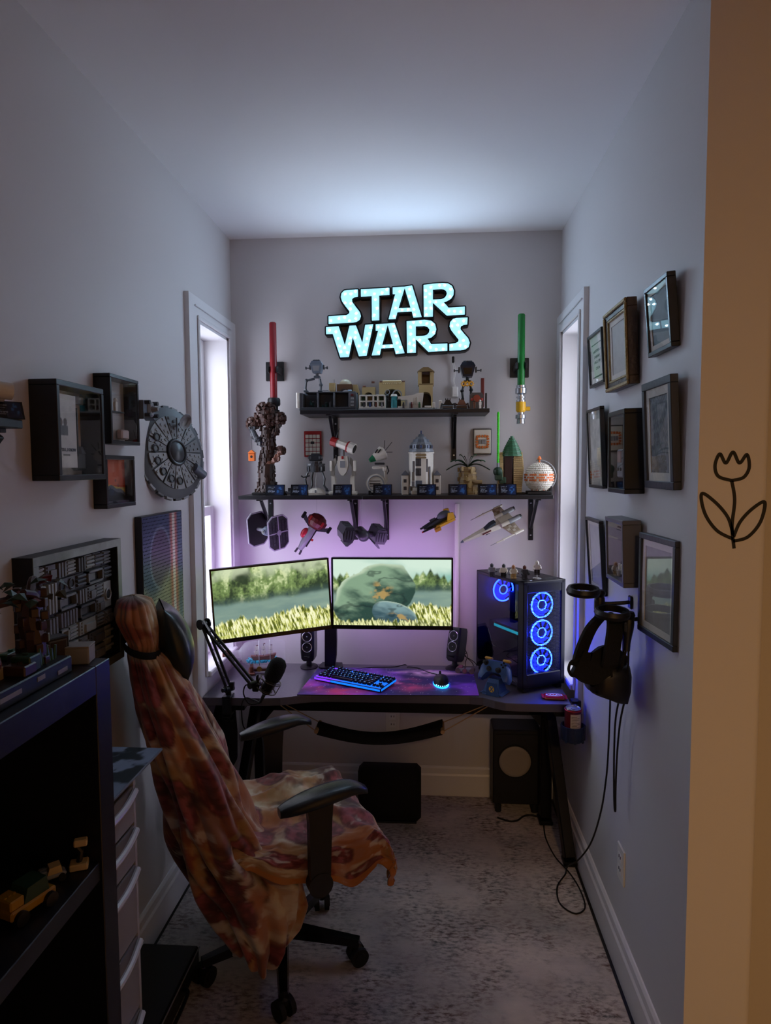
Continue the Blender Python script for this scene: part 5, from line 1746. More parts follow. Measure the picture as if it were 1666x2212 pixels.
def swamp_scene():
    t = thing('brick_swamp', 'dark brick built swamp with twisted tree standing on the bookcase top', 'brick model', (-.70, .93, 1.298))
    x0, x1, y0, y1 = -.90, -.605, .55, 1.065
    b = MB(t); b.box(((x0 + x1) / 2, (y0 + y1) / 2, 1.312), (x1 - x0, y1 - y0, .028), .002); b.build('display_base', BLK, t, smooth=0)
    for (y, w_, z) in ((.90, .05, 1.313), (.975, .02, 1.316), (1.035, .028, 1.309)):
        b = MB(t); b.box((x1 + .0005, y, z), (.001, w_, .007))
        b.build('base_mark', mat('lettering_grey', '8a8c90', .5), t, smooth=0)
    r = random.Random(5)
    for i in range(46):
        x = r.uniform(x0 + .02, x1 - .012); y = r.uniform(y0 + .02, y1 - .02)
        b = MB(t); hh = r.uniform(.008, .028)
        b.box((x, y, 1.326 + hh / 2), (r.uniform(.016, .04), r.uniform(.016, .04), hh), .002); b.stud(x, y, 1.326 + hh, .004, .003)
        b.build('ground_brick', r.choice((DGN, DGN, DBR, DTAN, GRN, DGR)), t, smooth=0)
    tx, ty = -.645, 1.02
    b = MB(t)
    b.tube(spline([(tx, ty, 1.325), (tx + .002, ty, 1.36), (tx - .004, ty - .002, 1.40), (tx, ty, 1.445)]), [.020 - .0002 * i for i in range(25)], 10)
    for i in range(26):
        a = i * 2.4; z = 1.33 + .0045 * i
        b.box((tx + .019 * math.cos(a), ty + .019 * math.sin(a), z), (.012, .012, .014), .001, rot=(0, 0, a))
    b.build('tree_trunk', DBR, t, smooth=0)
    def branch(pts, rad):
        q = MB(t); q.tube(spline(pts), rad, 8); q.build('branch', DBR, t)
    branch([(tx, ty, 1.435), (tx - .03, ty - .06, 1.43), (tx - .05, ty - .12, 1.415), (tx - .06, ty - .17, 1.41)], .008)
    branch([(tx, ty, 1.44), (tx - .02, ty + .04, 1.455), (tx - .03, ty + .07, 1.44)], .007)
    branch([(tx, ty, 1.42), (tx + .02, ty - .02, 1.44), (tx + .02, ty - .05, 1.45)], .006)
    def leaf(p, m, s=.02):
        q = MB(t); q.at(p, (r.uniform(-.5, .5), r.uniform(-.5, .5), r.uniform(0, 6)))
        q.add([(0, 0, 0), (s * .5, s * .6, .003), (0, s * 1.6, 0), (-s * .5, s * .6, .003), (0, s * .7, .008)], [(0, 1, 4), (1, 2, 4), (2, 3, 4), (3, 0, 4), (3, 2, 1, 0)])
        q.build('leaf', m, t, smooth=0)
    for (cx, cy, cz, n, m) in ((tx - .06, ty - .17, 1.41, 12, DGN), (tx - .045, ty - .10, 1.42, 10, mat('swamp_olive', '3c3a22', .5)), (tx - .03, ty + .07, 1.44, 10, mat('swamp_olive', '3c3a22', .5)), (tx + .02, ty - .05, 1.45, 8, DGN), (tx, ty, 1.45, 6, DRED)):
        for i in range(n):
            leaf((cx + r.uniform(-.03, .03), cy + r.uniform(-.03, .03), cz + r.uniform(-.02, .02)), m)
    b = MB(t); b.sph((tx - .03, ty - .11, 1.352), (.045, .04, .032), 16, 8, z0=-.2); b.build('hut_roof', BRN, t, smooth=0)
    b = MB(t); b.box((tx - .03, ty - .11, 1.335), (.07, .06, .024), .003); b.build('hut_wall', DTAN, t, smooth=0)
    for i in range(8):
        b = MB(t); a = i * .8; b.cyl((tx + .02, ty - .03 + .008 * i, 1.326), (tx + .02 + .004 * math.cos(a), ty - .03 + .008 * i, 1.345 + .004 * (i % 3)), .0035, .002, n=6); b.build('reed', GRN, t)
swamp_scene()
t = thing('small_framed_box', 'small black display cube with a framed card at the bookcase end', 'display box', (-.655, 1.095, 1.298), (0, 0, math.radians(62)))
b = MB(); b.box((0, 0, .026), (.042, .03, .052), .002); b.build('box_body', BLK, t, smooth=0)
b = MB(); b.box((0, -.0154, .027), (.032, .001, .040), .0002); b.build('pale_rim', mat('ink_grey', '55524e', .6), t, smooth=0)
b = MB(); b.box((0, -.0162, .027), (.028, .001, .036), .0002); b.build('dark_card', mat('card_dark', '2a1f22', .4), t, smooth=0)
t = thing('pale_box', 'small pale grey box standing at the bookcase top corner', 'box', (-.625, 1.118, 1.298), (0, 0, .2))

b = MB(); b.box((0, 0, .015), (.05, .038, .030), .002); b.build('carton', mat('carton_grey', '8b8884', .6), t, smooth=0)
b = MB(); b.box((0, 0, .0305), (.051, .039, .003), .0008); b.build('lid', mat('carton_grey', '8b8884', .6), t, smooth=0)

def drawer_tower():
    t = thing('drawer_tower', 'clear plastic drawer tower standing between the bookcase and chair', 'drawer unit', (-.80, 1.29, .003))
    x0, x1, y0, y1 = -.955, -.672, 1.160, 1.425
    fr = mat('tower_plastic', 'b4b4ba', .3, alpha=.9)
    cl = mat('drawer_clear', 'a9a8ae', .25, alpha=.62)
    b = MB(t)
    for y in (y0 + .005, y1 - .005): b.box(((x0 + x1) / 2, y, .475), (x1 - x0, .010, .94))
    b.box((x0 + .004, (y0 + y1) / 2, .475), (.008, y1 - y0, .94)); b.box(((x0 + x1) / 2, (y0 + y1) / 2, .015), (x1 - x0, y1 - y0, .02), .002)
    b.box(((x0 + x1) / 2, (y0 + y1) / 2, .938), (x1 - x0, y1 - y0, .012), .002)
    b.build('tower_shell', fr, t, smooth=0)
    zs = [(.838, .925), (.745, .833), (.575, .740), (.400, .570), (.225, .395), (.03, .220)]
    r = random.Random(3)
    for za, zb in zs:
        b = MB(t); h = zb - za
        b.box((x1 - .002, (y0 + y1) / 2, za + h / 2), (.004, y1 - y0 - .022, h - .004)); b.box(((x0 + x1) / 2, (y0 + y1) / 2, za + .004), (x1 - x0 - .02, y1 - y0 - .03, .004))
        d = b.build('drawer', cl, t, smooth=0)
        b = MB(t); n = 12; pts = []
        for i in range(n + 1):
            q = i / n
            pts.append((x1 + .006 + .016 * math.sin(PI * q), y0 + .012 + (y1 - y0 - .024) * q, zb - .012))
        b.tube(pts, .0075, 8); b.build('pull_lip', mat('lip_plastic', 'c4c4ca', .3), d)
        for k in range(4):
            b = MB(t); bx = r.uniform(x1 - .10, x1 - .03); by = r.uniform(y0 + .05, y1 - .05); s = r.uniform(.02, .04)
            b.box((bx, by, za + .006 + min(h * .35, s * .8)), (s, s, min(h * .7, s * 1.6)), .003, rot=(0, 0, r.uniform(0, 2))); b.build('stored_piece', r.choice((DRED, DTAN, DGR, SAG, ORG, mat('pale_rose', 'b09a94', .5))), d, smooth=0)
drawer_tower()
def sky_print(U, W):
    c = mixc(L3('6c7c94'), L3('8d9cb4'), fbm(U * 4, W * 6, 61, 4))
    return mixc(c, L3('1f2a30'), sstep(.55, .62, fbm(U * 5 + 3, W * 7, 67, 4)))
t = thing('printed_board', 'pale blue printed board lying on top of the drawer tower', 'board', (-.808, 1.365, .9475), (0, 0, 0))
b = MB(); b.box((0, 0, .003), (.30, .37, .006), .001); b.build('board', mat('board_edge', '6c7684', .5), t, smooth=0)
canvas('printed_face', .296, .366, 60, 70, sky_print, PRINT, t, 'xy', (0, 0, .0064))
t = thing('storage_case', 'flat black case lying on the rug behind the chair', 'case', (-.855, 1.84, .003))
b = MB(t); b.box((-.855, 1.80, .040), (.19, .47, .072), .006); b.build('case_body', BLK, t, smooth=0)
b = MB(t); b.box((-.757, 1.80, .073), (.004, .46, .004), .001); b.build('edge_piping', mat('piping_grey', '7a7a80', .4), t, smooth=0)
b = MB(t); b.tube(spline([(-.757, 1.70, .05), (-.735, 1.72, .05), (-.735, 1.86, .05), (-.757, 1.88, .05)]), .006, 8); b.build('carry_handle', BLK, t)

# ---------------------------------------------------------------- hanging headset, controllers and leads
def wall_hook(label, y, z):
    t = thing('wall_hook', label, 'hook', (RX, y, z))
    b = MB(t); b.box((RX - .004, y, z), (.008, .03, .04), .003); b.build('hook_plate', BLK, t, smooth=0)
    b = MB(t); b.tube(spline([(RX - .006, y, z), (RX - .05, y, z - .004), (RX - .085, y, z - .004), (RX - .105, y, z + .012)]), .006, 8); b.build('hook_arm', BLK, t)
wall_hook('black wall hook holding the controller closer to the window', 2.06, 1.222)
wall_hook('black wall hook holding the headset strap under the grey shadow box', 1.95, 1.196)
def vr_controller(label, c, rz, drop):
    t = thing('motion_controller', label, 'controller', c, (0, 0, rz))
    b = MB()
    R_, n = .044, 36
    prof = [(R_ - .003, -.009), (R_ + .004, -.010), (R_ + .007, 0), (R_ + .002, .011), (R_ - .005, .011), (R_ - .003, -.009)]
    b.lathe(prof, n, R=Euler((math.radians(6), 0, 0)).to_matrix()); b.build('tracking_ring', BLK, t)
    b = MB(); b.tube(spline([(.046, 0, -.004), (.050, 0, -.025), (.046, -.004, -.06), (.040, -.010, -drop)]), [.010 + .006 * math.sin(PI * min(1, i / 20)) for i in range(25)], 12); b.build('grip', BLK, t)
    b = MB(); b.lathe([(.0005, .012), (.016, .010), (.020, 0), (.016, -.010), (.0005, -.012)], 18, (.048, 0, -.008)); b.build('thumb_pad', BLKM, t)
    b = MB(); b.box((.036, -.012, -.04), (.010, .012, .03), .004); b.build('trigger', mat('trigger_grey', '3a3c40', .25), t, smooth=0)
vr_controller('black ring shaped motion controller hanging closer to the window', (.462, 2.03, 1.262), math.radians(5), .085)
vr_controller('black ring shaped motion controller hanging over the headset strap', (.522, 1.93, 1.217), math.radians(10), .11)
def headset():
    t = thing('vr_headset', 'black virtual reality headset hanging by its strap from a wall hook', 'headset', (.53, 2.0, 1.0))
    b = MB(t)
    # visor: rounded box, lying against the wall with its face down and toward the window
    sec = []
    lv = [(.950, .055, .040), (.953, .072, .050), (.975, .080, .056), (1.02, .078, .056), (1.045, .070, .050), (1.052, .056, .040)]
    n = 20; vs_ = []; fs = []
    for z, rx, ry in lv:
        sh = (1.0 - z) * -.25
        for i in range(n):
            a = 2 * PI * i / n
            ca, sa = math.cos(a), math.sin(a)
            k = (abs(ca) ** 3.2 + abs(sa) ** 3.2) ** (-1 / 3.2)
            vs_.append((.532 + rx * .80 * k * ca + sh * .25, 2.0 + ry * 1.1 * k * sa, z + (.02 * (-ca) if z < .97 else 0)))
    for j in range(len(lv) - 1):
        for i in range(n):
            fs.append((j * n + i, j * n + (i + 1) % n, (j + 1) * n + (i + 1) % n, (j + 1) * n + i))
    fs += [tuple(reversed(range(n))), tuple((len(lv) - 1) * n + i for i in range(n))]
    b.add(vs_, fs); b.build('visor', mat('visor_black', '17181b', .3), t, smooth=50)
    b = MB(t)
    b.cyl((.478, 1.955, 1.0), (.474, 1.948, 1.0), .008, n=14); b.cyl((.488, 1.949, .978), (.486, 1.944, .978), .004, n=10); b.build('camera_lens', BLKG, t)
    def band(pts, w, th, nm, m=BLKF):
        """flat strap along pts; w = half width vectors"""
        pts = spline(pts, 8); q = MB(t)
        vs_ = []; 
        for i, p in enumerate(pts):
            d = (pts[min(i + 1, len(pts) - 1)] - pts[max(i - 1, 0)]).normalized()
            s_ = V(w) - d * V(w).dot(d); 
            nn = d.cross(s_).normalized() * th
            vs_ += [p + s_ + nn, p - s_ + nn, p - s_ - nn, p + s_ - nn]
        k = len(pts)
        fs = [(4 * i + j, 4 * i + (j + 1) % 4, 4 * i + 4 + (j + 1) % 4, 4 * i + 4 + j) for i in range(k - 1) for j in range(4)] + [(3, 2, 1, 0), tuple(4 * k - 4 + j for j in range(4))]
        q.add(vs_, fs); q.build(nm, m, t, smooth=40)
    # face cushion / light shield rising from the visor to the front, back strap loop and top strap over the hook
    band([(.565, 1.985, 1.035), (.52, 1.965, 1.065), (.47, 1.955, 1.045), (.43, 1.955, 1.065)], (0.0, .012, .045), .016, 'face_cushion')
    band([(.432, 1.955, 1.050), (.446, 1.965, 1.10), (.474, 1.975, 1.16), (.505, 1.965, 1.20), (.53, 1.955, 1.203)], (.020, .012, 0), .005, 'side_strap')
    band([(.535, 1.950, 1.204), (.532, 1.935, 1.17), (.525, 1.93, 1.12), (.52, 1.94, 1.06)], (.024, .010, 0), .005, 'top_strap')
    q = MB(t); q.tube(spline([(.438, 1.95, 1.075), (.412, 1.945, 1.068), (.404, 1.945, 1.045), (.414, 1.945, 1.026), (.432, 1.95, 1.026)]), .0045, 8); q.build('strap_loop', BLKF, t)
headset()
def lead(nm, label, pts, r=.003):
    b = MB(); b.tube(spline(pts, 8), r, 6)
    return tag(b.build(nm, RUB), label, 'cable')
lead('charging_lead', 'long black lead dropping from the headset and coiling on the rug', [(.555, 2.01, 1.19), (.545, 2.02, 1.05), (.555, 2.06, .955), (.572, 2.12, .87), (.575, 2.14, .74), (.578, 2.17, .62), (.580, 2.24, .46), (.578, 2.36, .28), (.560, 2.48, .14), (.547, 2.60, .04), (.538, 2.60, .0075), (.492, 2.52, .0065), (.482, 2.42, .0065), (.525, 2.365, .0065), (.570, 2.40, .0065), (.575, 2.50, .0075), (.555, 2.60, .013), (.520, 2.72, .0065), (.505, 2.86, .0065), (.515, 2.97, .0065)])
lead('charging_lead', 'black lead hanging in one long tight loop below the headset', [(.570, 1.985, 1.15), (.572, 1.99, 1.0), (.574, 2.06, .86), (.575, 2.075, .74), (.576, 2.072, .62), (.577, 2.066, .565), (.577, 2.056, .565), (.577, 2.058, .62), (.577, 2.05, .74), (.576, 2.02, .86), (.575, 1.96, .98), (.573, 1.94, 1.10), (.565, 1.935, 1.14)])
lead('charging_lead', 'short black lead from the nearer motion controller to the headset visor', [(.562, 1.925, 1.11), (.556, 1.922, 1.09), (.550, 1.925, 1.06), (.545, 1.94, 1.045)], .0035)

# ---------------------------------------------------------------- rear wall shelves
def bracket(b, x, zt):
    b.box((x, BY - .003, zt - .105), (.024, .006, .21), .002); b.box((x, 3.105, zt - .003), (.022, .20, .006), .001)
    p0, p1 = V((x, 3.05, zt - .006)), V((x, BY - .006, zt - .150)); d = p1 - p0
    b.box(((p0 + p1) / 2)[:], (.014, d.length, .016), .003, rot=(math.atan2(d.z, d.y), 0, 0))
def shelf(label, x0, x1, z, brk):
    t = thing('wall_shelf', label, 'shelf', ((x0 + x1) / 2, BY, z))
    b = MB(t); b.box(((x0 + x1) / 2, (3.0 + BY) / 2, z - .009), (x1 - x0, BY - 3.0, .018), .0015); b.build('shelf_board', BLKW, t, smooth=0)
    for x in brk:
        b = MB(t); bracket(b, x, z - .018); k = b.build('bracket', BLKM, t, smooth=0)
        for zz in (.03, .185):
            b = MB(t); b.cyl((x, BY - .006, z - .018 - zz), (x, BY - .0085, z - .018 - zz), .005, .003, n=10); b.build('screw_head', CHR, k)
shelf('upper black wall shelf below the lit sign', -.591, .262, 1.897, (-.462, .112))
shelf('lower black wall shelf section beside the window with the mic arm', -.884, -.312, 1.510, (-.79, -.368))
shelf('longer lower black wall shelf section ending above the computer tower', -.309, .546, 1.510, (-.215, .482))

def lamp_tube(label, x, top, parts, tube_m, z0):
    t = thing('wall_light_sword', label, 'wall decoration', (x, BY, z0))
    b = MB(t); zc = 2.105; mx = x - .014 if x < 0 else x + .004
    b.box((mx, BY - .007, zc), (.088, .014, .092), .002); b.build('mount_plate', BLK, t, smooth=0)
    for s in (-1, 1):
        b = MB(t); b.box((x + s * .021, 3.175, zc - .004), (.010, .11, .03), .003); b.build('mount_clip', BLK, t, smooth=0)
    b = MB(t); b.lathe([(.0005, z0), (.0165, z0), (.0165, top - .006), (.013, top - .001), (.0005, top)], 24, (x, 3.14, 0)); b.build('blade_tube', tube_m, t)
    return t
t = lamp_tube('red toy light sword with black hilt mounted on the wall', -.742, 2.322, None, mat('red_tube', '8a1c24', .3), 1.965)
for nm, prof, m in (('hilt_collar', [(.0005, 1.968), (.026, 1.968), (.030, 1.960), (.030, 1.938), (.026, 1.930), (.0005, 1.930)], BLK), ('hilt_grip', [(.0005, 1.93), (.019, 1.93), (.019, 1.912), (.016, 1.90), (.019, 1.89), (.017, 1.86), (.020, 1.85), (.020, 1.83), (.012, 1.822), (.0005, 1.82)], BLK)):
    b = MB(t); b.lathe(prof, 24, (-.742, 3.14, 0)); b.build(nm, m, t)
b = MB(t); b.box((-.722, 3.14, 1.905), (.012, .012, .012), .002); b.box((-.716, 3.14, 1.842), (.018, .02, .02), .003); b.build('hilt_switch', BLK, t, smooth=0)
t = lamp_tube('green toy light sword with silver and yellow hilt on the wall', .417, 2.337, None, mat('green_tube', '0a6e26', .3), 2.005)
for nm, prof, m in (('silver_collar', [(.0005, 2.012), (.021, 2.012), (.021, 2.002), (.026, 1.998), (.026, 1.975), (.020, 1.972), (.014, 1.968), (.014, 1.962), (.021, 1.960), (.021, 1.954), (.015, 1.952), (.015, 1.946), (.021, 1.944), (.021, 1.936), (.0005, 1.936)], CHR),
                    ('yellow_barrel', [(.0005, 1.936), (.0225, 1.936), (.0225, 1.896), (.016, 1.888), (.0005, 1.888)], YEL), ('silver_pommel', [(.0005, 1.89), (.013, 1.89), (.013, 1.880), (.024, 1.876), (.025, 1.860), (.018, 1.856), (.020, 1.836), (.0005, 1.835)], CHR)):
    b = MB(t); b.lathe(prof, 24, (.417, 3.14, 0)); b.build(nm, m, t)
b = MB(t); b.cyl((.436, 3.14, 1.905), (.459, 3.14, 1.905), .010, n=14); b.build('yellow_peg', YEL, t)

def panel_tile(nm, label, x, z, w, h, back, extra):
    t = thing(nm, label, 'wall decoration', (x, BY, z))
    b = MB(t); b.box((x, BY - .005, z + h / 2), (w, .010, h), .001); b.build('backing_plate', back, t, smooth=0)
    extra(t, x, z, w, h)
def grid_tile(t, x, z, w, h):
    for i in range(4):
        for j in range(5):
            b = MB(t); b.box((x + (i - 1.5) * w * .21, BY - .014, z + h * (.13 + .165 * j)), (w * .18, .008, h * .14), .001); b.build('white_block', WHT if (i + j) % 3 else mat('white_brick_b', 'c9c5ba', .3), t, smooth=0)
    b = MB(t); b.box((x, BY - .0185, z + h * .545), (w * .20, .002, h * .10)); b.build('black_tile', BLK, t, smooth=0)
panel_tile('brick_tile_panel', 'red brick tile with a grid of white blocks on the rear wall', -.574, 1.690, .086, .125, RED, grid_tile)
def ring_tile(t, x, z, w, h):
    b = MB(t); b.box((x, BY - .012, z + h * .5), (w * .92, .006, h * .92), .004); b.build('white_field', WHT, t, smooth=0)
    for k in range(16):
        a = 2 * PI * k / 16
        b = MB(t); b.box((x + w * .30 * max(-1, min(1, 1.3 * math.cos(a))), BY - .017, z + h * .5 + w * .30 * max(-1, min(1, 1.3 * math.sin(a)))), (w * .13, .005, w * .10), .001, rot=(0, -a, 0)); b.build('orange_brick', ORG, t, smooth=0)
    for i in range(3):
        b = MB(t); b.box((x + (i - 1) * .012, BY - .017, z + h * .5), (.010, .005, .022), .001); b.build('grey_brick', LGR, t, smooth=0)
panel_tile('brick_tile_panel', 'white brick tile with an orange square ring on the rear wall', .2475, 1.695, .088, .125, DGR, ring_tile)
# ---------------------------------------------------------------- brick models on the shelves
SZ1, SZ2 = 1.8972, 1.5102
def studs(b, x0, x1, y0, y1, z, n, m, r=.0024):
    for i in range(n):
        for j in range(m):
            b.stud(x0 + (x1 - x0) * (i + .5) / n, y0 + (y1 - y0) * (j + .5) / m, z, r)
def brick_tree():
    t = thing('brick_tree', 'tall dark brown brick built tree with an orange birdhouse at the shelf end', 'brick model', (-.765, 3.10, SZ2))
    r = random.Random(21)
    b = MB(t); b.box((-.80, 3.10, SZ2 + .006), (.075, .07, .012), .002); studs(b, -.835, -.765, 3.068, 3.132, SZ2 + .012, 6, 5); b.build('display_base', BLK, t, smooth=0)
    b = MB(t); b.box((-.735, 3.12, SZ2 + .004), (.08, .06, .008), .002); b.build('root_plate', DBR, t, smooth=0)
    def bark(nm, pts, rads, m, n):
        b = MB(t); sp = spline(pts, 6); k = len(sp)
        rr = [np.interp(i / (k - 1), np.linspace(0, 1, len(rads)), rads) for i in range(k)]
        b.tube(sp, rr, 10)
        for i in range(n):
            q = r.random() * (k - 1); j = int(q); p = sp[j]; a = r.uniform(0, 2 * PI)
            w = rr[j]
            b.box((p.x + w * math.cos(a), p.y + w * .9 * math.sin(a), p.z), (.014, .012, r.uniform(.010, .022)), .001, rot=(r.uniform(-.2, .2), r.uniform(-.3, .3), a))
        return b.build(nm, m, t, smooth=0)
    BK = mat('bark_brown', '32201a', .45)
    bark('trunk', [(-.772, 3.112, SZ2 + .010), (-.776, 3.112, 1.62), (-.766, 3.11, 1.73), (-.772, 3.11, 1.83)], [.046, .036, .032, .026], BK, 150)
    for x, y in ((-.815, 3.085), (-.728, 3.10), (-.770, 3.075)):
        bark('root', [(x, y, SZ2 + .012), ((x - .774) / 2, (y + 3.11) / 2, 1.555), (-.774, 3.11, 1.60)], [.010, .014, .020], BK, 16)
    bark('branch', [(-.775, 3.105, 1.735), (-.815, 3.09, 1.775), (-.838, 3.085, 1.83)], [.017, .014, .009], DGR, 22)
    bark('branch', [(-.768, 3.11, 1.77), (-.730, 3.10, 1.80), (-.708, 3.10, 1.86)], [.015, .012, .008], BK, 22)
    bark('branch', [(-.770, 3.10, 1.66), (-.725, 3.085, 1.675), (-.706, 3.08, 1.71)], [.013, .010, .007], mat('bark_tan', '6e4636', .45), 16)
    for cx, cz, rx, rz in ((-.772, 1.885, .050, .056), (-.836, 1.845, .026, .026), (-.708, 1.868, .026, .026), (-.704, 1.718, .018, .016)):
        b = MB(t)
        for i in range(int(2600 * rx)):
            a = r.uniform(0, 2 * PI); z = r.uniform(-.95, .98); q = math.sqrt(1 - z * z)
            b.box((cx + rx * q * math.cos(a), 3.102 + rx * .8 * q * math.sin(a), cz + rz * z), (.015, .013, .012), .001, rot=(z, 0, a))
        b.sph((cx, 3.102, cz), (rx * .9, rx * .7, rz * .9), 12, 8)
        b.build('leaf_clump', mat('crown_brown', '40261d', .45), t, smooth=0, kind='stuff')
    b = MB(t); b.box((-.835, 3.075, 1.688), (.030, .024, .038), .003); b.build('birdhouse_box', ORG, t, smooth=0)
    b = MB(t); b.prism([(-.854, 1.706), (-.816, 1.706), (-.835, 1.722)], 3.060, 3.090); b.build('birdhouse_roof', ORG, t, smooth=0)
    b = MB(t); b.cyl((-.836, 3.078, 1.715), (-.838, 3.085, 1.83), .001, n=6); b.build('hanging_cord', BLK, t)
    b = MB(t); b.cyl((-.835, 3.0632, 1.69), (-.835, 3.0622, 1.69), .006, n=12); b.build('birdhouse_hole', BLK, t, smooth=0)
brick_tree()
def lander():
    t = thing('brick_lander', 'dark grey brick built lander hovering on a clear post over a white base', 'brick model', (-.55, 3.10, SZ2))
    b = MB(t); b.prism([(-.615, 3.065), (-.52, 3.06), (-.492, 3.085), (-.50, 3.14), (-.58, 3.15), (-.618, 3.12)], SZ2, SZ2 + .010, 'z'); b.build('snow_plate', WHT, t, smooth=0)
    b = MB(t); b.lathe([(.045, 0), (.035, .012), (.016, .022), (.0005, .024)], 10, (-.540, 3.11, SZ2 + .010)); b.build('snow_mound', WHT, t, smooth=0)
    b = MB(t); b.cyl((-.540, 3.11, SZ2 + .03), (-.540, 3.11, 1.62), .004, n=8); b.build('clear_post', mat('clear_plastic', 'd8dde0', .1, alpha=.5), t)
    b = MB(t); b.cyl((-.540, 3.11, 1.615), (-.540, 3.11, 1.648), .036, .041, n=12); b.cyl((-.540, 3.11, 1.648), (-.540, 3.11, 1.656), .044, n=16)
    for i in range(8):
        a = i * PI / 4; b.box((-.540 + .037 * math.cos(a), 3.11 + .037 * math.sin(a), 1.632), (.012, .010, .024), .001, rot=(0, 0, a))
    b.build('lower_hull', DGR, t, smooth=0)
    b = MB(t); b.cyl((-.540, 3.11, 1.656), (-.540, 3.11, 1.666), .030, n=12); b.box((-.540, 3.11, 1.682), (.062, .040, .030), .005); b.box((-.565, 3.09, 1.684), (.014, .012, .016), .003); b.box((-.512, 3.09, 1.684), (.018, .016, .020), .004); b.box((-.54, 3.11, 1.70), (.04, .03, .008), .002)
    b.build('upper_hull', mat('dark_hull', '2c2e33', .35), t, smooth=0)
    for i, (dx, dy) in enumerate(((-.034, -.02), (.034, -.02), (-.02, .03), (.026, .03))):
        b = MB(t); x, y = -.540 + dx, 3.11 + dy
        b.tube([(x, y, 1.615), (x + dx * .35, y + dy * .3, 1.585), (x + dx * .2, y + dy * .2, 1.555), (x + dx * .7, y + dy * .4, 1.535)], .005, 6); b.box((x + dx * .7, y + dy * .4, 1.530), (.012, .010, .008), .001); b.build('landing_leg', DGR, t, smooth=0)
    b = MB(t); b.tube([(-.565, 3.085, 1.60), (-.592, 3.07, 1.592), (-.602, 3.065, 1.600)], .0035, 6); b.build('probe_arm', DGR, t)
    b = MB(t); b.box((-.535, 3.066, SZ2 + .017), (.008, .008, .014), .001); b.box((-.595, 3.075, SZ2 + .02), (.010, .010, .02), .001); b.build('tiny_crate', LGR, t, smooth=0)
lander()
def telescope():
    t = thing('brick_telescope', 'white and red brick built telescope on a two legged stand', 'brick model', (-.408, 3.10, SZ2))
    for s in (-1, 1):
        x = -.408 + s * .045
        b = MB(t); b.box((x + s * .004, 3.09, SZ2 + .008), (.034, .055, .016), .003); b.build('foot', WHT, t, smooth=0)
        b = MB(t); b.prism([(x - .010, SZ2 + .016), (x + .010, SZ2 + .016), (x + .006, 1.60), (x - .010, 1.60)], 3.085, 3.105); b.box((x - s * .01, 3.094, 1.565), (.004, .012, .05)); b.build('lower_leg', WHT, t, smooth=0)
        b = MB(t); b.prism([(x - s * .004, 1.595), (x + s * .014, 1.60), (x + s * .010, 1.66), (x - s * .010, 1.685), (x - s * .014, 1.66), (x - s * .004, 1.64)], 3.082, 3.108); b.build('upper_leg', mat('warm_grey_brick', '8e8a82', .4), t, smooth=0)
        b = MB(t); b.box((x + s * .010, 3.094, 1.645), (.012, .032, .05), .003); b.build('hip_cover', WHT, t, smooth=0)
    b = MB(t); b.prism([(-.430, 1.690), (-.386, 1.690), (-.382, 1.65), (-.392, 1.615), (-.404, 1.60), (-.414, 1.60), (-.426, 1.615), (-.434, 1.65)], 3.075, 3.115); b.build('body', WHT, t, smooth=0)
    b = MB(t); b.box((-.408, 3.074, 1.652), (.024, .004, .03), .001); b.build('grey_plate', LGR, t, smooth=0)
    b = MB(t); b.box((-.408, 3.0735, 1.683), (.010, .004, .014), .001); b.build('red_plate', RED, t, smooth=0)
    b = MB(t); b.cyl((-.408, 3.095, 1.69), (-.408, 3.095, 1.722), .008, n=10); b.build('neck', LGR, t)
    A, B = V((-.452, 3.10, 1.758)), V((-.352, 3.075, 1.722)); d = (B - A).normalized()
    b = MB(t); b.cyl(A, A + d * .078, .018, .021, n=8); b.build('tube', WHT, t, smooth=0)
    b = MB(t); b.cyl(A + d * .078, B, .026, .026, n=8); b.build('lens_hood', WHT, t, smooth=0)
    b = MB(t); b.cyl(A - d * .012, A + d * .018, .022, n=8); b.cyl(A + d * .072, A + d * .080, .0265, n=8); b.build('red_band', RED, t, smooth=0)
    b = MB(t); b.cyl(B - d * .001, B + d * .001, .020, n=16); b.build('lens', BLKG, t)
    b = MB(t); b.tube([A + V((.01, 0, .016)), A + V((.026, .01, .062))], .0014, 6); b.build('aerial', GREYM, t)
telescope()
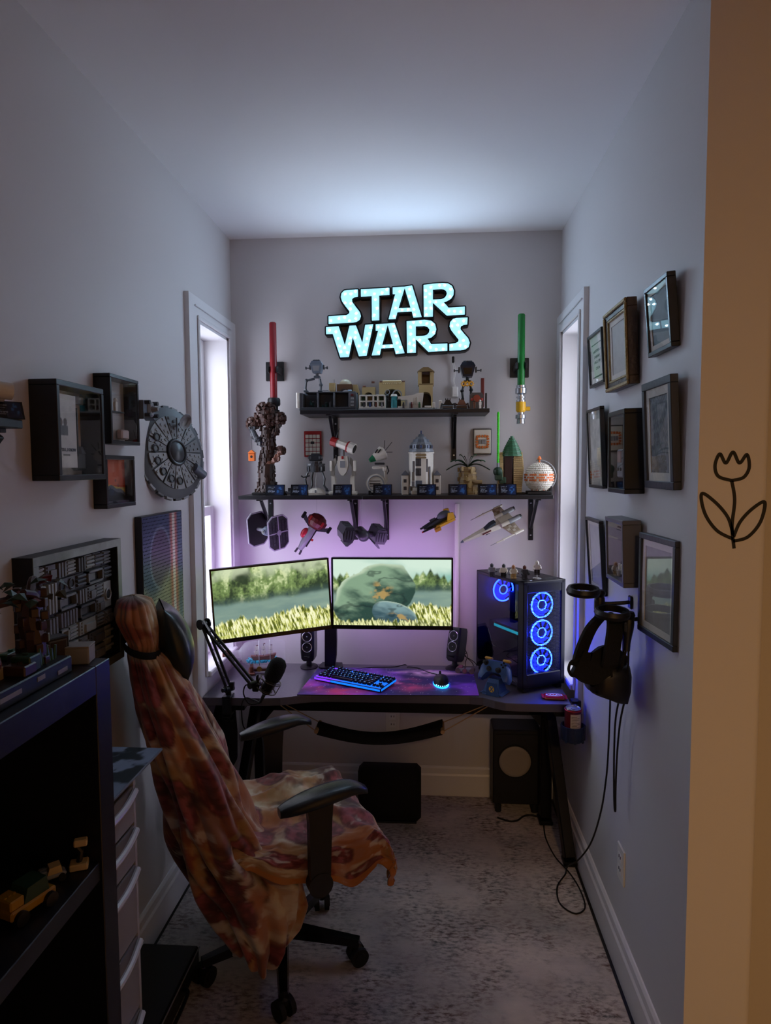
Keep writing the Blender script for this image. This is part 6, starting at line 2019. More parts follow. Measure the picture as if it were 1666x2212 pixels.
def lamp_model():
    t = thing('brick_lamp', 'white brick built desk lamp with green rimmed cone shade and wheel base', 'brick model', (-.232, 3.10, SZ2))
    b = MB(t); b.cyl((-.255, 3.085, 1.562), (-.255, 3.125, 1.562), .045, n=28); b.build('wheel', WHT, t, smooth=30)
    b = MB(t)
    for y in (3.083, 3.127): b.torus((-.255, y, 1.562), .036, .003, (0, 1, 0), 28, 6)
    b.build('wheel_ring', LGR, t)
    b = MB(t)
    for k in (-1, 0, 1): b.box((-.258, 3.0835, 1.562 + k * .012), (.05, .002, .003))
    b.build('wheel_slot', BLK, t, smooth=0)
    b = MB(t); b.box((-.235, 3.105, SZ2 + .005), (.10, .05, .010), .002); b.box((-.282, 3.07, SZ2 + .010), (.012, .012, .02), .002); b.build('base_plate', BLK, t, smooth=0)
    b = MB(t); b.tube([(-.225, 3.105, 1.55), (-.207, 3.105, 1.575), (-.213, 3.105, 1.625)], .007, 8); b.box((-.240, 3.10, 1.636), (.065, .022, .014), .004); b.box((-.213, 3.10, 1.63), (.018, .03, .022), .003); b.build('arm', WHT, t, smooth=40)
    b = MB(t); b.box((-.237, 3.10, 1.654), (.046, .028, .010), .002); b.tube([(-.205, 3.115, 1.645), (-.196, 3.12, 1.62), (-.208, 3.12, 1.60)], .003, 6); b.build('joint', DGR, t, smooth=40)
    A, B = V((-.282, 3.075, 1.668)), V((-.222, 3.10, 1.705)); d = (B - A).normalized()
    b = MB(t); b.cyl(A, A + d * .024, .009, .017, n=20); b.build('green_rim', mat('cone_green', '0f6a45', .35), t)
    b = MB(t); b.cyl(A + d * .024, B, .017, .034, n=24); b.cyl(B, B + d * .008, .034, .026, n=24); b.build('cone_shade', WHT, t, smooth=30)
    b = MB(t)
    for k in (-1, 1): b.box(A + d * .048 + V((k * .007, -.012, .020)), (.005, .026, .022), .001, rot=(0, .6, 0))
    b.build('cone_slot', BLK, t, smooth=0)
    for dx, dz, l in ((.005, .07, .055), (.045, .055, .06), (.05, .0, .04)):
        v = V((dx, 0, dz)).normalized(); b = MB(t); b.tube([B + d * .006 + v * .01, B + d * .006 + v * l], .0016, 6); b.build('aerial', BLK, t)
lamp_model()
def observatory():
    t = thing('brick_observatory', 'white brick built tower with a stepped slate roof and low side wings', 'brick model', (-.044, 3.10, SZ2))
    cx, cy = -.044, 3.105
    b = MB(t); b.cyl((cx, cy, SZ2 + .018), (cx, cy, SZ2 + .030), .050, n=8); b.box((cx, cy, SZ2 + .010), (.09, .07, .020), .003); b.build('plinth', mat('cream_brick', 'bdb6a6', .35), t, smooth=0)
    z0, z1 = SZ2 + .040, 1.700
    b = MB(t); b.cyl((cx, cy, z0 - .010), (cx, cy, z0), .044, .056, n=16); b.cyl((cx, cy, z0), (cx, cy, z1), .058, n=16); b.cyl((cx, cy, z1), (cx, cy, z1 + .006), .061, n=20); b.build('tower_wall', WHT, t, smooth=0)
    yf = cy - .0575
    for (x, z, w, h, m) in ((-.012, .150, .026, .036, DGR), (-.012, .105, .026, .034, DGR), (-.010, .050, .030, .032, mat('slate_brick', '55606e', .35)), (-.034, .130, .010, .05, LGR), (.028, .135, .008, .06, LGR), (-.036, .085, .012, .04, mat('warm_grey_brick', '8e8a82', .4)), (-.036, .05, .014, .024, LGR), (.0, .183, .05, .008, DTAN), (.0, .170, .05, .006, DTAN)):
        b = MB(t); b.box((cx + x, yf + abs(x) ** 2 * 9, SZ2 + z), (w, .006, h), .001)
        if m is DGR: b.box((cx + x, yf - .004, SZ2 + z), (w * .6, .004, h * .6), .001)
        b.build('wall_panel', m, t, smooth=0)
    b = MB(t); b.box((cx + .040, yf + .012, SZ2 + .075), (.008, .006, .11), .001); b.build('drain_pipe', LGR, t, smooth=0)
    for i in range(8):
        b = MB(t); b.box((cx - .052 + .0148 * i, yf + .0042 + .0003 * (i - 3.5) ** 2 * 9, SZ2 + .043), (.010, .006, .010), .001); b.build('base_brick', WHT, t, smooth=0)
    # stepped slate roof over a windowed drum
    for k, (r0, z, h) in enumerate(((.060, 1.708, .012), (.052, 1.720, .022), (.050, 1.742, .010), (.040, 1.752, .014), (.028, 1.766, .012), (.015, 1.778, .012))):
        b = MB(t); b.cyl((cx, cy, z), (cx, cy, z + h - .0004), r0, r0 - (.004 if k != 1 else 0), n=16); b.build('roof_course', (mat('ring_grey', '828a92', .3, .2), mat('dome_grey', '6f7884', .3, .3))[k % 2], t, smooth=0)
    for i in range(9):
        a = -PI + PI * (i + .5) / 9
        b = MB(t); b.box((cx + .052 * math.cos(a), cy + .052 * math.sin(a), 1.731), (.010, .004, .014), .001, rot=(0, 0, a + PI / 2)); b.build('drum_window', BLU if i % 2 == 0 else DGR, t, smooth=0)
    b = MB(t); b.cyl((cx, cy, 1.789), (cx, cy, 1.806), .003, n=8); b.build('finial', BLU, t, smooth=0)
    for s in (-1, 1):
        x = cx + s * .074
        b = MB(t); b.box((x, cy, SZ2 + .045), (.032, .06, .09), .002); b.build('side_wing', WHT, t, smooth=0)
        b = MB(t); b.prism([(x - .019, SZ2 + .090), (x + .019, SZ2 + .090), (x, SZ2 + .112)], cy - .034, cy + .034); b.build('wing_roof', SAG, t, smooth=0)
        for k in range(2):
            b = MB(t); b.box((x, cy - .0305, SZ2 + .03 + .034 * k), (.014, .003, .016), .001); b.build('wing_window', DGR, t, smooth=0)
observatory()
def plant_pot():
    t = thing('brick_plant', 'tan brick pot holding a fan of dark green brick leaves', 'brick model', (.175, 3.10, SZ2))
    cx, cy = .172, 3.105
    b = MB(t); z = SZ2; r = random.Random(2)
    for k in range(15):
        rr = .046 - .010 * (k / 14) + (.003 if k % 2 else 0)
        b = MB(t); b.cyl((cx, cy, z + .0085 * k), (cx, cy, z + .0085 * k + .0082), rr, n=12); b.build('pot_course', (mat('sandy_brick', '8b7348', .45), DTAN, mat('sandy_light', '9b8456', .45))[k % 3], t, smooth=0)
    for i in range(16):
        a = -PI * r.random(); zz = z + r.uniform(.01, .12)
        b = MB(t); b.box((cx + .044 * math.cos(a), cy + .044 * math.sin(a), zz), (.012, .008, .02), .001, rot=(0, 0, a + PI / 2)); b.build('pot_brick', mat('sandy_light', '9b8456', .45), t, smooth=0)
    for i in range(11):
        q = -1 + 2 * i / 10
        ex, ez = cx + .100 * q, 1.688 - .062 * q * q + (.010 if i % 2 else -.006)
        b = MB(t); sp = bz((cx, cy, 1.630), (cx + .03 * q, cy - .01, 1.67), (cx + .08 * q, cy - .02, ez + .012), (ex, cy - .03 + .02 * (i % 2), ez), 8)
        vs_ = []
        for k, p in enumerate(sp):
            w = .013 * math.sin(PI * (.12 + .86 * k / 8)) + .0005
            vs_ += [p + V((0, -w, .004)), p + V((0, 0, 0)), p + V((0, w, .004)), p + V((0, 0, .006))]
        b.add(vs_, [(4 * k + j, 4 * k + (j + 1) % 4, 4 * k + 4 + (j + 1) % 4, 4 * k + 4 + j) for k in range(8) for j in range(4)] + [(3, 2, 1, 0), (32, 33, 34, 35)])
        b.build('palm_leaf', GRN if i % 2 else DGN, t, smooth=0)
    b = MB(t); b.tube([(.185, 3.08, 1.575), (.21, 3.065, 1.566), (.235, 3.062, 1.566)], .011, 8); b.build('side_ledge', DTAN, t, smooth=0)
plant_pot()
def topiary():
    t = thing('brick_topiary', 'green cone brick topiary with tan layered planter and tall bright green cane', 'brick model', (.37, 3.12, SZ2))
    r = random.Random(31)
    cx, cy = .378, 3.125
    b = MB(t); b.box((cx, cy, SZ2 + .004), (.12, .07, .008), .002); b.build('base_plate', BLK, t, smooth=0)
    b = MB(t); b.box((.357, cy - .005, 1.60), (.040, .05, .185), .004); b.build('trunk_core', mat('maroon_brick', '2e1a1c', .45), t, smooth=0)
    for k in range(19):
        z = SZ2 + .008 + k * .0098
        for s, w in ((-1, .020 + .004 * math.sin(k * .4)), (1, .048 - .010 * abs(k - 11) / 11)):
            x = .334 - w / 2 if s < 0 else .380 + w / 2
            if s < 0 and k < 2: continue
            b = MB(t); b.box((x, cy - .004, z + .0047), (w, .062 - .001 * k, .0092), .001)
            n = max(2, int(w / .008))
            for i in range(n): b.cyl((x - w / 2 + w * (i + .5) / n, cy - .036 + .0005 * k, z + .0045), (x - w / 2 + w * (i + .5) / n, cy - .040 + .0005 * k, z + .0045), .0032, n=6)
            b.build('planter_brick', TAN if (k + s) % 3 else mat('tan_light', 'c9b482', .35), t, smooth=0)
    # clipped cone built of courses
    for k in range(11):
        q = -1 + 2 * (k + .5) / 11
        rr = .044 * (1.04 - (k / 10)) ** .8 + .004
        b = MB(t); b.cyl((.374, cy - .012, 1.732 + .046 * q - .0038), (.374, cy - .012, 1.732 + .046 * q + .0038), rr, n=14); b.build('hedge_course', GRN if k % 2 else mat('hedge_green', '34684a', .4), t, smooth=0)
    b = MB(t); b.box((.312, 3.085, 1.595), (.034, .034, .04), .004); b.sph((.308, 3.08, 1.615), (.022, .020, .022), 12, 8); b.box((.33, 3.09, 1.575), (.03, .03, .03), .003)
    b.build('moss_block', DGN, t, smooth=0)
    b = MB(t); b.cyl((.308, 3.08, 1.605), (.308, 3.08, 1.655), .007, n=10); b.build('cane_socket', LGR, t)
    b = MB(t); zz = 1.645; prof = [(.0005, zz)]
    while zz < 1.878:
        prof += [(.0058, zz), (.0058, zz + .006), (.0044, zz + .0068), (.0044, zz + .0078)]; zz += .0082
    prof += [(.0055, 1.88), (.003, 1.887), (.0005, 1.888)]
    b.lathe(prof, 14, (.308, 3.08, 0)); b.build('green_cane', mat('cane_green', '34c81a', .25), t)
topiary()
def globe_model():
    t = thing('brick_globe', 'white studded brick globe with orange band on a black cradle', 'brick model', (.488, 3.10, SZ2))
    cx, cy, cz, R_ = .496, 3.085, 1.588, .067
    b = MB(t); b.box((cx, cy + .01, SZ2 + .008), (.11, .08, .016), .003); b.box((cx + .05, cy + .01, SZ2 + .022), (.012, .06, .03), .002); b.build('cradle', BLK, t, smooth=0)
    b = MB(t); b.sph((cx, cy, cz), R_ - .004, 28, 16); b.build('globe_core', WHT, t)
    b = MB(t); bo = MB(t)
    for i in range(17):
        th_ = -PI / 2 + PI * (i + .5) / 17
        n = max(3, int(44 * math.cos(th_)))
        for j in range(n):
            a = 2 * PI * (j + .5 * (i % 2)) / n
            d = V((math.cos(th_) * math.cos(a), math.cos(th_) * math.sin(a), math.sin(th_)))
            if d.y > .45: continue
            tgt = bo if i in (8, 9, 7) and (j % 5 != 0) else b
            p = V((cx, cy, cz)) + d * (R_ - .005)
            tgt.cyl(p, p + d * .006, .0042, n=7)
    b.build('white_studs', WHT, t, smooth=0, kind='stuff'); bo.build('orange_band_studs', ORG, t, smooth=0, kind='stuff')
    for k in range(7):
        b = MB(t); a = -PI + PI * (k + .5) / 7
        b.box((cx + .030 * math.cos(a), cy + .030 * math.sin(a), SZ2 + .024), (.016, .010, .010), .001, rot=(0, 0, a)); b.build('foot_brick', WHT if k % 2 else ORG, t, smooth=0)
    b = MB(t); b.torus((cx, cy, cz + .004), R_ + .007, .0028, (.15, 1, 0), 40, 6, (-PI / 2 - .2, PI / 2 + .2)); b.build('meridian_ring', LGR, t)
    b = MB(t); b.cyl((cx, cy, cz + R_ - .004), (cx, cy, cz + R_ + .014), .004, n=8); b.lathe([(.0005, 0), (.010, .003), (.008, .010), (.003, .018), (.0005, .019)], 10, (cx, cy, cz + R_ + .012)); b.build('top_knob', ORG, t)
globe_model()
for lab, x, w in (('black information plaque in front of the brown brick tree', -.714, .088), ('black information plaque in front of the grey lander', -.601, .080), ('black information plaque between the telescope feet', -.402, .086),
                  ('black information plaque in front of the white lamp model', -.218, .086), ('black information plaque in front of the white tower model', -.018, .086), ('black information plaque before the tan leafy pot', .122, .084),
                  ('black information plaque between the pot and the topiary', .255, .084), ('black information plaque in front of the topiary planter', .345, .080)):
    plaque(lab, (x, 3.006, SZ2), 0, w, .050)
t = thing('brick_tractor', 'tiny dark brick built tractor beside the lander plaque', 'brick model', (-.652, 3.03, SZ2))
b = MB(t); b.box((-.652, 3.03, SZ2 + .012), (.022, .03, .012), .002); b.box((-.652, 3.035, SZ2 + .026), (.012, .014, .018), .002); b.build('cab', DGR, t, smooth=0)
for s in (-1, 1):
    b = MB(t); b.cyl((-.652 + s * .011, 3.03, SZ2 + .010), (-.652 + s * .016, 3.03, SZ2 + .010), .010, n=12); b.build('wheel', BLK, t)

# upper shelf
def corridor():
    t = thing('brick_hangar', 'long dark grey open front brick hangar at the upper shelf end', 'brick model', (-.472, 3.09, SZ1))
    x0, x1, y0, y1, z0, z1 = -.600, -.338, 3.035, 3.12, SZ1, 1.985
    b = MB(t); b.box(((x0 + x1) / 2, (y0 + y1) / 2, z0 + .008), (x1 - x0, y1 - y0, .016), .002); b.build('floor_plate', DGR, t, smooth=0)
    b = MB(t); b.box(((x0 + x1) / 2, y1 - .004, (z0 + z1) / 2 + .006), (x1 - x0, .008, z1 - z0 - .012)); b.build('rear_wall', mat('slate_brick', '55606e', .35), t, smooth=0)
    b = MB(t); b.box(((x0 + x1) / 2 + .01, (y0 + y1) / 2 + .01, z1 - .003), (x1 - x0 - .03, y1 - y0 - .02, .006), .001); b.build('roof_plate', DGR, t, smooth=0)
    for x, w in ((x0 + .008, .016), (x0 + .085, .006), (x0 + .16, .006), (x1 - .018, .034)):
        b = MB(t); b.box((x, (y0 + y1) / 2, (z0 + z1) / 2 + .004), (w, y1 - y0 - .006, z1 - z0 - .022), .001); b.build('partition', mat('partition_grey', '5b5f66', .4), t, smooth=0)
    b = MB(t); b.cyl((x0 - .006, y0, z0 + .012), (x0 - .006, y0, z1 - .006), .008, n=12); b.build('corner_tube', WHT, t)
    r = random.Random(8)
    for i in range(14):
        x = r.uniform(x0 + .03, x1 - .05); b = MB(t); h = r.uniform(.012, .03)
        b.box((x, r.uniform(y0 + .015, y1 - .02), z0 + .016 + h / 2), (.010, .010, h), .001); b.sph((x, y0 + .03, z0 + .016 + h + .004), .004, 8, 6) if i % 3 == 0 else None
        b.build('cargo', r.choice((BLK, DGR, SAG, mat('deep_teal', '1e4a4c', .3))), t, smooth=0)
    for i in range(4):
        b = MB(t); b.box((x1 - .018, y0 - .001, z0 + .022 + .016 * i), (.014, .004, .010), .001); b.build('control_panel', DRED if i == 3 else LGR, t, smooth=0)
    b = MB(t); b.box((x1 - .030, y0 + .01, z1 + .003), (.018, .012, .006), .001); b.build('roof_tile', mat('pale_blue_brick', '9fc0d8', .25), t, smooth=0)
    b = MB(t); b.box((x0 + .12, y0 + .004, z1 + .003), (.03, .008, .005), .001); b.build('roof_sign', LGR, t, smooth=0)
corridor()
def stilt_cabin(nm, label, cx, cy, zb, ztop, legs, m1, m2, m3, s, face):
    t = thing(nm, label, 'brick model', (cx, cy, SZ1))
    zc = ztop - .030 * s
    b = MB(t)
    w, d, h = .026 * s, .032 * s, .028 * s
    top = [(cx - w * .8, cy - d, zc + h), (cx + w * .8, cy - d, zc + h), (cx + w * .8, cy + d, zc + h), (cx - w * .8, cy + d, zc + h)]
    mid = [(cx - w * 1.15, cy - d * 1.1, zc + h * .45), (cx + w * 1.15, cy - d * 1.1, zc + h * .45), (cx + w * 1.15, cy + d, zc + h * .45), (cx - w * 1.15, cy + d, zc + h * .45)]
    bot = [(cx - w * .72, cy - d * .8, zc - h), (cx + w * .72, cy - d * .8, zc - h), (cx + w * .72, cy + d * .8, zc - h), (cx - w * .72, cy + d * .8, zc - h)]
    q = bot + mid + top
    fs = [(3, 2, 1, 0), (8, 9, 10, 11)] + [(a + i, a + (i + 1) % 4, a + 4 + (i + 1) % 4, a + 4 + i) for a in (0, 4) for i in range(4)]
    b.add(q, fs); b.build('cabin', m1, t, smooth=0)
    b = MB(t); b.box((cx, cy, zc + h + .003), (w * 1.3, d * 1.5, .006), .001); studs(b, cx - w * .5, cx + w * .5, cy - d * .6, cy + d * .6, zc + h + .006, 3, 3); b.build('roof_hatch', m2, t, smooth=0)
    b = MB(t); b.add([(cx - w * .7, cy - d * 1.06, zc + h * .3), (cx + w * .7, cy - d * 1.06, zc + h * .3), (cx + w * .52, cy - d * .92, zc - h * .7), (cx - w * .52, cy - d * .92, zc - h * .7)], [(0, 1, 2, 3)])
    b.build('front_panel', face, t, smooth=0)
    for k in (-1, 1):
        b = MB(t); b.box((cx + k * w * 1.3, cy - .004, zc), (w * .25, d * .6, h * .8), .002); b.tube([(cx + k * w * 1.3, cy - .01, zc - .004), (cx + k * w * 1.9, cy - .014, zc - .004)], .0025, 6); b.box((cx + k * w * 2.0, cy - .014, zc - .004), (.006, .010, .012), .001); b.build('side_pod', m2, t, smooth=0)
    b = MB(t); b.cyl((cx, cy, zc - h), (cx, cy, zc - h - .014 * s), .008, n=10); b.box((cx, cy, zc - h - .018 * s), (.030 * s, .03, .010), .002); b.build('turntable', m3, t, smooth=0)
    for pts in legs:
        b = MB(t); b.tube([(cx + dx, cy + dy, z) for dx, dy, z in pts], .0062, 6); k = pts[1]; b.sph((cx + k[0], cy + k[1], k[2]), .009, 8, 6); e = pts[-1]; b.box((cx + e[0], cy + e[1] - .006, e[2] + .004), (.020, .026, .008), .002); b.build('stilt', m3, t, smooth=0)
    return t
stilt_cabin('brick_lookout', 'grey brick built lookout cabin on two stilts above the hangar', -.524, 3.085, 1.985, 2.128, [[(-.012, 0, 2.048), (-.050, -.004, 2.040), (-.056, 0, 2.006), (-.052, 0, 1.986)], [(.012, 0, 2.048), (.016, .004, 2.020), (.014, .004, 1.986)]], SAG, DGR, mat('stilt_grey', '4d535b', .4), .95, LGR)
t = stilt_cabin('brick_lookout', 'dark blue brick built lookout cabin above yellow gears', .168, 3.09, SZ1, 2.113, [[(-.010, 0, 2.030), (-.024, 0, 1.985), (-.018, 0, 1.93), (-.018, 0, 1.898)], [(.012, .012, 2.030), (.018, .016, 1.99), (.016, .016, 1.94), (.016, .016, 1.898)]], mat('ink_blue_brick', '16202e', .3), mat('ink_grey_brick', '2a3038', .3), BLK, 1.15, BLKG)
b = MB(t); b.add([(.147, 3.049, 2.112), (.162, 3.049, 2.112), (.162, 3.066, 2.1135), (.147, 3.066, 2.1135)], [(0, 1, 2, 3)]); b.add([(.170, 3.049, 2.112), (.186, 3.049, 2.112), (.186, 3.066, 2.1135), (.170, 3.066, 2.1135)], [(0, 1, 2, 3)]); b.build('roof_window', mat('pale_blue_brick', '9fc0d8', .25), t, smooth=0)
for x in (.150, .166, .184):
    b = MB(t); b.torus((x, 3.068, 2.014), .008, .003, (0, 1, 0), 16, 6)
    for k in range(8):
        a = k * PI / 4; b.box((x + .012 * math.cos(a), 3.068, 2.014 + .012 * math.sin(a)), (.004, .005, .004), rot=(0, -a, 0))
    b.build('yellow_gear', mat('gear_yellow', 'e0a018', .3), t, smooth=0)
def dome_house():
    t = thing('brick_dome_house', 'tan brick built dome house with round arch behind the hangar', 'brick model', (-.41, 3.18, SZ1))
    cx = -.412
    b = MB(t); b.box((cx + .01, 3.185, SZ1 + .042), (.13, .07, .084), .002); b.build('ground_block', DTAN, t, smooth=0)
    b = MB(t); b.sph((cx + .008, 3.18, 2.030), (.030, .030, .027), 22, 10, z0=0); b.build('dome_roof', mat('dome_tan', 'b3a98e', .25), t)
    n = 12
    b = MB(t); pts = [(cx - .030, 1.985), (cx - .030, 2.03), (cx + .042, 2.03), (cx + .042, 1.985)] + [(cx + .030 - .024 * (1 - math.cos(PI * i / n)), 1.985 + .024 * math.sin(PI * i / n)) for i in range(n + 1)]
    b.prism(pts, 3.150, 3.205); b.build('arch_wall', BRN if False else mat('clay_brown', '6e5138', .45), t, smooth=0)
    b = MB(t); b.box((cx - .052, 3.16, 2.018), (.030, .03, .036), .002); b.box((cx - .050, 3.16, 1.995), (.022, .026, .022), .002); b.build('side_tower', TAN, t, smooth=0)
    b = MB(t); b.prism([(cx + .045, 1.98), (cx + .078, 1.98), (cx + .066, 2.028), (cx + .045, 2.028)], 3.155, 3.20); b.build('buttress', TAN, t, smooth=0)
    b = MB(t); b.cyl((cx - .044, 3.16, 2.036), (cx - .044, 3.16, 2.054), .001, n=6); b.build('mast', BLK, t)
dome_house()
def white_base():
    t = thing('brick_base_camp', 'long white brick built open front base with a teal tank', 'brick model', (-.15, 3.07, SZ1))
    b = MB(t); b.box((-.148, 3.07, SZ1 + .004), (.356, .09, .008), .001); b.build('ground_plate', mat('snow_grey', 'a8aaa8', .4), t, smooth=0)
    x0, x1 = -.322, -.208
    for x in (x0, x0 + .030, x0 + .062, x0 + .082, x1):
        b = MB(t); b.box((x, 3.06, SZ1 + .038), (.007, .05, .060), .001); b.build('wall_post', WHT, t, smooth=0)
    for z, h in ((.012, .010), (.040, .006), (.066, .006)):
        b = MB(t); b.box(((x0 + x1) / 2, 3.06, SZ1 + z), (x1 - x0, .05, h), .001); b.build('wall_beam', WHT, t, smooth=0)
    for x, w, m in ((x0 + .015, .018, GRN), (x0 + .046, .02, TAN), (x0 + .072, .010, GRN), (x0 + .098, .020, GRN)):
        b = MB(t); b.box((x, 3.075, SZ1 + .054), (w, .006, .020)); b.box((x, 3.075, SZ1 + .027), (w, .006, .016)); b.build('wall_infill', m, t, smooth=0)
    for i in range(4):
        b = MB(t); b.box((x0 + .02 + i * .027, 3.04, SZ1 + .020), (.010, .010, .016), .001); b.sph((x0 + .02 + i * .027, 3.04, SZ1 + .032), .005, 8, 6); b.build('crate', r_pick[i % len(r_pick)], t, smooth=0)
    b = MB(t); b.cyl((-.166, 3.05, SZ1 + .010), (-.166, 3.05, SZ1 + .062), .014, n=18); b.build('tank', TEAL, t)
    b = MB(t); b.cyl((-.166, 3.05, SZ1 + .062), (-.166, 3.05, SZ1 + .072), .017, .012, n=18); b.build('tank_cap', WHT, t)
    b = MB(t); b.tube([(-.198, 3.05, SZ1 + .012), (-.192, 3.045, SZ1 + .035), (-.196, 3.04, SZ1 + .055)], .005, 6); b.sph((-.196, 3.04, SZ1 + .062), .008, 8, 6); b.box((-.186, 3.04, SZ1 + .04), (.012, .01, .006), .001); b.build('crane', BLK, t, smooth=0)
    b = MB(t); b.torus((-.152, 3.055, SZ1 + .070), .020, .003, (0, 1, 0), 20, 6); b.torus((-.196, 3.055, SZ1 + .082), .010, .002, (0, 1, 0), 16, 6); b.build('hoop', LGR, t)
    b = MB(t); b.prism([(-.148, SZ1 + .008), (-.040, SZ1 + .008), (-.032, SZ1 + .076), (-.060, SZ1 + .074), (-.075, SZ1 + .066), (-.148, SZ1 + .060), (-.148, SZ1 + .05), (-.136, SZ1 + .05), (-.136, SZ1 + .045), (-.105, SZ1 + .045), (-.105, SZ1 + .016), (-.148, SZ1 + .016)], 3.035, 3.075); b.build('sloped_shed', WHT, t, smooth=0)
    for k in range(3):
        b = MB(t); b.box((-.075 + .008 * k, 3.033, SZ1 + .036 + .002 * k), (.004, .004, .032), .001); b.build('rib', mat('cream_brick', 'bdb6a6', .35), t, smooth=0)
    for x, m in ((-.122, DGR), (-.092, LGR), (-.086, DRED), (-.050, GRN)):
        b = MB(t); b.box((x, 3.027, SZ1 + .016), (.010, .010, .018), .001); b.sph((x, 3.027, SZ1 + .029), .0045, 8, 6); b.build('small_worker', m, t, smooth=0)
    b = MB(t); b.box((.014, 3.04, SZ1 + .016), (.012, .03, .03), .001); b.box((-.012, 3.04, SZ1 + .010), (.03, .03, .012), .001); b.build('end_wall', WHT, t, smooth=0)
r_pick = [DGR, BLU, BRN, LGR]
white_base()
def palace():
    t = thing('brick_palace', 'tan brick built palace with dark arches and a square tower', 'brick model', (-.15, 3.16, SZ1))
    n = 14
    def arch(cx, z0, r_, h, w, ztop, y0, y1, m, nm='arch_front'):
        b = MB(t)
        pts = [(cx - w / 2, z0), (cx - w / 2, ztop), (cx + w / 2, ztop), (cx + w / 2, z0)] + [(cx + r_ * math.cos(PI * i / n), z0 + h + r_ * math.sin(PI * i / n) if 0 < i < n else z0 + (h if False else 0)) for i in range(n + 1)]
        pts = [(cx - w / 2, z0), (cx - w / 2, ztop), (cx + w / 2, ztop), (cx + w / 2, z0), (cx + r_, z0)] + [(cx + r_ * math.cos(PI * i / n), z0 + h + r_ * math.sin(PI * i / n)) for i in range(n + 1)] + [(cx - r_, z0)]
        b.prism(pts, y0, y1); b.build(nm, m, t, smooth=0)
        b = MB(t); b.box((cx, y1 + .002, (z0 + ztop) / 2), (w * .96, .004, (ztop - z0) * .96)); b.build('arch_shadow_wall', mat('arch_shade_brown', '3a2c22', .5), t, smooth=0)  # dark sheet behind the arch, its shade put into the colour
    z0 = SZ1 + .002
    b = MB(t); b.box((-.155, 3.16, SZ1 + .001), (.36, .08, .002)); b.build('ground_plate', DTAN, t, smooth=0)
    arch(-.290, z0, .021, .068, .062, 2.012, 3.13, 3.18, TAN)
    arch(-.180, z0, .042, .060, .120, 2.032, 3.12, 3.18, TAN)
    arch(-.022, z0, .024, .062, .064, 2.018, 3.12, 3.19, TAN)
    b = MB(t); b.box((-.180, 3.15, 2.036), (.088, .06, .010), .002); b.build('parapet', mat('tan_light', 'c9b482', .35), t, smooth=0)
    for i in range(10):
        b = MB(t); b.box((-.221 + .009 * i, 3.118, 2.026), (.006, .006, .006), .001); b.build('dentil', TAN, t, smooth=0)
    for x in (-.232, -.128, -.312, -.270):
        b = MB(t); b.cyl((x - .006, 3.14, 2.036 if abs(x + .18) < .1 else 2.016), (x + .008, 3.14, 2.036 if abs(x + .18) < .1 else 2.016), .005, n=8); b.build('beam_end', BRN, t)
    for x in (-.050, .006):
        b = MB(t); b.box((x, 3.155, 2.048), (.018, .05, .062), .001); b.build('tower_pier', TAN, t, smooth=0)
    b = MB(t); b.box((-.022, 3.18, 2.048), (.04, .006, .062)); b.build('tower_rear', DTAN, t, smooth=0)
    b = MB(t); b.box((-.022, 3.155, 2.022), (.066, .052, .006), .001); b.build('tower_ledge', DTAN, t, smooth=0)
    b = MB(t); b.prism([(-.062, 2.080), (.018, 2.080), (.002, 2.092), (-.010, 2.100), (-.034, 2.100), (-.046, 2.092)], 3.125, 3.185); b.build('tower_roof', DTAN, t, smooth=0)
    b = MB(t); b.box((-.022, 3.13, 2.072), (.034, .006, .012), .001); b.build('dark_frieze', mat('maroon_brick', '2e1a1c', .45), t, smooth=0)
    b = MB(t); b.torus((-.022, 3.155, 2.100), .006, .002, (0, 1, 0), 12, 6, (0, PI)); b.build('roof_arc', WHT, t)
palace()
t = thing('brick_gate', 'dark grey brick gate panel with a red disc at the shelf end', 'brick model', (.215, 3.05, SZ1))
b = MB(t); b.prism([(.176, SZ1), (.238, SZ1), (.238, 1.962), (.230, 1.972), (.184, 1.972), (.176, 1.962)], 3.05, 3.064); b.build('gate_panel', DGR, t, smooth=0)
b = MB(t); b.cyl((.208, 3.050, 1.946), (.208, 3.044, 1.946), .016, n=18); b.build('red_disc', mat('brick_rust', '8a3526', .4), t)
for x in (.186, .231):
    b = MB(t); b.box((x, 3.047, 1.941), (.010, .006, .012), .002); b.build('red_stud_plate', RED, t, smooth=0)
for x in (.196, .222):
    b = MB(t); b.box((x, 3.03, SZ1 + .009), (.009, .008, .018), .001); b.box((x, 3.03, SZ1 + .024), (.011, .006, .014), .001); b.sph((x, 3.03, SZ1 + .036), .0048, 8, 6); b.build('tiny_guard', WHT if x > .2 else BRN, t, smooth=0)
b = MB(t); b.box((.236, 3.08, 1.975), (.016, .012, .13), .002); b.build('red_column', DRED, t, smooth=0)
b = MB(t); b.box((.250, 3.055, SZ1 + .036), (.008, .012, .072), .001); b.build('slim_tower', BLK, t, smooth=0)
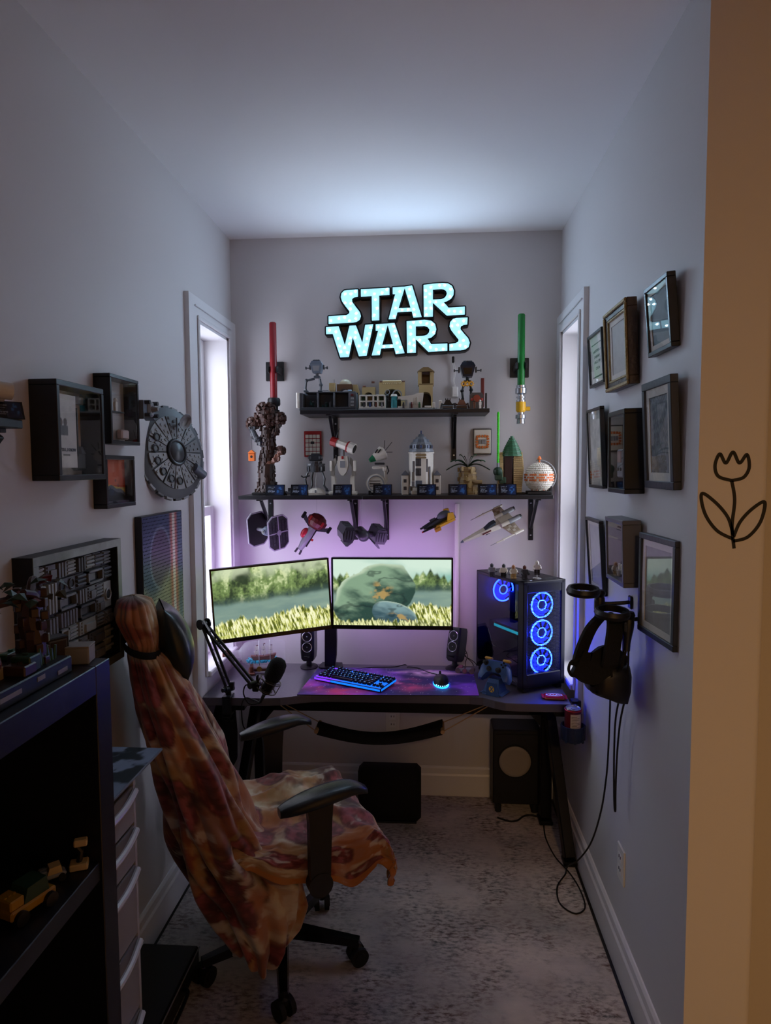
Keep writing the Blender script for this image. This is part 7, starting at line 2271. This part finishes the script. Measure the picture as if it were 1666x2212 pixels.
def wreck(nm, label, x, m1, m2):
    t = thing(nm, label, 'brick model', (x, 3.05, SZ1))
    b = MB(t); b.box((x, 3.055, SZ1 + .010), (.05, .05, .016), .003); b.build('body', m1, t, smooth=0)
    b = MB(t); b.prism([(x - .022, SZ1 + .018), (x + .022, SZ1 + .018), (x + .010, SZ1 + .042), (x - .008, SZ1 + .044)], 3.04, 3.07); b.build('hood', m2, t, smooth=0)
    for k in (-1, 1):
        b = MB(t); b.tube([(x + k * .018, 3.05, SZ1 + .02), (x + k * .028, 3.04, SZ1 + .026), (x + k * .032, 3.035, SZ1 + .004)], .004, 6); b.build('spider_leg', m1, t, smooth=0)
    for k in range(3):
        b = MB(t); b.box((x - .010 + .010 * k, 3.05, SZ1 + .046), (.004, .008, .010), .001); b.build('spike', BLK, t, smooth=0)
wreck('brick_crawler', 'small black brick built crawler on the upper shelf', .078, DGR, BLK)
wreck('brick_crawler', 'small brown and black brick built crawler beside the red disc gate', .140, DBR, mat('bark_tan', '6e4636', .45))
t = thing('white_post', 'small white brick post beside the black crawler', 'brick model', (.044, 3.04, SZ1))
b = MB(t); b.box((.044, 3.045, SZ1 + .020), (.014, .014, .040), .001); b.stud(.044, 3.045, SZ1 + .040, .004); b.build('post', WHT, t, smooth=0)

# ---------------------------------------------------------------- small craft hung under the lower shelf
SB = 1.4915
def hang(t, pts):
    for x, y, z in pts:
        b = MB(t); b.cyl((x, y, z), (x, y, SB + .0005), .0005, n=5); b.build('hanging_thread', mat('clear_plastic', 'd8dde0', .1, alpha=.5), t)
def satellite():
    t = thing('brick_satellite', 'brick built satellite with two dark framed wing panels hanging under the shelf', 'model spaceship', (-.77, 3.09, 1.34), (math.radians(8), math.radians(4), math.radians(-34)))
    fr = mat('satellite_frame', '9a9aa2', .3)
    b = MB(); b.sph((0, -.004, .0), .024, 16, 10); b.cyl((0, -.024, 0), (0, -.030, 0), .012, n=14); b.build('body', SAG, t)
    b = MB(); b.cyl((-.07, 0, 0), (.07, 0, 0), .009, n=10); b.build('axle', LGR, t)
    b = MB(); b.cyl((0, -.030, 0), (0, -.033, 0), .008, n=12); b.build('sensor', BLKG, t)
    for s in (-1, 1):
        x = s * .072
        b = MB(); w, h = .060, .080
        cut = [(-w, -h * .72), (-w, h * .72), (-w * .55, h), (w * .55, h), (w, h * .72), (w, -h * .72), (w * .55, -h), (-w * .55, -h)]
        b.prism(cut, x - .002, x + .002, 'x'); pnl = b.build('dark_panel', BLK, t, smooth=0)
        for i in range(6):
            for j in range(8):
                b = MB(); yy, zz = -w + w * 2 * (i + .5) / 6, -h * .72 + h * 1.44 * (j + .5) / 8
                b.box((x + s * .0028, yy, zz), (.0018, .013, .012)); b.build('panel_plate', mat('plate_dark', '26262b', .3), pnl, smooth=0)
        for i in range(8):
            a, c = V((x, *cut[i])), V((x, *cut[(i + 1) % 8])); d = c - a
            b = MB(); b.tube([a, c], .0038, 6); b.build('panel_frame', fr, t, smooth=0)
        for yy, zz in ((-w, 0), (w, 0), (0, h), (0, -h)):
            b = MB(); b.tube([(x + s * .003, 0, 0), (x + s * .003, yy, zz)], .0032, 6); b.build('panel_brace', fr, t, smooth=0)
        b = MB(); b.cyl((x, 0, 0), (x + s * .008, 0, 0), .013, n=12); b.build('panel_hub', LGR, t)
    return t
t = satellite()
b = MB(t); b.cyl((-.77, 3.09, 1.362), (-.77, 3.09, SB + .0005), .0005, n=5); b.build('hanging_thread', mat('clear_plastic', 'd8dde0', .1, alpha=.5), t)
def rocket():
    t = thing('brick_rocket', 'red and grey brick built rocket hanging nose down under the shelf', 'model spaceship', (-.565, 3.09, 1.335), (math.radians(-8), math.radians(32), 0))
    b = MB(); b.lathe([(.0005, -.10), (.012, -.095), (.018, -.06), (.022, -.02), (.020, .02)], 12); b.build('nose_section', LGR, t, smooth=0)
    b = MB(); b.lathe([(.020, .02), (.034, .03), (.046, .05), (.046, .066), (.034, .085), (.014, .094), (.0005, .095)], 14, sy=.75); b.build('engine_bell', DRED, t, smooth=0)
    for k in range(5):
        b = MB(); a = PI + k * PI / 4; b.box((.040 * math.cos(a), .030 * math.sin(a), .058), (.016, .012, .024), .002, rot=(0, 0, a)); b.build('armour_plate', RED if k % 2 else DRED, t, smooth=0)
    for s in (-1, 1):
        b = MB(); b.prism([(s * .018, .015), (s * .060, .035), (s * .078, .062), (s * .070, .066), (s * .050, .050), (s * .018, .045)], -.005, .005); b.build('fin', DGR, t, smooth=0)
        b = MB(); b.box((s * .070, 0, .052), (.014, .016, .034), .003); b.build('fin_pod', BLK, t, smooth=0)
    b = MB(); b.sph((-.022, -.010, -.018), (.016, .014, .026), 14, 8); b.build('red_canopy', mat('canopy_red', 'b02838', .15), t)
    b = MB(); b.box((.020, -.008, -.02), (.006, .008, .10), .001); b.build('black_stripe', BLK, t, smooth=0)
    for s in (-1, 1):
        b = MB(); b.cyl((s * .010, -.006, -.095), (s * .012, -.006, -.118), .005, n=8); b.build('nose_barrel', BLK, t)
    b = MB(); b.box((.028, -.012, -.028), (.010, .008, .010), .001); b.build('red_fitting', RED, t, smooth=0)
    b = MB(t); b.cyl((-.535, 3.09, 1.40), (-.535, 3.09, SB + .0005), .0005, n=5); b.build('hanging_thread', mat('clear_plastic', 'd8dde0', .1, alpha=.5), t)
rocket()
def freighter():
    t = thing('brick_freighter', 'dark grey twin pod brick built freighter hanging under the shelf', 'model spaceship', (-.322, 3.08, 1.328), (math.radians(12), math.radians(6), math.radians(24)))
    b = MB(); b.cyl((0, -.038, 0), (0, .03, 0), .028, n=16); b.lathe([(.028, 0), (.022, .010), (.012, .016), (.0005, .017)], 16, (0, -.038, 0), R=Euler((PI / 2, 0, 0)).to_matrix()); b.build('cabin', DGR, t, smooth=30)
    b = MB(); b.torus((0, -.052, 0), .011, .002, (0, 1, 0), 18, 6); b.build('round_window', LGR, t)
    b = MB(); b.cyl((-.07, 0, .002), (.07, 0, .002), .014, n=10); b.build('cross_beam', DGR, t)
    for s in (-1, 1):
        x = s * .078
        b = MB(); b.prism([(x - .022, -.030), (x + .022, -.030), (x + .032, -.006), (x + .024, .036), (x - .020, .040), (x - .030, .004)], -.055, .050); b.build('pod', mat('dark_hull', '2c2e33', .35), t, smooth=0)
        for k in range(4):
            b = MB(); b.box((x + (-.018 + .012 * k), -.057, .004), (.008, .004, .044), .001); b.build('pod_plate', DGR, t, smooth=0)
        for k in range(5):
            b = MB(); b.box((x, -.045 + .020 * k, .041), (.036, .012, .006), .001); b.build('top_plate', mat('plate_grey', '4a4e54', .35), t, smooth=0)
        b = MB(); b.prism([(x - s * .026, -.030), (x - s * .010, -.030), (x + s * .006, -.052), (x - s * .004, -.052)], -.05, .045); b.build('keel', DGR, t, smooth=0)
    b = MB(t); b.cyl((-.322, 3.08, 1.352), (-.322, 3.08, SB + .0005), .0005, n=5); b.build('hanging_thread', mat('clear_plastic', 'd8dde0', .1, alpha=.5), t)
freighter()
def dart():
    t = thing('brick_dart', 'yellow and grey brick built racing craft hanging under the shelf', 'model spaceship', (.045, 3.09, 1.392), (math.radians(16), math.radians(-24), math.radians(14)))
    b = MB(); b.prism([(-.09, -.004), (.05, -.022), (.062, .0), (.05, .020), (-.02, .012), (-.09, .002)], -.014, .014); b.build('hull', DGR, t, smooth=0)
    b = MB(); b.sph((.022, 0, .014), (.034, .020, .022), 16, 8, z0=-.1); b.build('canopy', SAG, t)
    for s in (-1, 1):
        b = MB(); b.prism([(-.05, s * .012), (.05, s * .014), (.060, s * .034), (-.02, s * .036)], -.018, -.006, 'z'); b.build('wing', YEL, t, smooth=0)
        b = MB(); b.prism([(.018, -.014), (.060, -.016), (.062, .022), (.038, .030)], s * .030 - .003, s * .030 + .003); b.build('side_shield', YEL, t, smooth=0)
        b = MB(); b.cyl((-.10, s * .020, -.008), (.02, s * .020, -.010), .005, n=8); b.build('boom', BLK, t)
        b = MB(); b.cyl((.046, s * .018, -.006), (.068, s * .018, -.006), .009, n=10); b.build('engine', LGR, t)
    b = MB(); b.box((-.034, -.034, -.022), (.03, .012, .018), .002); b.build('fuel_box', mat('dark_yellow', 'b07c18', .35), t, smooth=0)
    b = MB(); b.cyl((-.10, -.020, -.008), (-.106, -.020, -.008), .004, n=8); b.build('red_tip', RED, t)
    b = MB(); b.box((-.035, .0, .016), (.03, .004, .016), .001); b.build('fin', DGR, t, smooth=0)
    b = MB(t); b.cyl((.06, 3.09, 1.42), (.06, 3.09, SB + .0005), .0005, n=5); b.build('hanging_thread', mat('clear_plastic', 'd8dde0', .1, alpha=.5), t)
dart()
def jet():
    t = thing('brick_jet', 'white brick built jet with grey engines hanging under the shelf end', 'model spaceship', (.295, 3.085, 1.365), (math.radians(36), math.radians(-24), math.radians(14)))
    w = mat('jet_white', 'cfc9bb', .35)
    b = MB(); b.add([(-.165, -.006, -.006), (-.165, .006, -.006), (-.165, .006, .004), (-.165, -.006, .004), (.02, -.020, -.014), (.02, .020, -.014), (.02, .016, .016), (.02, -.016, .016)], [(0, 1, 2, 3)[::-1], (4, 5, 6, 7), (0, 1, 5, 4)[::-1], (1, 2, 6, 5)[::-1], (2, 3, 7, 6)[::-1], (3, 0, 4, 7)[::-1]]); b.build('nose', w, t, smooth=0)
    b = MB(); b.cyl((-.165, 0, -.001), (-.178, 0, -.002), .007, .003, n=8); b.build('nose_tip', SAG, t)
    b = MB(); b.box((.055, 0, .002), (.07, .044, .034), .005); b.build('fuselage', w, t, smooth=0)
    b = MB(); b.prism([(-.055, .010), (.0, .016), (.005, .030), (-.02, .028)], -.011, .011); b.build('canopy', mat('canopy_smoke', '3a3f46', .15), t, smooth=0)
    b = MB(); b.box((-.05, -.0165, .000), (.045, .002, .008), .0005); b.build('red_marking', DRED, t, smooth=0)
    for s in (-1, 1):
        b = MB(); b.prism([(.020, s * .020), (.085, s * .020), (.082, s * .092), (.042, s * .098)], -.004, .004, 'z'); wg = b.build('wing', mat('wing_beige', 'b4a690', .4), t, smooth=0)
        for i in range(3):
            for j in range(4):
                b = MB(); b.box((.036 + .016 * i + .002 * j, s * (.030 + .016 * j), .0052), (.013, .013, .002), .0005); b.build('wing_tile', mat('wing_tile', 'a89a84', .4) if (i + j) % 2 else w, wg, smooth=0)
        b = MB(); b.cyl((.060, s * .030, .016), (.115, s * .030, .018), .012, n=12); b.build('engine', LGR, t)
        b = MB(); b.cyl((.115, s * .030, .018), (.124, s * .030, .018), .010, n=12); b.build('nozzle', DGR, t)
        b = MB(); b.cyl((.020, s * .030, .016), (.060, s * .030, .016), .010, n=12); b.M(w); b.build('intake', BRN if False else mat('intake_grey', '6a645c', .4), t)
        b = MB(); b.cyl((-.045, s * .096, 0), (.095, s * .096, 0), .0035, n=8); b.cyl((.05, s * .096, 0), (.095, s * .096, 0), .006, n=8); b.cyl((-.012, s * .096, 0), (-.004, s * .096, 0), .006, n=8); b.build('wing_probe', w, t)
        b = MB(); b.cyl((-.045, s * .096, 0), (-.075, s * .096, 0), .0015, n=6); b.build('probe_needle', LGR, t)
    b = MB(); b.cyl((-.04, .0, -.012), (-.04, 0, -.030), .002, n=6); b.box((-.04, 0, -.031), (.022, .004, .003), .001); b.build('landing_skid', DGR, t, smooth=0)
    b = MB(t); b.cyl((.32, 3.085, 1.39), (.32, 3.085, SB + .0005), .0005, n=5); b.build('hanging_thread', mat('clear_plastic', 'd8dde0', .1, alpha=.5), t)
jet()
# ---------------------------------------------------------------- chair with its blanket
CH_LOC, CH_ROT = (-.5, 2.1, .003), (0, 0, math.radians(27))
LEATH = mat('chair_leather', '16181a', .32, bump=(160, .08))
def chair():
    t = thing('office_chair', 'black office chair turned to the desk, draped in a pizza print blanket', 'chair', CH_LOC, CH_ROT)
    for k in range(5):
        a = math.radians(-31 + 72 * k)
        ca, sa = math.cos(a), math.sin(a)
        b = MB()
        n = 6; pts = []
        sec = [(-.024, -.02), (.024, -.02), (.018, .014), (-.018, .014)]
        vs_ = []
        for i in range(n + 1):
            r = .03 + .235 * i / n; q = 1 - .35 * i / n
            z = .098 - .022 * (i / n)
            for sx, sz in sec:
                vs_.append((r * ca - sx * q * sa, r * sa + sx * q * ca, z + sz * q))
        fs = [(4 * i + j, 4 * i + (j + 1) % 4, 4 * i + 4 + (j + 1) % 4, 4 * i + 4 + j) for i in range(n) for j in range(4)] + [(3, 2, 1, 0), tuple(4 * n + j for j in range(4))]
        b.add(vs_, fs); leg = b.build('base_leg', BLKG, t, smooth=0)
        r = .258; cx, cy = r * ca, r * sa
        b = MB()
        b.cyl((cx, cy, .05), (cx, cy, .085), .008, n=10)
        b.box((cx, cy, .052), (.03, .026, .03), .008, rot=(0, 0, a + .6)); b.build('caster_stem', BLK, leg)
        for s in (-1, 1):
            b = MB(); ax = V((math.cos(a + .6 + PI / 2), math.sin(a + .6 + PI / 2), 0))
            c = V((cx, cy, .030))
            b.cyl(c + ax * (s * .010), c + ax * (s * .026), .030, n=20); b.cyl(c + ax * (s * .026), c + ax * (s * .029), .018, n=14)
            b.build('caster_wheel', RUB, leg)
    b = MB(); b.cyl((0, 0, .07), (0, 0, .13), .036, .030, n=20); b.cyl((0, 0, .13), (0, 0, .26), .026, n=20); b.cyl((0, 0, .26), (0, 0, .40), .016, n=16); b.build('gas_column', BLKM, t)
    b = MB(); b.box((.03, 0, .405), (.24, .20, .03), .006); b.tube([(.04, -.08, .40), (.05, -.22, .392)], .006, 8); b.build('tilt_plate', BLKM, t)
    b = MB(); b.box((.045, 0, .462), (.44, .46, .085), .035); b.build('seat', LEATH, t, smooth=50)
    b = MB()
    lv = [(.46, -.20, .20), (.62, -.235, .215), (.80, -.285, .20), (.98, -.345, .17), (1.10, -.395, .09), (1.20, -.42, .10)]
    vs_ = []; fs = []
    for z, x, hw in lv:
        vs_ += [(x - .035, -hw, z), (x + .02, -hw, z), (x + .03, 0, z), (x + .02, hw, z), (x - .035, hw, z)]
    for i in range(len(lv) - 1):
        for j in range(5): fs.append((5 * i + j, 5 * i + (j + 1) % 5, 5 * i + 5 + (j + 1) % 5, 5 * i + 5 + j))
    fs += [(4, 3, 2, 1, 0), tuple(5 * (len(lv) - 1) + j for j in range(5))]
    b.add(vs_, fs); b.build('backrest', LEATH, t, smooth=50)
    for s in (-1, 1):
        y = .29 * s
        b = MB()
        # padded arm: a bowed slab, thin at the rear
        n = 14; vs_ = []; fs = []
        m = 10
        for i in range(n + 1):
            q = i / n
            x = -.072 + .266 * q
            top = .700 - .022 * (1 - q) ** 2 * 1.6 - .020 * max(0, q - .75) ** 2 * 16 + .006 * math.sin(PI * q)
            w = .046 * (math.sin(PI * min(1, max(0.0, (q * .94 + .03)))) ** .35)
            hgt = .016 + .022 * math.sin(PI * (.12 + .83 * q))
            for j in range(m):
                a = 2 * PI * j / m
                ca, sa = math.cos(a), math.sin(a)
                e = lambda v: math.copysign(abs(v) ** .6, v)
                vs_.append((x, y + w * e(ca), top - hgt / 2 + hgt / 2 * e(sa)))
        for i in range(n):
            for j in range(m): fs.append((i * m + j, i * m + (j + 1) % m, (i + 1) * m + (j + 1) % m, (i + 1) * m + j))
        fs += [tuple(reversed(range(m))), tuple(n * m + j for j in range(m))]
        b.add(vs_, fs); b.build('arm_pad', LEATH, t, smooth=60)
        b = MB()
        b.add([(.010 + dx, y + dy, z) for z, a_, c_ in ((.672, -.004, .088), (.60, .004, .082), (.42, .006, .076)) for dx, dy in ((a_ - .01 + .01, -.016), (c_ - .01, -.016), (c_ - .01, .016), (a_ - .01 + .01, .016))],
              [(0, 1, 5, 4), (1, 2, 6, 5), (2, 3, 7, 6), (3, 0, 4, 7), (4, 5, 9, 8), (5, 6, 10, 9), (6, 7, 11, 10), (7, 4, 8, 11), (3, 2, 1, 0), (8, 9, 10, 11)])
        b.cyl((.046, y - .018, .415), (.046, y + .018, .415), .037, n=20)
        b.box((.046, y - s * .045, .398), (.06, .10, .016), .004)
        b.build('arm_post', BLK, t, smooth=40)
    b = MB()
    # head pillow: a lens shaped cushion held on by an elastic strap
    n, m = 18, 12; vs_ = []; fs = []
    for i in range(n + 1):
        v = -1 + 2 * i / n
        for j in range(m * 2):
            a = 2 * PI * j / (2 * m)
            k = math.copysign(abs(math.cos(a)) ** .9, math.cos(a))
            th_ = .052 * (1 - abs(v) ** 2.2) ** .8 + .002
            wy = .135 * (1 - .25 * v * v)
            vs_.append((th_ * k, wy * math.copysign(abs(math.sin(a)) ** .7, math.sin(a)), .112 * v))
    R = Euler((0, math.radians(-16), 0)).to_matrix()
    vs_ = [tuple(R @ V(p) + V((-.322, 0, 1.118))) for p in vs_]
    for i in range(n):
        for j in range(2 * m): fs.append((i * 2 * m + j, i * 2 * m + (j + 1) % (2 * m), (i + 1) * 2 * m + (j + 1) % (2 * m), (i + 1) * 2 * m + j))
    b.add(vs_, fs); b.build('head_pillow', mat('pillow_leather', '1c2422', .28, bump=(90, .05)), t, smooth=60)
    b = MB()
    pts = [(-.41 + .052 * math.cos(a), -.03 + .122 * math.sin(a), 1.112 - .01 * math.cos(a)) for a in [2 * PI * i / 32 for i in range(32)]]
    vs_ = []
    for p in pts: vs_ += [(p[0], p[1], p[2] - .010), (p[0], p[1], p[2] + .010)]
    b.add(vs_, [(2 * i, (2 * i + 2) % 64, (2 * i + 3) % 64, 2 * i + 1) for i in range(32)])
    o = b.build('pillow_strap', BLKF, t); md = o.modifiers.new('thick', 'SOLIDIFY'); md.thickness = .003; md.offset = 1
chair()

def pizza(a, b):
    """printed pizza: cheese, sauce, browned bubbles and salami discs; a, b cloth metres"""
    wx = a + .05 * (fbm(a * 6, b * 6, 201, 3) - .5); wy = b + .05 * (fbm(a * 6 + 9, b * 6, 203, 3) - .5)
    n1 = fbm(wx * 10, wy * 10, 101, 5); n2 = fbm(wx * 26, wy * 26, 107, 5); n3 = fbm(wx * 5 + 7, wy * 5, 113, 5)
    c = mixc(L3('a87f4c'), L3('d8c8a6'), sstep(.36, .62, n1))
    c = mixc(c, L3('a85a30'), sstep(.48, .64, n3) * .8)
    c = mixc(c, L3('b86f36'), sstep(.50, .62, n2) * .45)
    c = mixc(c, L3('7c2a22'), sstep(.54, .66, fbm(wx * 13 + 3, wy * 13, 127, 5)) * .75)
    rs = np.random.RandomState(9)
    for gx in range(-5, 8):
        for gy in range(-6, 8):
            cx = gx * .19 + rs.uniform(-.05, .05); cy = gy * .19 + rs.uniform(-.05, .05); r = rs.uniform(.055, .085)
            if rs.rand() < .38: continue
            d = np.sqrt((wx - cx) ** 2 + (wy - cy) ** 2) / r + .5 * (n2 - .5)
            sal = mixc(L3('5e1a1e'), L3('9c4a4c'), sstep(.3, .7, fbm(a * 55, b * 55, 137, 4)))
            c = mixc(c, sal, sstep(1.06, .90, d) * .92)
            c = mixc(c, L3('4a1a14'), sstep(.12, .02, np.abs(d - .97)) * .5)
    c = mixc(c, L3('32180f'), sstep(.58, .72, fbm(wx * 9 + 11, wy * 9, 139, 5)) * .8)
    c = mixc(c, L3('e6dcc4'), sstep(.64, .74, fbm(wx * 20 + 5, wy * 20, 141, 4)) * .5)
    return c * .92
CLOTH = mat('pizza_cloth', '808080', .85, vcol=True, sheen=.25)
def blanket():
    t = thing('blanket', 'pizza print fleece blanket draped over the office chair', 'blanket', CH_LOC, CH_ROT)
    # --- back: a loose sleeve over head, back and right side
    zs = [1.262, 1.250, 1.205, 1.135, 1.112, 1.09, 1.0, .89, .77, .62, .53, .46, .39, .28, .21, .165]
    xr = [-.440, -.472, -.482, -.450, -.446, -.446, -.438, -.418, -.390, -.357, -.342, -.325, -.305, -.250, -.205, -.170]
    xfr = [-.428, -.388, -.374, -.368, -.374, -.345, -.299, -.245, -.188, -.140, -.105, -.030, .045, .035, -.005, -.060]
    hw = [.015, .085, .105, .100, .095, .11, .185, .225, .25, .262, .266, .264, .260, .256, .254, .252]
    zs_, o_ = np.array(zs[::-1]), None
    ip = lambda arr, z: np.interp(z, zs_, np.array(arr[::-1]))
    NU, NV = 200, 170
    PH, S = np.meshgrid(np.linspace(0, 2 * PI, NU + 1), np.linspace(0, 1, NV + 1))
    side = np.clip(-np.sin(PH), 0, 1)
    rear = np.clip(-np.cos(PH), 0, 1)
    sd = sstep(-.10, .30, -np.sin(PH))
    zmin = .44 - .268 * sd - .04 * rear * (1 - sd) + .02 * np.sin(PH * 5) - .04 * np.clip(np.sin(PH), 0, 1)
    S2 = S ** .9
    Z = 1.262 + (zmin - 1.262) * S2
    a0, a1, w0 = ip(xr, Z), ip(xfr, Z), ip(hw, Z)
    cx = (a0 + a1) / 2; hx = (a1 - a0) / 2
    cp = np.sign(np.cos(PH)) * np.abs(np.cos(PH)) ** .85; sp_ = np.sign(np.sin(PH)) * np.abs(np.sin(PH)) ** .75
    depth = np.clip((1.09 - Z) / .5, 0, 1)
    fold = (.55 * np.sin(PH * 9 + 5.5 * (1.1 - Z) + 1.2 * np.sin(Z * 6)) + .45 * np.sin(PH * 17 + 3 * Z * 4 + 2)) * (.006 + .020 * depth)
    pinch = np.exp(-((Z - 1.112) / .02) ** 2)
    fold = fold * (1 - .8 * pinch) + .004 * np.sin(PH * 26) * np.exp(-((Z - 1.09) / .05) ** 2)
    big = .022 * depth * np.exp(-((PH - 4.9 - .9 * (1.0 - Z)) / .16) ** 2) - .022 * depth * np.exp(-((PH - 5.25 - .9 * (1.0 - Z)) / .12) ** 2) + .018 * depth * np.exp(-((PH - 4.35 - .4 * (1.0 - Z)) / .15) ** 2)
    wr = .008 * (fbm(PH * 3, Z * 9, 151, 3) - .5)
    Rr = fold + big + wr
    Xc = cx + (hx + Rr) * cp; Yc = (w0 + Rr) * sp_ * np.where(sp_ > 0, .82, 1.0) - .03 * sstep(.9, 1.1, Z)
    P = np.stack([Xc, Yc, Z], -1).reshape(-1, 3)
    col = pizza(Xc * 1.1 + .7 * Yc + .4, Z * 1.05).reshape(-1, 3)
    o = grid_mesh('back_drape', P, NU, NV, col, CLOTH, t, smooth=True)
    md = o.modifiers.new('thick', 'SOLIDIFY'); md.thickness = .003; md.offset = -1
    # --- seat: spread over the cushion, hanging over its front and near side
    NA, NB = 150, 170
    A, B = np.meshgrid(np.linspace(-.20, .50, NA + 1), np.linspace(-.60, .36, NB + 1))
    ex, ey0, ey1 = .235, -.225, .215
    ea = np.clip(A - ex, 0, None); eb = np.clip(ey0 - B, 0, None); ec = np.clip(B - ey1, 0, None)
    lim = .115 + .085 * np.exp(-((A - .165) / .055) ** 2) + .018 * np.sin(A * 21 + 1)
    kb = np.clip(lim / .375, .1, 1.0)
    eb = eb * kb
    ea = ea * (.62 + .10 * np.sin(B * 30))
    rd = .045
    def roll(e):   # round over the edge: outward, downward
        th_ = np.clip(e / rd, 0, PI / 2)
        return rd * np.sin(th_), rd * (1 - np.cos(th_)) + np.clip(e - rd * PI / 2, 0, None)
    oa, da = roll(ea); ob, db = roll(eb); oc, dc = roll(ec)
    drop = np.maximum(np.maximum(da, db), dc) + .30 * np.minimum(da, np.maximum(db, dc))
    hump = .020 * np.exp(-((B - .14) / .09) ** 2) * np.exp(-((A - .05) / .14) ** 2) + .050 * np.exp(-((A + .20) / .09) ** 2)
    ridge = .012 * np.exp(-((B - .09 - .25 * A) / .018) ** 2) + .010 * np.exp(-((B + .05 + .35 * A) / .03) ** 2) + .010 * np.exp(-((A - .12 + .4 * B) / .022) ** 2) + .008 * np.exp(-((A - .02 - .3 * B) / .02) ** 2)
    wr = .020 * (fbm(A * 11, B * 11, 161, 4) - .5)
    hang = np.clip(drop / .10, 0, 1)
    fl = hang * (.013 * np.sin(A * 27 + 3 * B + 2 * np.sin(A * 9)) + .006 * np.sin(A * 61 + 1))
    fl2 = hang * (.012 * np.sin(B * 25 + 2 * np.sin(B * 8)) + .006 * np.sin(B * 57 + 2))
    Z = .512 + hump + ridge + wr * (1 - .5 * hang) - drop
    X_ = np.minimum(A, ex) + oa + np.where(da > 0, fl2, 0) + .04 * np.clip(da - .05, 0, 1)
    Y_ = np.clip(B, ey0, ey1) - ob + oc - np.where(db > 0, fl, 0) - .10 * np.clip(db - .05, 0, 1)
    P = np.stack([X_, Y_, Z], -1).reshape(-1, 3)
    col = pizza(A * 1.05 + .31, B * 1.05 + .2).reshape(-1, 3)
    edge = (np.minimum(np.minimum(.5 - A, B + .60), 9) < .05)
    col2 = mixc(col.reshape(A.shape + (3,)), L3('b8702c'), edge * .75).reshape(-1, 3)
    o = grid_mesh('seat_drape', P, NA, NB, col2, CLOTH, t, smooth=True)
    md = o.modifiers.new('thick', 'SOLIDIFY'); md.thickness = .004; md.offset = -1
blanket()

# ---------------------------------------------------------------- line drawing on the hall wall
def line_art():
    t = thing('wall_decal', 'black abstract line drawing of looping curves at the hall corner', 'wall decal', (.70, HY, 1.55))
    y = HY - .0008
    def strip(pts, closed=False, w=.0038):
        b = MB(t); pts = spline(pts, 10); vs_ = []; n = len(pts)
        for i, p in enumerate(pts):
            d = (pts[min(i + 1, n - 1)] - pts[max(i - 1, 0)]); d = V((d.x, 0, d.z)).normalized(); q = V((-d.z, 0, d.x)) * w
            vs_ += [V((p.x, y, p.z)) + q, V((p.x, y, p.z)) - q, V((p.x, y + .0006, p.z)) - q, V((p.x, y + .0006, p.z)) + q]
        b.add(vs_, [(4 * i + j, 4 * i + (j + 1) % 4, 4 * i + 4 + (j + 1) % 4, 4 * i + 4 + j) for i in range(n - 1) for j in range(4)])
        b.build('drawn_line', mat('decal_black', '0a0a0c', .6), t, smooth=0)
    # a tulip-like abstract loop: long stem, two leaves, one closed bud
    strip([(.700, 0, 1.448), (.694, 0, 1.50), (.698, 0, 1.56), (.690, 0, 1.605)])
    strip([(.697, 0, 1.47), (.660, 0, 1.49), (.632, 0, 1.53), (.624, 0, 1.575), (.655, 0, 1.555), (.684, 0, 1.52), (.697, 0, 1.48)])
    strip([(.697, 0, 1.465), (.730, 0, 1.475), (.757, 0, 1.51), (.765, 0, 1.555), (.738, 0, 1.54), (.712, 0, 1.51), (.698, 0, 1.475)])
    strip([(.690, 0, 1.605), (.660, 0, 1.615), (.652, 0, 1.64), (.662, 0, 1.666), (.676, 0, 1.645), (.691, 0, 1.670), (.706, 0, 1.645), (.722, 0, 1.664), (.728, 0, 1.635), (.716, 0, 1.612), (.690, 0, 1.605)])
line_art()
